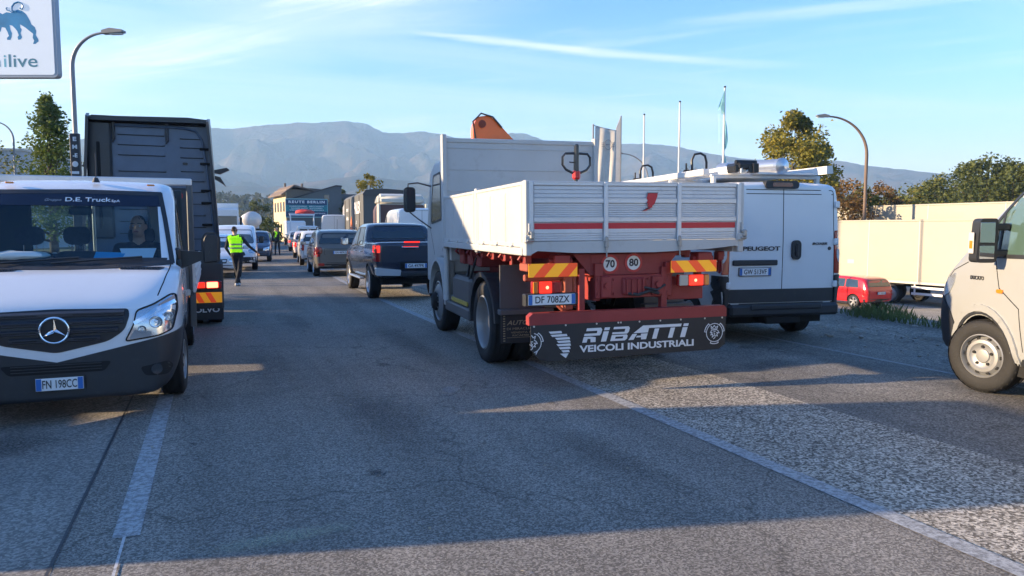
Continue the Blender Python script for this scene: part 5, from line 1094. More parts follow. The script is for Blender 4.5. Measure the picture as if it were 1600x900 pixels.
    # the flat bed behind
    fr = frame_al
    mb = MB(); mb.box(-1.04, 1.04, -6.3, -2.45, .88, .96, b=.01); mb.build('bed_floor', fr, t); bx('chassis_rail', dark, t, -.45, -.35, -6.2, -2.2, .6, .86); bx('chassis_rail', dark, t, .35, .45, -6.2, -2.2, .6, .86)
    for sx in (-1, 1):
        for k in range(2): sp = bx('side_board', fr, t, sx*1.05-.018, sx*1.05+.018, -6.25+k*1.92, -4.36+k*1.92, .92, 1.32, b=.008); [bx('board_rib', fr, sp, sx*1.07-.006, sx*1.07+.006, -6.25+k*1.92, -4.36+k*1.92, z, z+.03, b=.004) for z in (1.0, 1.1, 1.2)]
        bx('headboard_post', mat('dark_steel_post', (.09, .10, .11), rough=.5, metal=.3), t, sx*1.03-.035, sx*1.03+.035, -2.52, -2.45, .5, 2.29, b=.01)
        mb = MB(); mb.prism([(-4.4+.44*math.cos(R(a)), .36+.44*math.sin(R(a))) for a in range(0, 181, 15)], 'x', min(sx*.76, sx*1.0), max(sx*.76, sx*1.0)); 
        MB().tube([(sx*.88, -4.4+.42*math.cos(R(a)), .36+.42*math.sin(R(a))) for a in range(0, 181, 15)], .04, 6).build('mudguard', blackpl, t)
    bx('headboard_rail', fr, t, -1.06, 1.06, -2.53, -2.44, 2.215, 2.30, b=.012); bx('headboard_panel', mat('grey_headboard', (.18, .19, .2), rough=.6, dirt=.3), t, -1.0, 1.0, -2.50, -2.47, .96, 1.42, b=.004)
    for x in (-.72, .0, .72): bx('headboard_bar', fr, t, x-.015, x+.015, -2.50, -2.47, 1.42, 2.23, b=.004)
    return t
SP = sprinter()
# ================= other vehicles =================
slate = mat('slate_blue_cab_paint', (.075, .115, .18), rough=.4, coat=.3, var=.1, dirt=.3); blackp = mat('dark_fairing', (.02, .023, .03), rough=.4, coat=.2, var=.1, dirt=.2)
def tractor():
    u, v = -1.12, 13.5
    t = thing('tractor_unit', 'dark tractor unit without trailer seen from behind, rear lamp lit, beyond the white van', 'truck', (*rc(u, v), 0), A)
    yb = 3.15
    P = [(yb, 1.0), (yb, 3.86), (yb+.3, 3.90), (yb+1.4, 3.88), (yb+2.1, 3.2), (yb+2.4, 2.2), (yb+2.45, .5), (yb+.5, .5), (yb+.4, 1.0)]
    me = MB().prism(P, 'x', -1.2, 1.2).mesh('cab')
    for w in me.vertices:
        if w.co.z > 1.6: w.co.x *= 1-(w.co.z-1.6)*.030
    cab = linkmesh('cab', me, slate, t, ang=30)
    k = lambda z: 1-(max(z, 1.6)-1.6)*.030
    # back wall: raised border and pressed ribs, each its own part
    for (x0, x1, zs) in ((-.62, .28, (3.62, 3.42, 3.22, 2.90, 2.62, 2.38, 2.14, 1.9, 1.66, 1.42)), (.52, .98, (3.58, 3.40, 3.20, 2.92, 2.72, 2.5, 2.26, 2.02, 1.78, 1.54, 1.3))):
        for z in zs:
            mb = MB(); mb.prism(rr((x0+x1)/2, z, (x1-x0)*k(z), .105, .05, 5), 'y', yb-.028, yb+.01); o = mb.build('pressed_rib', slate, cab, ang=60)
            me_ = MB().prism(rr((x0+x1)/2, z, (x1-x0)*k(z)-.035, .075, .035, 5), 'y', yb-.022, yb-.0); MB().prism(rr((x0+x1)/2, z-.058, (x1-x0)*k(z), .014, .006), 'y', yb-.02, yb+.0).build('rib_groove', dark, o)
    bx('left_air_duct', blackp, cab, -1.14, -.70, yb-.10, yb+.02, 1.5, 3.80, b=.04)
    bx('duct_slot', dark, cab, -.96, -.90, yb-.115, yb-.09, 1.7, 3.4, b=.02)
    MB().prism(rr(.62, 3.02, .10, .05, .025), 'y', yb-.03, yb).build('cab_latch', blackp, cab)
    for x in (-.66, .30): mb = MB(); mb.box(x-.03, x+.03, yb-.05, yb, 3.45, 3.85, b=.01); mb.tube([(x, yb-.06, 3.7), (x+.02, yb-.07, 3.5), (x-.02, yb-.06, 3.4)], .016); mb.build('roof_strap', blackp, cab)
    mb = MB(); mb.tube([(-.64, yb-.04, 3.74), (.62, yb-.04, 3.74), (.85, yb-.04, 3.68), (.95, yb-.05, 3.5), (1.02, yb-.06, 3.0), (1.10, yb-.06, 2.0), (1.14, yb-.06, 1.4)], .022, 8); mb.build('edge_pipe', slate, cab)
    MB().prism([(-1.12, 3.80), (1.06, 3.83), (1.08, 3.90), (.70, 3.93), (-1.10, 3.88)], 'y', yb-.22, yb+.5).build('roof_spoiler', blackp, cab, ang=25)
    bx('spoiler_underside', dark, cab, -1.05, 1.03, yb-.05, yb+.1, 3.78, 3.92, b=.02)
    for sx in (-1, 1):
        mb = MB(); mb.add([(sx*1.12, yb, 3.95), (sx*1.09, yb-.38, 3.86), (sx*1.20, yb-.42, 2.0), (sx*1.24, yb-.42, 1.2), (sx*1.24, yb, 1.2), (sx*1.21, yb, 2.0), (sx*1.06, yb, 3.95), (sx*1.04, yb-.36, 3.84), (sx*1.15, yb-.40, 2.0), (sx*1.19, yb-.40, 1.2), (sx*1.19, yb, 1.2)], [(0, 1, 2, 5), (5, 2, 3, 4), (6, 7, 1, 0), (7, 8, 2, 1), (8, 9, 3, 2), (9, 10, 4, 3)]); mb.build('side_fairing', blackp, cab, ang=50)
        for z in (3.3, 3.0, 2.45, 2.2, 1.75): bx('fairing_bracket', dark, cab, sx*1.0-.1, sx*1.0+.1, yb-.09, yb-.02, z, z+.05, b=.01)
        mb = MB(); mb.prism([(sx*1.0, 3.0), (sx*1.44, 3.10), (sx*1.50, 3.05), (sx*1.3, 2.95)], 'y', yb+1.75, yb+1.95); mb.build('mirror_arm', blackp, cab); mb = MB(); mb.prism([(sx*1.0, 2.95), (sx*1.36, 2.72), (sx*1.42, 2.66), (sx*1.3, 2.88)], 'y', yb+1.75, yb+1.95); mb.build('mirror_arm', blackp, cab)
        bx('cab_step', blackp, t, min(sx*1.22, sx*.8), max(sx*1.22, sx*.8), yb+.3, yb+1.3, .3, 1.0, b=.05)
        for x in (1.10, .78): wheel('wheel', t, sx*x, .95, .50, .27, 'truckrear', sx)
        wheel('wheel', t, sx*1.08, yb+1.35, .50, .30, 'truckfront', sx)
        mb = MB()
        for j in range(9):
            a0, a1 = R(-8+j*22), R(14+j*22)
            f = lambda a, r: (.95+r*math.cos(a), .52+r*math.sin(a)); mb.prism([f(a0, .62), f(a1, .62), f(a1, .58), f(a0, .58)], 'x', min(sx*.62, sx*1.25), max(sx*.62, sx*1.25))
        mb.build('mudguard', blackpl, t, ang=50)
        bx('rear_lamp_panel', blackp, t, min(sx*.5, sx*1.25), max(sx*.5, sx*1.25), .22, .30, .30, 1.12, b=.03)
        l = bx('tail_lamp', redlens, t, min(sx*.66, sx*1.22), max(sx*.66, sx*1.22), .17, .25, .66, .80, b=.02)
        bx('lit_segment', redhot if sx > 0 else redon, l, min(sx*.98, sx*1.16), max(sx*.98, sx*1.16), .155, .175, .68, .78, b=.01); bx('lens', redon, l, min(sx*.68, sx*.95), max(sx*.68, sx*.95), .155, .175, .68, .78, b=.01)
        b = bx('chevron_board', mat('reflective_yellow'), t, min(sx*.62, sx*1.22), max(sx*.62, sx*1.22), .20, .215, .42, .60, b=.002)
        for j in range(3): xa = sx*.92-.26+j*.19; MB().prism([(xa, .425), (xa+.09, .425), (xa+.0, .595), (xa-.09, .595)], 'y', .196, .20).build('red_chevron', mat('reflective_red'), b, smooth=False)
        mf = bx('mud_flap', mat('black_rubber_flap'), t, min(sx*.62, sx*1.24), max(sx*.62, sx*1.24), .24, .255, .12, .40, b=.004)
        text('VOLVO', .12, wink, mf, (sx*.93, .237, .29), 'back', w=.50, bold=.03)
    mb = MB(); mb.box(-.45, -.37, .2, 5, .85, 1.12); mb.box(.37, .45, .2, 5, .85, 1.12); mb.box(-.6, .6, .5, 1.5, 1.12, 1.2, b=.04); mb.build('chassis', dark, t)
    MB().cyl((0, 1.0, 1.2), (0, 1.0, 1.27), .45, n=24).build('coupling_plate', blackp, t)
    rs = bx('lower_wall_panel', mat('charcoal_panel', (.05, .05, .055), rough=.6), cab, -.1, .66, yb-.20, yb-.02, 1.2, 2.52, b=.02); roundsign(cab, .46, yb-.21, 2.36, .10, '80')
    return t
tractor()
# ---- panel van with the roof load ----
def peugeot():
    L = 5.4; w = 1.025; az_ = R(14)
    st = [(0, .50, .985, 1.40, 2.33, .065, .12), (.03, .40, 1.012, 1.40, 2.385, .065, .12), (.2, .36, w, 1.40, 2.42, .065, .12), (1.5, .34, w, 1.40, 2.43, .065, .13), (3.2, .34, w, 1.38, 2.43, .07, .13), (3.7, .34, w, 1.36, 2.34, .09, .14), (4.55, .34, w, 1.30, 1.34, .15, .1), (5.0, .36, w-.03, 1.05, 1.12, .15, .15), (5.28, .38, w-.1, .86, .95, .2, .15), (5.4, .42, w-.25, .75, .82, .2, .15)]
    wins = [('front', rnd([(-.82, 1.36), (.82, 1.36), (.72, 2.2), (-.72, 2.2)], .08)), ('side', rnd([(3.05, 1.42), (4.2, 1.38), (3.7, 2.15), (3.1, 2.18)], .06))]
    seams = [('back', [(-.01, .60), (-.005, 1.5), (-.02, 2.28)]), ('back', rnd([(-.90, .58), (-.885, 1.4), (-.84, 2.27), (.84, 2.27), (.885, 1.4), (.90, .58)], .05)), ('back', [(-.84, 2.21), (.84, 2.21)]), ('back', [(-.9, .585), (.9, .585)]), ('side', [(3.0, .4), (3.0, 2.3)]), ('side', [(1.3, 1.45), (3.0, 1.45)])]
    def ex(t, bv):
        for sx in (-1, 1):
            q = rnd([(sx*x, z) for x, z in ((1.04, 1.02), (.895, 1.02), (.885, 1.67), (1.02, 1.67))], .02)
            l = decal('tail_lamp', bv, q, 'back', mat('red_lamp_lens'), t, off=.012, th=.03, grid=.06)
            decal('clear_lamp_section', bv, rnd([(sx*x, z) for x, z in ((1.03, 1.16), (.96, 1.20), (.93, 1.27), (.93, 1.40), (1.02, 1.36))], .02), 'back', mat('clear_lamp', (.5, .5, .52), rough=.15), l, off=.018, th=.01, grid=.06)
            decal('side_lamp_wrap', bv, rnd([(.05, 1.04), (.10, 1.04), (.13, 1.65), (.06, 1.65)], .02), 'right' if sx > 0 else 'left', mat('red_lamp_lens'), l, off=.008, th=.01, grid=.1)
            decal('corner_bumper', bv, rnd([(sx*x, z) for x, z in ((1.05, .40), (.84, .40), (.90, .60), (.895, 1.0), (1.05, 1.0))], .04), 'back', blackpl, t, off=.03, th=.03, grid=.06); decal('side_cladding', bv, rnd([(.05, .42), (.25, .42), (.2, .98), (.05, .98)], .03), 'right' if sx > 0 else 'left', blackpl, t, off=.02, grid=.1)
            for z in (2.06, 1.5, .86): bx('door_hinge', mat('white_van_paint'), t, sx*.905-.035, sx*.905+.035, -.03, .02, z-.05, z+.05, b=.012)
            mirror(t, sx*.98, 4.2, 1.55, sx, w=.2, h=.34)
        decal('door_lower_cladding', bv, rnd([(-.885, .60), (.885, .60), (.885, .80), (-.885, .80)], .02), 'back', greypl, t, off=.012, grid=.15)
        bp = MB(); bp.box(-.92, .92, -.12, .1, .40, .58, b=.04); bp.box(-.6, .6, -.14, -.1, .50, .585, b=.02); bp.build('rear_bumper', greypl, t)
        mb = MB(); mb.prism(rr(.21, 1.38, .15, .29, .065, 6), 'y', -.035, .02); h = mb.build('door_handle', blackpl, t); bx('handle_grip', mat('grille_black'), h, .185, .235, -.06, -.03, 1.28, 1.48, b=.015)
        bx('plate_light_strip', blackpl, t, -.84, -.10, -.03, .01, 1.155, 1.235, b=.012)
        plate(t, (-.47, -.012, 1.06), 'GW 513VF')
        text('PEUGEOT', .085, mat('dark_badge', (.03, .03, .035), rough=.3), t, (-.37, -.006, 1.40), 'back', w=.62, bold=.03, name='badge'); text('BOXER', .05, mat('dark_badge'), t, (.62, -.006, 1.47), 'back', w=.26, bold=.03, shear=.2, name='badge')
        MB().lathe((.80, .012, 1.40), (0, -1, 0), [(.03, 0), (.026, .012), (.001, .012)], 16).build('round_badge', mat('dark_badge'), t)
        b = MB().prism(rr(-.06, 2.345, .56, .115, .05, 6), 'y', -.03, .06).build('high_brake_lamp', blackpl, t); MB().prism(rr(-.06, 2.345, .34, .06, .025, 5), 'y', -.036, -.02).build('lens', mat('dark_red_lens', (.12, .01, .01), rough=.15, coat=1), b)
        bx('reflector', redlens, t, .80, .93, -.035, -.0, .42, .46, b=.01); bx('tow_bracket', dark, t, -.3, .3, -.05, .3, .28, .4, b=.02)
        decal('waist_crease', bv, strip([(-.85, 1.10), (.85, 1.10)], .006), 'back', mat('white_van_paint'), t, off=.003, th=.003)
        bx('underbody', dark, t, -.9, .9, .3, 5, .25, .4)
    t, bv = car('panel_van', 'white panel van with closed rear doors and ladders and pipes on its roof', 'van', (4.05, 11.0, 0), az_, L, st, white, (1.0, 4.45), .345, .23, windows=wins, seams=seams, extra=ex, ws='steel')
    c, s = math.cos(az_), math.sin(az_)
    def W_(x, y, z): return Vector((4.05+x*c-y*s, 11.0+x*s+y*c, z))
    # roof rack: cross bars belong to the van, the load is separate
    wl_ = mat('white_coated_metal', (.66, .66, .64), rough=.4, var=.06, dirt=.3); blk = mat('black_steel_tube', (.02, .02, .022), rough=.35, metal=.3)
    for y in (.5, 1.9, 3.2):
        mb = MB(); mb.box(-.95, .95, y-.03, y+.03, 2.47, 2.52, b=.01)
        for sx in (-1, 1): mb.box(sx*.9-.03, sx*.9+.03, y-.04, y+.04, 2.36, 2.50, b=.01)
        mb.build('rack_bar', wl_, t)
    o = thing('roof_beam', 'long white box beam on the left side of the van roof with two black hoops', 'beam', W_(-.55, .25, 2.53), az_)
    mb = MB(); mb.box(-.08, .08, 0, 4.1, 0, .12, b=.012); bm_ = mb.build('beam', wl_, o); bx('beam', wl_, o, -.34, -.22, .6, 4.2, 0, .10, b=.012)
    for y, k in ((1.35, 1.), (3.45, .95)):
        mb = MB(); mb.tube([(-.13, y, .10), (-.14, y, .30*k), (-.09, y, .40*k), (.02, y, .42*k), (.10, y, .38*k), (.13, y, .28*k), (.13, y, .1)], .020, 8); mb.box(-.28, .22, y-.03, y+.03, .10, .14, b=.01); mb.cyl((-.24, y, .1), (-.24, y, .25), .014); mb.build('hoop', blk, o)
    mb = MB(); mb.box(-.10, .16, -.05, .32, .05, .15, b=.02); mb.cyl((-.10, .05, .16), (.24, .05, .16), .035); mb.cyl((.1, -.06, .05), (.1, .1, .05), .05); mb.box(.12, .22, -.08, .05, -.0, .14, b=.01); mb.box(-.16, -.08, -.03, .2, .0, .12, b=.02); mb.build('clamp', blk, o)
    mb = MB(); mb.cyl((-.05, -.03, .0), (-.05, -.03, .1), .02); mb.cyl((.02, -.04, .02), (.2, -.04, .1), .014); mb.build('clamp_screw', mat('zinc_bolt'), o)
    o = MB().cyl((0, 0, 0), (0, 1.5, -.0), .115, n=24).lathe((0, 0, 0), (0, -1, 0), [(.12, -.05), (.128, -.02), (.128, .01), (.10, .03), (.001, .05)], 24).build('metal_pipe', mat('galvanised_pipe', (.55, .57, .6), rough=.3, metal=.85, var=.1), None); o.location = W_(.17, .35, 2.65); o.rotation_euler = (R(2), 0, az_+.12); setp(o, 'shiny grey metal pipe with rounded end cap lying on the white van roof', 'pipe')
    o = MB().prism([(0, 0), (.0, .12), (.1, .13), (.12, .01)], 'y', 0, 3.2).build('white_gutter', wl_, None); o.location = W_(.74, .05, 2.52); o.rotation_euler = (0, 0, az_+.03); setp(o, 'long white channel at the right edge of the white van roof', 'beam')
    o = bx('roof_tray', wl_, None, -.5, .5, 0, 1.7, 0, .03); o.location = W_(.25, .35, 2.525); o.rotation_euler = (0, 0, az_); setp(o, 'flat pale tray lying across the rack of the white van roof', 'tray')
peugeot()
# ---- white van at the right edge ----
def ducato():
    L = 5.4; w = 1.025; sil = mat('warm_white_paint', (.315, .325, .325), rough=.3, coat=.6, var=.04, vs=1.5, dirt=.15)
    st = [(0, .50, .985, 1.40, 2.33, .065, .12), (.03, .40, 1.012, 1.40, 2.385, .065, .12), (.2, .36, w, 1.40, 2.42, .065, .12), (1.5, .34, w, 1.40, 2.43, .065, .13), (3.2, .34, w, 1.38, 2.43, .07, .13), (3.9, .34, w, 1.37, 2.34, .085, .14), (5.0, .34, w-.02, 1.30, 1.40, .15, .04), (5.16, .34, w-.05, 1.15, 1.24, .15, .12), (5.28, .34, w-.10, .98, 1.07, .15, .15), (5.37, .36, w-.17, .83, .90, .2, .15), (5.43, .42, w-.32, .70, .76, .2, .15)]
    gl = {(5, 5): 1}
    def ex(t, bv):
        for s_ in ('left', 'right'):
            sx = -1 if s_ == 'left' else 1
            wp_ = rnd([(3.02, 1.44), (4.3, 1.42), (4.70, 1.41), (4.54, 1.60), (4.12, 2.0), (3.92, 2.16), (3.02, 2.22)], .04)
            g = decal('door_window', bv, wp_, s_, mat('van_window_glass', (.07, .12, .10), rough=.03, coat=1, spec=.9), t, off=.003, grid=.12)
            decal('window_seal', bv, strip(wp_, .04, True), s_, blackpl, g, off=.009, th=.006, grid=.12); decal('window_divider', bv, strip([(4.26, 1.44), (4.26, 1.84)], .03), s_, blackpl, g, off=.010, th=.006, grid=.12)
            qw = rnd([(4.3, 1.43), (4.72, 1.40), (4.62, 1.50), (4.32, 1.72)], .02)
            decal('quarter_panel', bv, qw, s_, blackpl, t, off=.008, th=.006)
            b = decal('front_bumper', bv, rnd([(4.84, .36), (5.5, .36), (5.5, .92), (5.20, .95), (5.02, .80), (4.90, .6)], .04), s_, greypl, t, off=.018, th=.02, grid=.06)
            hl_ = decal('headlamp', bv, rnd([(5.05, .98), (5.26, .90), (5.22, 1.02), (5.10, 1.14), (4.94, 1.22), (4.96, 1.10)], .03), s_, lampglass, t, off=.012, th=.01, grid=.05)
            arc = [(4.45+.515*math.cos(R(a)), .36+.515*math.sin(R(a))) for a in range(-6, 187, 12)]
            decal('wheel_arch_flare', bv, strip(arc, .07), s_, sil, t, off=.02, th=.03, grid=.06)
            arc2 = [(4.45+.462*math.cos(R(a)), .36+.462*math.sin(R(a))) for a in range(-6, 187, 12)]
            decal('arch_edge', bv, strip(arc2, .02), s_, greypl, t, off=.016, th=.05, grid=.08)
            decal('door_gap', bv, strip([(4.30, 1.40), (4.2, 1.1), (3.90, .92), (3.84, .42)], .010)+strip([(2.98, .42), (2.98, 2.25)], .010)+strip([(3.84, .42), (2.98, .42)], .01), s_, dark, t, off=.002, th=.003)
            decal('bonnet_gap', bv, strip([(4.75, 1.34), (5.0, 1.24), (5.14, 1.1)], .010), s_, dark, t, off=.002, th=.003); decal('side_rub_strip', bv, rnd([(3.0, .62), (3.82, .62), (3.82, .80), (3.0, .80)], .02), s_, sil, t, off=.014)
            decal('sill', bv, rnd([(3.0, .36), (3.92, .36), (3.86, .44), (3.0, .44)], .02), s_, blackpl, t, off=.01)
            decal('indicator', bv, rr(4.18, 1.07, .1, .04, .02), s_, mat('amber_lens'), t, off=.012)
        hh = bv.ray_cast(Vector((-5, 4.56, 1.18)), Vector((1, 0, 0)))[0]
        text('DUCATO', .055, mat('dark_badge'), t, (hh.x-.005, 4.56, 1.18), 'left', w=.22, bold=.03, name='badge')
        for sx in (-1, 1):
            # tall twin-glass mirror
            x0, x1 = sorted((sx*1.10, sx*1.31))
            me_ = MB().prism(rnd([(x0, 1.36), (x1, 1.36), (x1, 1.72), (x1-.03 if sx > 0 else x1, 1.80), (x0 if sx > 0 else x0+.03, 1.80)], .05), 'y', 4.12, 4.28).mesh('m')
            bm = bmesh.new(); bm.from_mesh(me_); bmesh.ops.bevel(bm, geom=[e for e in bm.edges if len(e.link_faces) == 2 and e.calc_face_angle() > 1.2 and e.verts[0].co.y > 4.2], offset=.04, segments=3, affect='EDGES'); bm.to_mesh(me_); bm.free()
            m_ = linkmesh('door_mirror', me_, blackpl, t)
            for z0, z1 in ((1.56, 1.76), (1.40, 1.53)): bx('mirror_glass', mat('mirror_silver', (.5, .52, .55), rough=.04, metal=1), m_, x0+.03, x1-.03, 4.114, 4.122, z0, z1, b=.002)
            l_ = bx('side_indicator', mat('pale_lens', (.60, .55, .5), rough=.15, coat=1), m_, (x0-.008 if sx < 0 else x1-.004), (x0+.004 if sx < 0 else x1+.008), 4.16, 4.24, 1.45, 1.66, b=.004); bx('amber_segment', mat('amber_lens'), l_, (x0-.012 if sx < 0 else x1), (x0 if sx < 0 else x1+.012), 4.17, 4.22, 1.50, 1.58, b=.004)
            for z in (1.42, 1.68): bx('mirror_arm', blackpl, m_, min(sx*.96, sx*1.14), max(sx*.96, sx*1.14), 4.13, 4.21, z, z+.07, b=.015)
        h = MB().box(-1.045, -1.02, 3.04, 3.20, 1.16, 1.21, b=.01).build('door_handle', blackpl, t)
        decal('front_grille', bv, rnd([(-.5, .62), (.5, .62), (.55, .78), (-.55, .78)], .04), 'front', blackpl, t, off=.01, grid=.1); decal('front_bumper', bv, rnd([(-.9, .36), (.9, .36), (.8, .58), (-.8, .58)], .04), 'front', greypl, t, off=.015, grid=.08)
        bx('underbody', dark, t, -.85, .85, .3, 4.9, .22, .38)
    t, bv = car('delivery_van', 'warm white van in sunlight cut off by the right edge, front wheel turned', 'van', (5.98, 3.20, 0), R(1.0), L, st, sil, (1.0, 4.45), .375, .225, glassf=gl, gl=dglass, windows=(), seams=(), extra=ex, ws='steel')
    for o in t.children:
        if o.name.startswith('wheel') and 'arch' not in o.name: o.children[0].scale = (1, .78, .78)
        if o.name.startswith('wheel') and o.location.y > 4 and 'arch' not in o.name: o.rotation_euler = (0, 0, R(22)); 
        if o.name.startswith('wheel') and 'arch' not in o.name: o.location.x = math.copysign(.915, o.location.x)
ducato()
# ---- pickup ----
def pickup():
    L = 5.3; w = .93; navy = mat('dark_navy_paint', (.018, .026, .045), rough=.25, coat=1, var=.05, dirt=.12, dcol=(.1, .09, .08))
    st = [(0, .62, .86, 1.26, 1.30, .2, .1), (.04, .56, .91, 1.34, 1.385, .2, .02), (.3, .52, w, 1.36, 1.40, .2, .02), (1.55, .50, w, 1.34, 1.38, .2, .02), (1.60, .50, w, 1.30, 1.42, .2, .06), (1.72, .50, w, 1.27, 1.78, .22, .10), (1.95, .48, w, 1.25, 1.86, .22, .1), (2.9, .46, w, 1.22, 1.87, .22, .1), (3.25, .46, w, 1.20, 1.80, .22, .1), (4.05, .46, w, 1.16, 1.24, .2, .06), (4.7, .48, w-.02, 1.10, 1.17, .2, .1), (5.15, .5, w-.1, .95, 1.08, .2, .12), (5.3, .56, w-.25, .85, .98, .2, .12)]
    wins = [('side', rnd([(1.85, 1.30), (2.62, 1.28), (2.62, 1.72), (1.98, 1.73)], .05)), ('side', rnd([(2.70, 1.27), (3.65, 1.24), (3.22, 1.68), (2.70, 1.72)], .05)), ('back', rnd([(-.70, 1.44), (.70, 1.44), (.60, 1.76), (-.60, 1.76)], .05)), ('front', rnd([(-.75, 1.25), (.75, 1.25), (.62, 1.75), (-.62, 1.75)], .06))]
    seams = [('side', [(1.62, .6), (1.62, 1.3)]), ('side', [(2.66, 1.28), (2.66, .6)]), ('side', [(3.72, 1.22), (3.7, .6)]), ('back', rnd([(-.76, .80), (-.78, 1.36), (.78, 1.36), (.76, .80)], .03)), ('side', [(1.7, .58), (3.6, .58)])]
    def ex(t, bv):
        for sx in (-1, 1):
            l = decal('tail_lamp', bv, rnd([(sx*x, z) for x, z in ((.93, .93), (.80, .93), (.79, 1.32), (.92, 1.33))], .02), 'back', redlens, t, off=.012, th=.03, grid=.06)
            decal('lit_section', bv, rnd([(sx*x, z) for x, z in ((.92, 1.14), (.80, 1.14), (.80, 1.30), (.91, 1.30))], .02), 'back', redon, l, off=.02, th=.01, grid=.06); decal('side_lamp_wrap', bv, rnd([(.06, .95), (.10, .97), (.16, 1.28), (.06, 1.3)], .02), 'left' if sx < 0 else 'right', redlens, l, off=.01, grid=.08)
            cb_ = MB().prism(rnd([(sx*.93, .62), (sx*.36, .60), (sx*.34, .74), (sx*.93, .80)], .03), 'y', -.14, .02).build('chrome_bumper_end', mat('bright_bumper_metal', (.7, .72, .75), rough=.25, metal=.5), t)
            mirror(t, sx*.92, 3.35, 1.36, sx, w=.2, h=.2, m=navy)
            bx('running_board', mat('alloy_wheel'), t, min(sx*.86, sx*1.0), max(sx*.86, sx*1.0), 1.75, 3.6, .42, .47, b=.02)
            for y in (.72, 4.2): decal('wheel_arch_flare', bv, strip([(y+.46*math.cos(R(a)), .40+.46*math.sin(R(a))) for a in range(0, 181, 15)], .08), 'left' if sx < 0 else 'right', blackpl, t, off=.025, th=.02, grid=.08)
            for yy in (1.9, 2.8): bx('door_handle', chrome, t, sx*.935-.015, sx*.935+.015, yy, yy+.15, 1.10, 1.13, b=.008)
        bx('bumper_step', blackpl, t, -.36, .36, -.16, .02, .58, .70, b=.03); h = bx('tailgate_handle', chrome, t, -.30, .12, -.015, .02, 1.235, 1.285, b=.015); bx('handle_recess', dark, h, -.18, .0, -.018, -.01, 1.22, 1.24, b=.002)
        bx('high_brake_lamp', redon, t, -.24, .14, -.02, .02, 1.365, 1.40, b=.008); plate(t, (.02, -.10, .83), 'GA 497PR'); bx('plate_recess', dark, t, -.33, .37, -.03, .01, .76, .92, b=.02)
        bx('underbody', dark, t, -.7, .7, .3, 4.8, .38, .56); mb = MB(); mb.cyl((-.7, .72, .40), (.7, .72, .40), .06); mb.build('axle', dark, t)
        o = MB().lathe((.1, 1.9, 1.45), (0, 0, 1), [(.001, -.09), (.07, -.06), (.09, 0), (.07, .06), (.001, .09)], 12); 
    t, bv = car('pickup_truck', 'dark blue double-cab pickup with chrome bumper ends and brake lamps lit', 'pickup', (*rc(4.36, 16.95), 0), A-R(1), L, st, navy, (.95+.1, 4.2), .40, .27, windows=wins, seams=seams, extra=ex, spokes=6)
    return t
pickup()
# ---- cars and vans of the queue ----
bronze = paint('bronze_grey_paint', (.13, .12, .105), rough=.28, coat=.9); silver = paint('silver_paint', (.42, .43, .44), rough=.3, metal=.5); bluec = paint('dull_blue_paint', (.045, .075, .13), rough=.3); rednc = paint('red_car_paint', (.50, .012, .02), rough=.22, coat=1); dgrey = paint('dark_grey_paint', (.06, .065, .07)); redtint = paint('white_red_paint', (.62, .52, .52))
def jx(t, bv):
    H, b, w = 1.69, 1.06, .90
    for sx in (-1, 1):
        c = (sx*.74, .93); l = decal('round_lamp', bv, rr(c[0], c[1], .26, .26, .10, 6), 'back', mat('dark_red_lens'), t, off=.03, th=.03, grid=.05)
        decal('lamp_cross', bv, strip([(c[0]-.07, c[1]-.07), (c[0]+.07, c[1]+.07)], .035)+strip([(c[0]-.07, c[1]+.07), (c[0]+.07, c[1]-.07)], .035), 'back', redlens, l, off=.038, th=.01, grid=.1)
        decal('bumper_reflector', bv, rr(sx*.66, .44, .20, .09, .02), 'back', redlens, t, off=.03, th=.01)
        mb = MB(); mb.tube([(sx*.62, .35, H-.02), (sx*.62, .45, H+.05), (sx*.62, 2.0, H+.06), (sx*.62, 2.15, H-.01)], .018); mb.build('roof_rail', blackpl, t)
    decal('tailgate_shadow_gap', bv, strip(rnd([(-.55, .78), (-.55, 1.0), (.55, 1.0), (.55, .78)], .03), .01), 'back', dark, t, off=.002, th=.003); mb = MB(); mb.cyl((0, .9, H-.01), (0, .82, H+.34), .006); mb.build('roof_aerial', blackpl, t)  # thin dark line marking the tailgate seam
    bx('exhaust', chrome, t, -.35, -.22, -.04, .1, .24, .30, b=.02); MB().prism(rr(0, .90, .18, .035, .01), 'y', -.03, .0).build('badge', chrome, t)
suvlike('suv', 'bronze grey boxy SUV with round red rear lamps, stopped behind the white one', 'car', (*rc(4.12, 26.35), 0), hd(27), bronze, L=4.23, w=.90, H=1.69, hood=1.08, belt=1.06, rearplate='GN 480RG', wheelr=.345, extra=jx)
suvlike('suv', 'white SUV with red rear lamps mostly hidden by the bronze grey one', 'car', (*rc(4.5, 34.6), 0), hd(35), paint('pearl_white', (.66, .66, .66)), L=4.5, w=.92, H=1.62, rearplate='FX 205KL', lit=False, wheelr=.34)
suvlike('hatchback', 'pale car in the queue with red rear lamp, ahead of the white SUV', 'car', (*rc(5.0, 43.5), 0), hd(44), redtint, L=4.1, w=.87, H=1.56, hood=1.0, belt=.98, lit=True, wheelr=.31, clad=False)
suvlike('hatchback', 'silver hatchback far ahead beside the officer, rear lamp lit', 'car', (*rc(5.95, 57.0), 0), hd(58), silver, L=4.1, w=.88, H=1.55, hood=1.0, belt=.98, lit=True, wheelr=.31, clad=False, rearplate='ED 331PT')
suvlike('hatchback', 'white electric hatchback with one headlamp lit facing us behind the leaning officer', 'car', (*rc(.12, 30.75), 0), hd(28)+math.pi, white, L=4.0, w=.885, H=1.52, hood=.98, belt=.96, frontplate='GD 774EV', wheelr=.32, hl=True, clad=False)
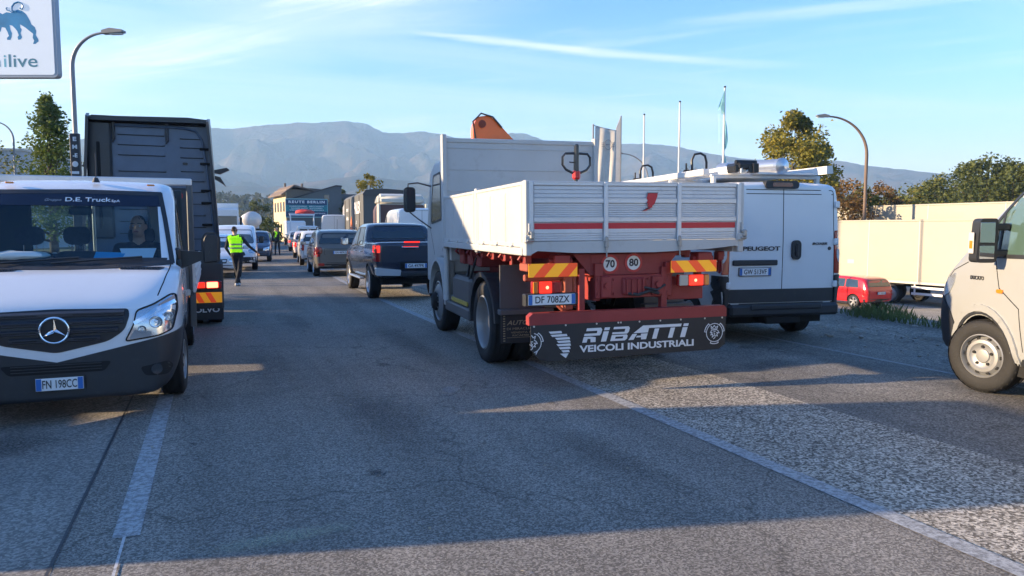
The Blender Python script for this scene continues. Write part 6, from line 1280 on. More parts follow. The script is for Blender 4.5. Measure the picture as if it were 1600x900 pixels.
vanlike('small_van', 'white small van facing us right behind the white electric car', (*rc(.95, 35.5), 0), hd(32)+math.pi, white, L=4.2, w=.90, H=1.86, hood=1.12, belt=1.12, frontplate='FT 620MN', nose=.95, wheelr=.32, tail=True)
suvlike('small_suv', 'dull blue small SUV facing us with black bumper, next to the second officer', 'car', (*rc(2.15, 42.9), 0), hd(40)+math.pi, bluec, L=3.7, w=.83, H=1.60, hood=1.05, belt=1.0, frontplate='CY 118FD', wheelr=.31)
suvlike('estate_car', 'dark grey car facing us behind the dull blue small SUV', 'car', (*rc(2.9, 53.5), 0), hd(50)+math.pi, dgrey, L=4.3, w=.88, H=1.52, hood=.98, belt=.96, wheelr=.31)
suvlike('red_hatchback', 'red hatchback parked in the lower lot in front of the white trailer', 'car', (17.05, 33.9, -2.012), R(24), rednc, L=4.3, w=.89, H=1.50, hood=.95, belt=.93, rearplate='DT 902HG', wheelr=.32, clad=False)
vanlike('panel_van', 'tall white panel van in the queue beyond the bronze grey SUV', (*rc(8.2, 55), 0), hd(56), white, L=5.6, w=1.0, H=2.72, hood=1.15, belt=1.35)
vanlike('panel_van', 'white panel van just ahead of the pickup and beside the lorry cab', (*rc(7.4, 27.5), 0), A-R(4), white, L=5.4, w=1.0, H=2.5, hood=1.15, belt=1.35, rw=False)
vanlike('service_van', 'small white van with dark rear glass between the tow truck and the panel van', (*rc(7.6, 66), 0), hd(66), white, L=4.4, w=.95, H=1.95, hood=1.1, belt=1.1, rw=True, nose=.95)
# ================= trailers, signs, buildings =================
def semitrailer(label, P0, az_, zg, L=13.6, H0=1.18, H1=3.96, col=(.36, .335, .275), group=None):
    t = thing('semitrailer', label, 'trailer', (P0[0], P0[1], zg), az_, group); bxm = mat('trailer_panel_%d' % int(col[0]*100), col, rough=.55, var=.05, vs=.6, dirt=.2, dcol=(.35, .32, .27))
    # local: rear at y=0, extends to y=-L (towards the camera side) ; side facing -x
    n = 5; box = MB().box(-1.27, 1.27, -L, 0, H0, H1, b=.02).build('box_body', bxm, t)
    for k in range(n):
        y1 = -L*k/n-.02; y0 = -L*(k+1)/n+.02; bx('side_panel', bxm, box, -1.285, -1.27, y0, y1, H0+.12, H1-.10, b=.004)
        if k: bx('panel_post', mat('panel_post_grey', (.48, .46, .42), rough=.6), box, -1.295, -1.27, y1-.01+.0, y1+.05, H0, H1, b=.004)
    bx('roof_rail', bxm, box, -1.30, -1.26, -L, 0, H1-.08, H1+.01, b=.01); bx('lower_rail', mat('panel_post_grey'), box, -1.30, -1.26, -L, 0, H0-.06, H0+.05, b=.01)
    bx('chassis', dark, t, -.6, .6, -L+.3, -.2, .85, H0)
    for y in (-1.4, -2.7, -4.0):
        for sx in (-1, 1): wheel('wheel', t, sx*1.08, y, .48, .30, 'truckfront', sx); 
    MB().box(-1.2, 1.2, -4.7, -.7, .96, 1.0, b=.01).build('wing', dark, t)
    for sx in (-1, 1):
        for z in (.52, .82): bx('side_guard', frame_al, t, sx*1.22-.02, sx*1.22+.02, -10.2, -5.1, z, z+.12, b=.01)
        for y in (-5.3, -7.5, -9.8): bx('guard_post', frame_al, t, sx*1.2-.03, sx*1.2+.01, y, y+.08, .5, H0, b=.01)
        bx('landing_leg', dark, t, sx*.8-.06, sx*.8+.06, -11.4, -11.25, .0, H0, b=.01)
    return t, bxm
t, _ = semitrailer('long white semitrailer parked in the lower lot behind the red hatchback', (18.1, 40.6), R(27), -2.012, H0=1.10, H1=4.13)
bx('blue_sticker', mat('blue_sticker', (.10, .10, .45), rough=.5), t, -1.292, -1.284, -9.9, -9.35, 1.55, 2.35, b=0); bx('rear_label', mat('panel_post_grey'), t, -1.292, -1.284, -1.9, -1.5, 1.9, 2.1, b=0)
t, _ = semitrailer('white semitrailer standing higher behind the nearer one, right of the lamp post', (18.2, 51), R(26), -1.6, L=20, H1=4.60, col=(.34, .32, .265))
# --- petrol station sign at the top left ---
def station_sign():
    Zs = 34.; k = Zs/1150
    xr, _, zb = up(93, 122, Zs); t = thing('station_sign', 'big white petrol station sign with blue animal logo at the top left', 'sign', (xr-2.4, Zs, 0), R(0))
    pm = mat('sign_panel_white', (.55, .60, .66), rough=.35, var=.04, vs=.5, emit=(.8, .88, 1), es=.10); fm = mat('sign_frame_grey', (.28, .31, .36), rough=.4, metal=.3)  # weak emission brightens the white panel, which is no lamp
    fr = MB().prism(rr(0, zb+2.4, 4.8, 4.8, .18, 6), 'y', -.12, .22).build('sign_frame', fm, t); MB().prism(rr(0, zb+2.4, 4.56, 4.56, .12, 6), 'y', -.135, -.1).build('sign_panel', pm, fr)
    tl = mat('sign_teal_letters', (.03, .20, .30), rough=.5); tl2 = mat('sign_light_teal_letters', (.10, .42, .55), rough=.5)
    # letters measured from the right edge of the panel
    def px(x): return (x-93)*k+2.4
    def pz(y): return zb+(121-y)*k
    text('live', .80, tl, fr, (px(41), -.14, pz(97)), 'back', w=44*k, bold=.008, depth=.002); text('i', .80, tl2, fr, (px(14), -.14, pz(97)), 'back', w=3.2*k, bold=.012, depth=.002); text('en', .80, tl, fr, (px(-9), -.14, pz(97)), 'back', w=32*k, bold=.0, depth=.002)
    # six-legged beast, seen from behind its middle; the tail curls over the back
    dog = [(-60, 22), (-30, 24), (0, 22), (4, 25), (9, 24), (14, 27), (20, 24), (27, 25), (32, 22), (38, 20), (44, 22), (50, 27), (55, 36), (57, 42), (62, 46), (64, 52), (63, 58), (66, 63), (67, 67), (64, 69), (62, 71), (58, 71), (60, 66), (58, 62), (59, 56), (54, 52), (48, 47), (40, 42), (40, 46), (42, 50), (40, 55), (42, 61), (40, 64), (36, 65), (35, 61), (37, 58), (35, 52), (32, 48), (28, 44), (24, 43), (25, 50), (27, 55), (26, 61), (24, 65), (19, 65), (19, 62), (22, 59), (20, 53), (17, 47), (12, 46), (10, 52), (5, 57), (2, 62), (0, 66), (-5, 66), (-3, 60), (2, 53), (0, 47), (-12, 46), (-60, 46)]
    dm = mat('logo_blue', (.01, .20, .42), rough=.4, var=.25, vs=.8)
    # drop the front of the beast (out of the picture) at the panel edge
    def build(poly, nm, m):
        bm = bmesh.new(); bm.faces.new([bm.verts.new((px(x), -.139, pz(y))) for x, y in poly]); bmesh.ops.bisect_plane(bm, geom=bm.verts[:]+bm.edges[:]+bm.faces[:], plane_co=(-1.6, 0, 0), plane_no=(-1, 0, 0), clear_outer=True)
        bmesh.ops.triangulate(bm, faces=bm.faces[:]); me = bpy.data.meshes.new(nm); bm.to_mesh(me); bm.free(); return linkmesh(nm, me, m, fr, smooth=False)
    build(dog, 'logo_beast', dm)
    MB().tube([(px(x), -.142, pz(y)) for x, y in ((36, 23), (29, 22), (29, 16), (33, 11), (39, 9), (44, 11), (46, 16), (44, 20), (41, 18))], .035, 6).build('logo_tail', dm, fr)
    MB().tube([(px(x), -.142, pz(y)) for x, y in ((28, 24), (25, 22), (21, 21), (20, 18), (22, 17))], .022, 6).build('logo_tail_tip', dm, fr)
    MB().tube([(px(x), -.142, pz(y)) for x, y in ((-8, 8), (-2, 6), (4, 3), (9, 0), (11, -6))], .03, 6).build('logo_flame', dm, fr)
    for x in (-2.25,): MB().cyl((x, .1, 0), (x, .1, zb+.1), .16, n=12).build('post', fm, t)
station_sign()
# --- lamps ---
def lamp(label, base, az_, H, arm, m, zg=0, r=.075, droop=.5, head=.62, group='street lamps'):
    t = thing('street_lamp', label, 'street lamp', (base[0], base[1], zg), az_, group)
    n = 14; pts = [(0, 0, 0), (0, 0, H*.4), (0, 0, H-arm*.95)]
    for k in range(1, n+1):
        a = R(90)*k/n; pts.append((-(arm)*(1-math.cos(a)), 0, H-arm*.95+arm*.95*math.sin(a)-(0 if k < n-3 else 0)))
    ts = [r-(r*.55)*i/len(pts) for i in range(len(pts))]
    MB().tube(pts, ts, 10).build('pole', m, t); MB().cyl((0, 0, 0), (0, 0, 1.1), r*1.35, n=12).build('pole_foot', m, t)
    x = -arm; hd_ = MB(); hd_.prism([(x+.05, H-.04), (x-head*.3, H-.03), (x-head, H+.0), (x-head, H+.07), (x-head*.35, H+.13), (x+.05, H+.06)], 'y', -.12, .12); hd_ = hd_.build('lamp_head', mat('lamp_head_grey', (.18, .19, .2), rough=.5), t, ang=30)
    MB().box(x-head*.92, x-head*.3, -.09, .09, H-.06, H-.02, b=.015).build('lamp_glass', mat('lamp_lens', (.6, .62, .62), rough=.2), hd_)
    return t
galv = mat('galvanised_pole', (.24, .25, .27), rough=.55, metal=.4, var=.15, vs=1); brownp = mat('brown_painted_pole', (.15, .10, .07), rough=.6, var=.2, vs=1, dirt=.3)
lamp('tall grey street lamp standing between the station sign and the dark tractor unit', (up(110, 45, 24)[0]-.0, 24), math.pi-.05, up(190, 52, 24)[2], 1.12, galv)
lamp('small distant street lamp left of the green tree', ((31-800)/1150*52, 52), 0, 9.1, 1.3, galv)
lamp('brown rusty street lamp over the lower lot behind the white semitrailers', (up(1352, 300, 40)[0], 40), 0, up(1285, 182, 40)[2]+2, 2.15, brownp, zg=-2.0, r=.09)
lamp('far street lamp between the white flag and the flagpoles', (up(1012, 300, 62)[0], 62), 0, up(970, 240, 62)[2]+2, 2.2, galv, zg=-2)
# --- flagpoles ---
def flagpole(label, x, y, ztop, zg=-2.):
    t = thing('flagpole', label, 'flagpole', (x, y, zg), 0, 'white flagpoles'); H = ztop-zg
    MB().tube([(0, 0, 0), (0, 0, H*.5), (0, 0, H)], [.085, .065, .045], 10).build('pole', mat('white_pole', (.62, .62, .6), rough=.4), t); MB().cyl((0, 0, H), (0, 0, H+.08), .06, n=10).build('pole_cap', dark, t); return t
def pos(px_, Z_, py_=300): return up(px_, py_, Z_)[:2]
flagpole('bare white flagpole left of the black hoop, shortest of the bare poles', *pos(1005, 46), up(1005, 180, 46)[2])
flagpole('middle bare white flagpole with a dark tip behind the first black hoop', *pos(1060, 42), up(1060, 160, 42)[2])
fp = flagpole('tallest white flagpole with shreds of a pale aqua flag', *pos(1129, 40), up(1129, 137, 40)[2])
rag = mat('torn_aqua_flag', (.30, .62, .62), rough=.8, var=.2, trans=0)
for nm, pts in (('flag_shred', [(-.02, 11.1), (-.33, 10.2), (-.36, 9.95), (-.24, 10.1), (-.14, 9.7), (-.05, 9.9), (-.02, 9.7)]), ('flag_shred', [(.02, 9.6), (.16, 9.1), (.22, 8.3), (.14, 8.0), (.05, 7.9)]), ('flag_shred', [(.03, 7.85), (.16, 7.4), (.14, 6.8), (.03, 6.7)]), ('flag_shred', [(-.30, 9.8), (-.27, 9.8), (-.22, 8.4), (-.24, 8.3)])):
    mb = MB(); mb.prism(pts, 'y', -.004, .004); me = mb.mesh('f')
    for v in me.vertices: v.co.y += .08*math.sin(v.co.z*5+v.co.x*9)
    linkmesh('flag_shred', me, rag, fp, smooth=False)
def cloth_flag(parent, x0, x1, z0, z1, m, nx=14, nz=20, amp=.06, slope=0.):
    vs = []; fs = []
    for j in range(nz+1):
        for i in range(nx+1):
            s = i/nx; q = j/nz; x = x0+(x1-x0)*s; z = z1-(z1-z0)*q-slope*s*(1-q); vs.append((x, amp*math.sin(s*11+q*2.5)*(.3+q), z))
    for j in range(nz):
        for i in range(nx): fs.append((j*(nx+1)+i, j*(nx+1)+i+1, (j+1)*(nx+1)+i+1, (j+1)*(nx+1)+i))
    o = MB().add(vs, fs).build('flag', m, parent, fix=False); md = o.modifiers.new('s', 'SOLIDIFY'); md.thickness = .006; return o
Zf = 30.; kf = Zf/1150
fx, fy = pos(926, Zf); t = thing('banner_flag', 'white hanging banner with a round winged emblem behind the lorry headboard', 'flag', (fx, fy, -1.2), 0)
zt = 1.7+160*kf+1.2; MB().cyl((0, 0, 0), (0, 0, zt), .035, n=8).build('pole', galv, t); MB().tube([(0, 0, zt-.04), (.45, 0, zt-.16), (.94, 0, zt-.26)], .014, 6).build('top_arm', galv, t)
fl = cloth_flag(t, .08, .92, zt-2.7, zt-.08, mat('white_flag_cloth', (.62, .58, .52), rough=.85, var=.1), slope=.2, amp=.05)
gm = mat('emblem_grey', (.16, .17, .2), rough=.6); ec = (.60, zt-.82)
mb = MB(); mb.tube([(ec[0]+.15*math.cos(R(a)), -.075, ec[1]+.19*math.sin(R(a))) for a in range(0, 361, 24)], .012, 5, cap=False); mb.build('emblem_ring', gm, fl)
for s_ in (-1, 1):
    for dz in (-.07, 0, .07): MB().box(ec[0]+s_*.14+(0 if s_ > 0 else -.12), ec[0]+s_*.14+(.12 if s_ > 0 else 0), -.080, -.070, ec[1]+dz-.008, ec[1]+dz+.008).build('emblem_wing', gm, fl, smooth=False)
text('MINI', .09, gm, fl, (ec[0], -.082, ec[1]), 'back', bold=.02)
fx, fy = pos(966, 33); kf = 33/1150; t = thing('feather_flag', 'narrow sunlit white vertical flag with slanted top behind the lorry headboard', 'flag', (fx, fy, -1.5), R(0)); zt = 1.7+173*kf+1.5
MB().cyl((.09, .0, 0), (.09, 0, zt), .03, n=8).build('pole', galv, t); mb = MB(); mb.prism([(.06, zt-.05), (-.13, zt-.55), (-.13, .9), (.06, .9)], 'y', -.02, .02); mb.build('flag', mat('white_flag_cloth'), t, smooth=False)
# --- billboard building in the distance ---
def far_house():
    t = thing('warehouse', 'cream and grey building with low roofs standing behind the wide teal billboard', 'building', (*up(449, 357, 96)[:2], -.2), R(28))
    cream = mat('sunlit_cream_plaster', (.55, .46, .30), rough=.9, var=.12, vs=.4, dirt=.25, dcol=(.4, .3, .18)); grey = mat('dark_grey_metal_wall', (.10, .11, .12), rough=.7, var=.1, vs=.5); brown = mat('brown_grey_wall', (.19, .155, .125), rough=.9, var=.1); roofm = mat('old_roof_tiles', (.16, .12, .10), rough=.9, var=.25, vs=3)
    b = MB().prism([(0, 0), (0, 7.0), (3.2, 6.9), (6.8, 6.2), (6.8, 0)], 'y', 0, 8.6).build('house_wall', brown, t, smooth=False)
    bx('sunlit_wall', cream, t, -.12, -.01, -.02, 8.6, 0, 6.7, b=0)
    for y in (.8, 2.8, 4.8, 6.8):
        for z in (1.2, 4.1):
            w = bx('window_frame', mat('brown_window_frame', (.10, .06, .04), rough=.7), t, -.16, -.11, y, y+.9, z, z+1.3, b=0); bx('pane', dglass, w, -.17, -.158, y+.1, y+.8, z+.1, z+1.2, b=0)
    r = MB().prism([(-.75, 6.15), (-.75, 6.3), (.9, 7.55), (4.2, 6.75), (4.2, 6.6), (.9, 7.35)], 'y', -.5, 9.2).build('roof', roofm, t, smooth=False)
    MB().prism([(1.0, 0), (1.0, 7.55), (6.6, 7.35), (6.6, 0)], 'y', 5.2, 8.7).build('rear_block', mat('dark_roof_block', (.10, .095, .09), rough=.9), t, smooth=False)
    for x in (.9, 3.2): bx('chimney', brown, r, x, x+.25, 6, 6.3, 7.2, 8.1, b=0)
    MB().prism([(.35, 0), (.35, 5.6), (6.2, 7.45), (6.95, 7.4), (6.95, 0)], 'y', -.9, -.05).build('metal_front_block', grey, t, smooth=False)
    MB().prism([(.15, 5.55), (6.2, 7.45), (7.0, 7.4), (7.0, 7.55), (6.2, 7.62), (.15, 5.72)], 'y', -1.05, 0).build('parapet', mat('parapet_dark', (.04, .042, .05), rough=.6), t, smooth=False)
    bx('dark_window', dglass, t, 4.6, 5.3, -.96, -.89, 5.3, 6.3, b=0); bx('side_annex', grey, t, 7.1, 9.4, 0, 8, 0, 6.5, b=0)
    x, y, _ = up(480, 357, 93); s = thing('billboard', 'wide teal and navy billboard with white lettering in front of the cream and grey building', 'billboard', (x, y, -.2), R(20))
    k = 93/1150; w = 5.15; z0, z1 = 1.7+17*k+.2, 1.7+46*k+.2
    fr = bx('billboard_frame', mat('pale_teal_frame', (.30, .55, .56), rough=.5), s, -w/2, w/2, -.1, .1, z0, z1, b=0)
    navy = mat('billboard_navy', (.01, .055, .13), rough=.5); teal = mat('billboard_teal', (.01, .22, .26), rough=.5); h = z1-z0
    for m_, a, c in ((navy, .66, .96), (teal, .33, .655), (navy, .04, .325)): bx('billboard_band', m_, fr, -w/2+.08, w/2-.08, -.14, -.1, z0+h*a, z0+h*c, b=0)
    text('REUTE BERLIN', .42, wink, fr, (0, -.155, z0+h*.82), 'back', w=4.4, bold=.05, space=1.3)
    for s_, q, ww in (('CARROZZERIA   MECCANICA', .59, 4.2), ('RICAMBI AUTO   SOCCORSO', .49, 3.8), ('VENDITA   NOLEGGIO', .39, 4.2), ('AUTODEMOLIZIONI   ASSISTENZA', .22, 4.5)): text(s_, .17, wink, fr, (0, -.155, z0+h*q), 'back', w=ww, bold=.03)
    for x in (-1.9, 1.9): bx('billboard_post', grey, s, x-.1, x+.1, -.08, .08, -.1, z0, b=0)
far_house()
# --- curtain-sided lorry and the cab in front of it ---
def curtain():
    t = thing('curtain_trailer', 'dark grey curtain-sided trailer with white lettering on its side beyond the white van', 'trailer', (*rc(9.4, 43.2), 0), A-R(4)); tarp = mat('dark_grey_tarpaulin', (.10, .10, .095), rough=.6, var=.1, vs=.5, dirt=.2)
    b = MB().prism([(-1.27, 1.1), (-1.27, 3.75), (-1.1, 3.92), (0, 3.98), (1.1, 3.92), (1.27, 3.75), (1.27, 1.1)], 'y', 0, 12).build('curtain_body', tarp, t, ang=40)
    MB().prism([(-1.3, 3.70), (-1.12, 3.96), (0, 4.03), (1.12, 3.96), (1.3, 3.70), (1.25, 3.6), (-1.25, 3.6)], 'y', -.05, .15).build('roof_bow', mat('dark_roof_block'), b, ang=40)
    text('PALLEX', 1.0, wink, b, (-1.30, 3.0, 2.95), 'left', w=3.2, bold=.03); text('trasporti', .4, wink, b, (-1.30, 9.3, 3.0), 'left', w=1.5, bold=.02); text('logistica', .4, wink, b, (-1.30, 9.3, 2.4), 'left', w=1.5, bold=.02); text('.it', .4, wink, b, (-1.30, 3.6, 2.1), 'left', w=.5)
    MB().prism([(6.1, 1.2), (7.2, 1.3), (7.1, 2.1), (6.6, 2.5), (6.2, 2.0)], 'x', -1.305, -1.28).build('orange_print', mat('orange_print', (.75, .16, .03), rough=.6), b, smooth=False)
    for y in (2, 5, 8, 11): bx('curtain_strap', dark, b, -1.30, -1.27, y, y+.05, 1.1, 3.7, b=0)
    bx('chassis', dark, t, -.6, .6, .2, 11.6, .7, 1.1)
    for y in (1.4, 2.7, 4.0, 12.8):
        for sx in (-1, 1): wheel('wheel', t, sx*1.05, y, .48, .3, 'truckfront', sx)
    MB().prism([(12.3, .6), (12.3, 3.6), (13.9, 3.3), (14.2, .6)], 'x', -1.2, 1.2).build('cab', white, t)
    t = thing('lorry', 'cream lorry cab with rounded roof deflector seen between the curtain trailer and white van', 'truck', (*rc(8.55, 35.5), 0), A-R(4)); cr = mat('cream_cab_paint', (.60, .57, .48), rough=.4, coat=.3, var=.08, dirt=.3)
    MB().prism([(-1.15, .9), (-1.15, 2.6), (-1.05, 2.85), (1.05, 2.85), (1.15, 2.6), (1.15, .9)], 'y', 0, 1.9).build('cab', mat('brown_cab_back', (.10, .05, .045), rough=.5), t, ang=40)
    mb = MB(); P = [(0, 2.85), (0, 3.25), (.4, 3.42), (1.2, 3.3), (1.9, 2.85)]; me = mb.prism(P, 'x', -1.12, 1.12).mesh('d'); bm = bmesh.new(); bm.from_mesh(me); bmesh.ops.bevel(bm, geom=[e for e in bm.edges if len(e.link_faces) == 2], offset=.12, segments=3, affect='EDGES'); bm.to_mesh(me); bm.free(); linkmesh('roof_deflector', me, cr, t, ang=60)
    for sx in (-1, 1): bx('side_fairing', cr, t, sx*1.15-.06, sx*1.15+.06, -.35, .1, 1.2, 2.9, b=.03)
    bx('chassis', dark, t, -.5, .5, -3, 2, .6, .95)
    for y in (-2.2, 1.0):
        for sx in (-1, 1): wheel('wheel', t, sx*1.02, y, .48, .3, 'truckrear', sx)
curtain()
# --- more of the queue far ahead ---
def tow_truck():
    t = thing('tow_truck', 'tow truck with red folded cover on top and white frame in the far queue', 'truck', (*rc(8.0, 74), 0), hd(74)); W2 = mat('white_van_paint')
    bx('platform', W2, t, -1.1, 1.1, 0, 5, 1.0, 1.15, b=.03); bx('cab', W2, t, -1.05, 1.05, 5.1, 6.9, .7, 2.5, b=.15)
    for x in (-1.1, 1.1): bx('frame_post', W2, t, x-.06, x+.06, .1, .25, 1.1, 3.0, b=.02); bx('side_light', redon, t, x-.08, x+.08, .0, .1, .9, 1.05, b=.01)
    bx('frame_beam', W2, t, -1.2, 1.2, .1, .25, 2.95, 3.12, b=.02); bx('chassis', dark, t, -.5, .5, .2, 6, .5, 1.0)
    mb = MB(); mb.T = Matrix.Translation((.35, .8, 3.25)) @ Matrix.Diagonal((.95, .7, .28, 1)); mb.lathe((0, 0, 0), (0, 0, 1), [(.001, -1)]+[(math.sin(R(a)), -math.cos(R(a))) for a in range(20, 180, 20)]+[(.001, 1)], 16); me = mb.mesh('c')
    for v in me.vertices: v.co += Vector(noise.noise_vector(v.co*5))*.10
    linkmesh('red_cover', me, mat('red_cover', (.60, .05, .04), rough=.7, var=.2), t)
    for y in (1.2, 5.9):
        for sx in (-1, 1): wheel('wheel', t, sx*.95, y, .42, .25, 'truckrear', sx)
tow_truck()
def tanker():
    x, y = pos(393, 78); t = thing('tanker', 'white tanker lorry with a rounded silver tank end beyond the small white van', 'truck', (x, y, 0), R(22)); tk = mat('tank_white', (.62, .60, .58), rough=.35, metal=.2, var=.06)
    mb = MB(); mb.T = Matrix.Diagonal((1.12, 1, 1, 1)); mb.lathe((0, 0, 2.62), (0, 1, 0), [(.001, -.3), (.35, -.27), (.65, -.18), (.84, 0), (.86, .1), (.86, 8.5), (.001, 8.8)], 28); mb.build('tank', tk, t)
    MB().lathe((0, -.29, 2.62), (0, -1, 0), [(.20, 0), (.18, .06), (.001, .07)], 16).build('manhole', mat('zinc_bolt'), t); bx('walkway', galv, t, -.25, .25, .3, 8, 3.46, 3.52); bx('chassis', dark, t, -.9, .9, 0, 8.5, .8, 1.7, b=.05); bx('rear_bumper', mat('reflective_red'), t, -1.1, 1.1, -.15, 0, .7, .9)
    MB().tube([(-.8, 0, 3.4), (-.95, 0, 3.6), (-.9, 1, 3.6)], .03).build('handrail', galv, t)
    for yy in (1.2, 2.5, 7.8):
        for sx in (-1, 1): wheel('wheel', t, sx*1.0, yy, .48, .3, 'truckrear', sx)
    bx('cab', white, t, -1.15, 1.15, 9, 10.8, .8, 3.0, b=.1)
tanker()
def white_lorry():
    x, y = pos(345, 66); t = thing('lorry', 'tall white lorry facing us in the far left lane beyond the dark tractor', 'truck', (x, y, 0), R(22)+math.pi)
    b = bx('cab', white, t, -1.2, 1.2, 6.2, 8.2, .6, 3.3, b=.12); bx('windscreen', dglass, b, -1.05, 1.05, 8.17, 8.22, 1.7, 2.7, b=.05); bx('box_body', mat('white_van_paint'), t, -1.25, 1.25, 0, 6, 1.0, 3.75, b=.03); bx('grille', blackpl, b, -.7, .7, 8.18, 8.24, .9, 1.5, b=.03)
    for sx in (-1, 1): bx('door_mirror', blackpl, b, min(sx*1.25, sx*1.45), max(sx*1.25, sx*1.45), 7.9, 8.1, 1.9, 2.6, b=.04); [wheel('wheel', t, sx*1.0, yy, .48, .3, 'truckfront', sx) for yy in (1.5, 7.3)]
    bx('chassis', dark, t, -.6, .6, .2, 8, .5, 1.0)
white_lorry()
vanlike('small_bus', 'white minibus roof showing above the small white van in the far left lane', (*pos(362, 74), 0), R(22)+math.pi, white, L=5.6, w=1.0, H=2.35, hood=1.15, belt=1.3)
# --- dark totem sign by the left lamp ---
t = thing('totem_sign', 'narrow dark totem sign with white marks beside the tall grey lamp', 'sign', (*pos(121, 22), 0), R(8)); k = 22/1150
mb = MB().box(-.135, .135, -.06, .06, .2, 1.7+146*k, b=.02).build('totem_board', mat('totem_dark', (.02, .022, .03), rough=.4), t)
for s_, y, w in (('E', 220, .10), ('M', 232, .13), ('-E', 245, .13)): text(s_, .16, wink, mb, (.01, -.064, 1.7+(357-y)*k), 'back', w=w, bold=.04)
MB().lathe((0, -.06, 1.7+(357-258)*k), (0, -1, 0), [(.085, 0), (.08, .006), (.001, .006)], 20).build('white_disc', wink, mb)
for y in (271, 290, 306): MB().box(-.1, .1, -.066, -.058, 1.7+(357-y)*k-.04, 1.7+(357-y)*k+.04).build('white_mark', wink, mb)
# --- pale building and fence far left ---
bw = mat('pale_blue_grey_wall', (.42, .44, .47), rough=.9, var=.05)
x, y = pos(-60, 60); t = thing('low_building', 'pale blank building at the left edge behind the small lamp', 'building', (x, y, -.1), R(10)); MB().box(-9, 4.6, 0, 12, 0, 8.1, b=.02).build('wall', bw, t); bx('roof_edge', mat('panel_post_grey'), t, -9.1, 4.7, -.1, 12.1, 8.1, 8.3, b=.01)
for k in range(5): f = bx('window_frame', mat('panel_post_grey'), t, -8+k*2.4, -6.6+k*2.4, -.05, .02, 1.2, 2.8, b=.005); bx('pane', dglass, f, -7.9+k*2.4, -6.7+k*2.4, -.06, -.04, 1.3, 2.7, b=0)
# ribbed fence panels behind the vans
t = thing('metal_fence', 'pale ribbed metal fence seen through the windows of the white cab van', 'fence', (*rc(-8.6, 8), 0), A)
for k in range(14): p = bx('fence_panel', mat('pale_fence_metal', (.45, .46, .42), rough=.6, var=.1), t, -.03, .03, k*2.0, k*2.0+1.96, .15, 2.0, b=.004); [bx('fence_rib', mat('pale_fence_metal'), p, .03, .05, k*2.0+j*.28+.1, k*2.0+j*.28+.2, .15, 2.0, b=.004) for j in range(7)]; bx('fence_post', galv, t, -.05, .05, k*2-.05, k*2, 0, 2.1, b=.005)
# --- unseen van added outside the frame on the left to shade the road in front ---
vanlike('delivery_van', 'tall white delivery van waiting on the station forecourt at the far left', (-10.9, 3.80, 0), R(-82), white, L=5.9, w=1.44, H=3.3, hood=1.4, belt=1.6)
for o in [o for o in bpy.data.objects if o.name.startswith('door_mirror') and o.parent and o.parent.name.startswith('delivery_van') and o.parent.location.x < 0]: o.location.x *= .82; o.location.z -= .4

t = thing('station_kiosk', 'station kiosk with a rising flat roof beyond the left edge of the picture', 'building', (-10.0, 8.2, 0), 0)  # unseen kiosk added; roof slope shaped to cast diagonal shade on the lorry
MB().prism([(0, 0), (0, 3.77), (1.85, 4.60), (3.9, 5.5), (5.4, 5.5), (5.4, 0)], 'x', -5, 0).build('wall', bw, t, smooth=False); MB().prism([(-.1, 3.74), (-.1, 3.84), (1.85, 4.72), (3.9, 5.62), (5.5, 5.62), (5.5, 5.5), (3.9, 5.5)], 'x', -5.3, .1).build('roof', mat('parapet_dark'), t, smooth=False)
for y in (.8, 2.6): f = bx('window_frame', mat('panel_post_grey'), t, -.01, .05, y, y+1.3, .9, 2.4, b=.005); bx('pane', dglass, f, .04, .06, y+.08, y+1.22, .98, 2.32, b=0)
# ================= trees, hills, mountains, haze =================
def leafmat(name, c1, c2, sc=.6):
    m, n, l, p = nodes(name); p.inputs['Roughness'].default_value = .7; p.inputs['Specular IOR Level'].default_value = .25
    tc = n.new('ShaderNodeTexCoord'); nz = n.new('ShaderNodeTexNoise'); nz.inputs['Scale'].default_value = sc; nz.inputs['Detail'].default_value = 4; l.new(tc.outputs['Object'], nz.inputs[0])
    n2 = n.new('ShaderNodeTexNoise'); n2.inputs['Scale'].default_value = 5; l.new(tc.outputs['Object'], n2.inputs[0])
    a = n.new('ShaderNodeMath'); a.operation = 'MULTIPLY_ADD'; l.new(n2.outputs[0], a.inputs[0]); a.inputs[1].default_value = .6; l.new(nz.outputs[0], a.inputs[2])
    mr = n.new('ShaderNodeMapRange'); mr.inputs[1].default_value = .62; mr.inputs[2].default_value = .98; l.new(a.outputs[0], mr.inputs[0])
    mx = n.new('ShaderNodeMix'); mx.data_type = 'RGBA'; mx.inputs[6].default_value = (*c1, 1); mx.inputs[7].default_value = (*c2, 1); l.new(mr.outputs[0], mx.inputs[0]); l.new(mx.outputs[2], p.inputs['Base Color'])
    t = n.new('ShaderNodeBsdfTranslucent'); l.new(mx.outputs[2], t.inputs[0]); ms = n.new('ShaderNodeMixShader'); ms.inputs[0].default_value = .3; l.new(p.outputs[0], ms.inputs[1]); l.new(t.outputs[0], ms.inputs[2]); l.new(ms.outputs[0], n['Material Output'].inputs[0])
    _M[name] = m; return m
barkm = mat('bark', (.10, .075, .055), rough=.95, var=.3, vs=4, bump=.6, bs=12)
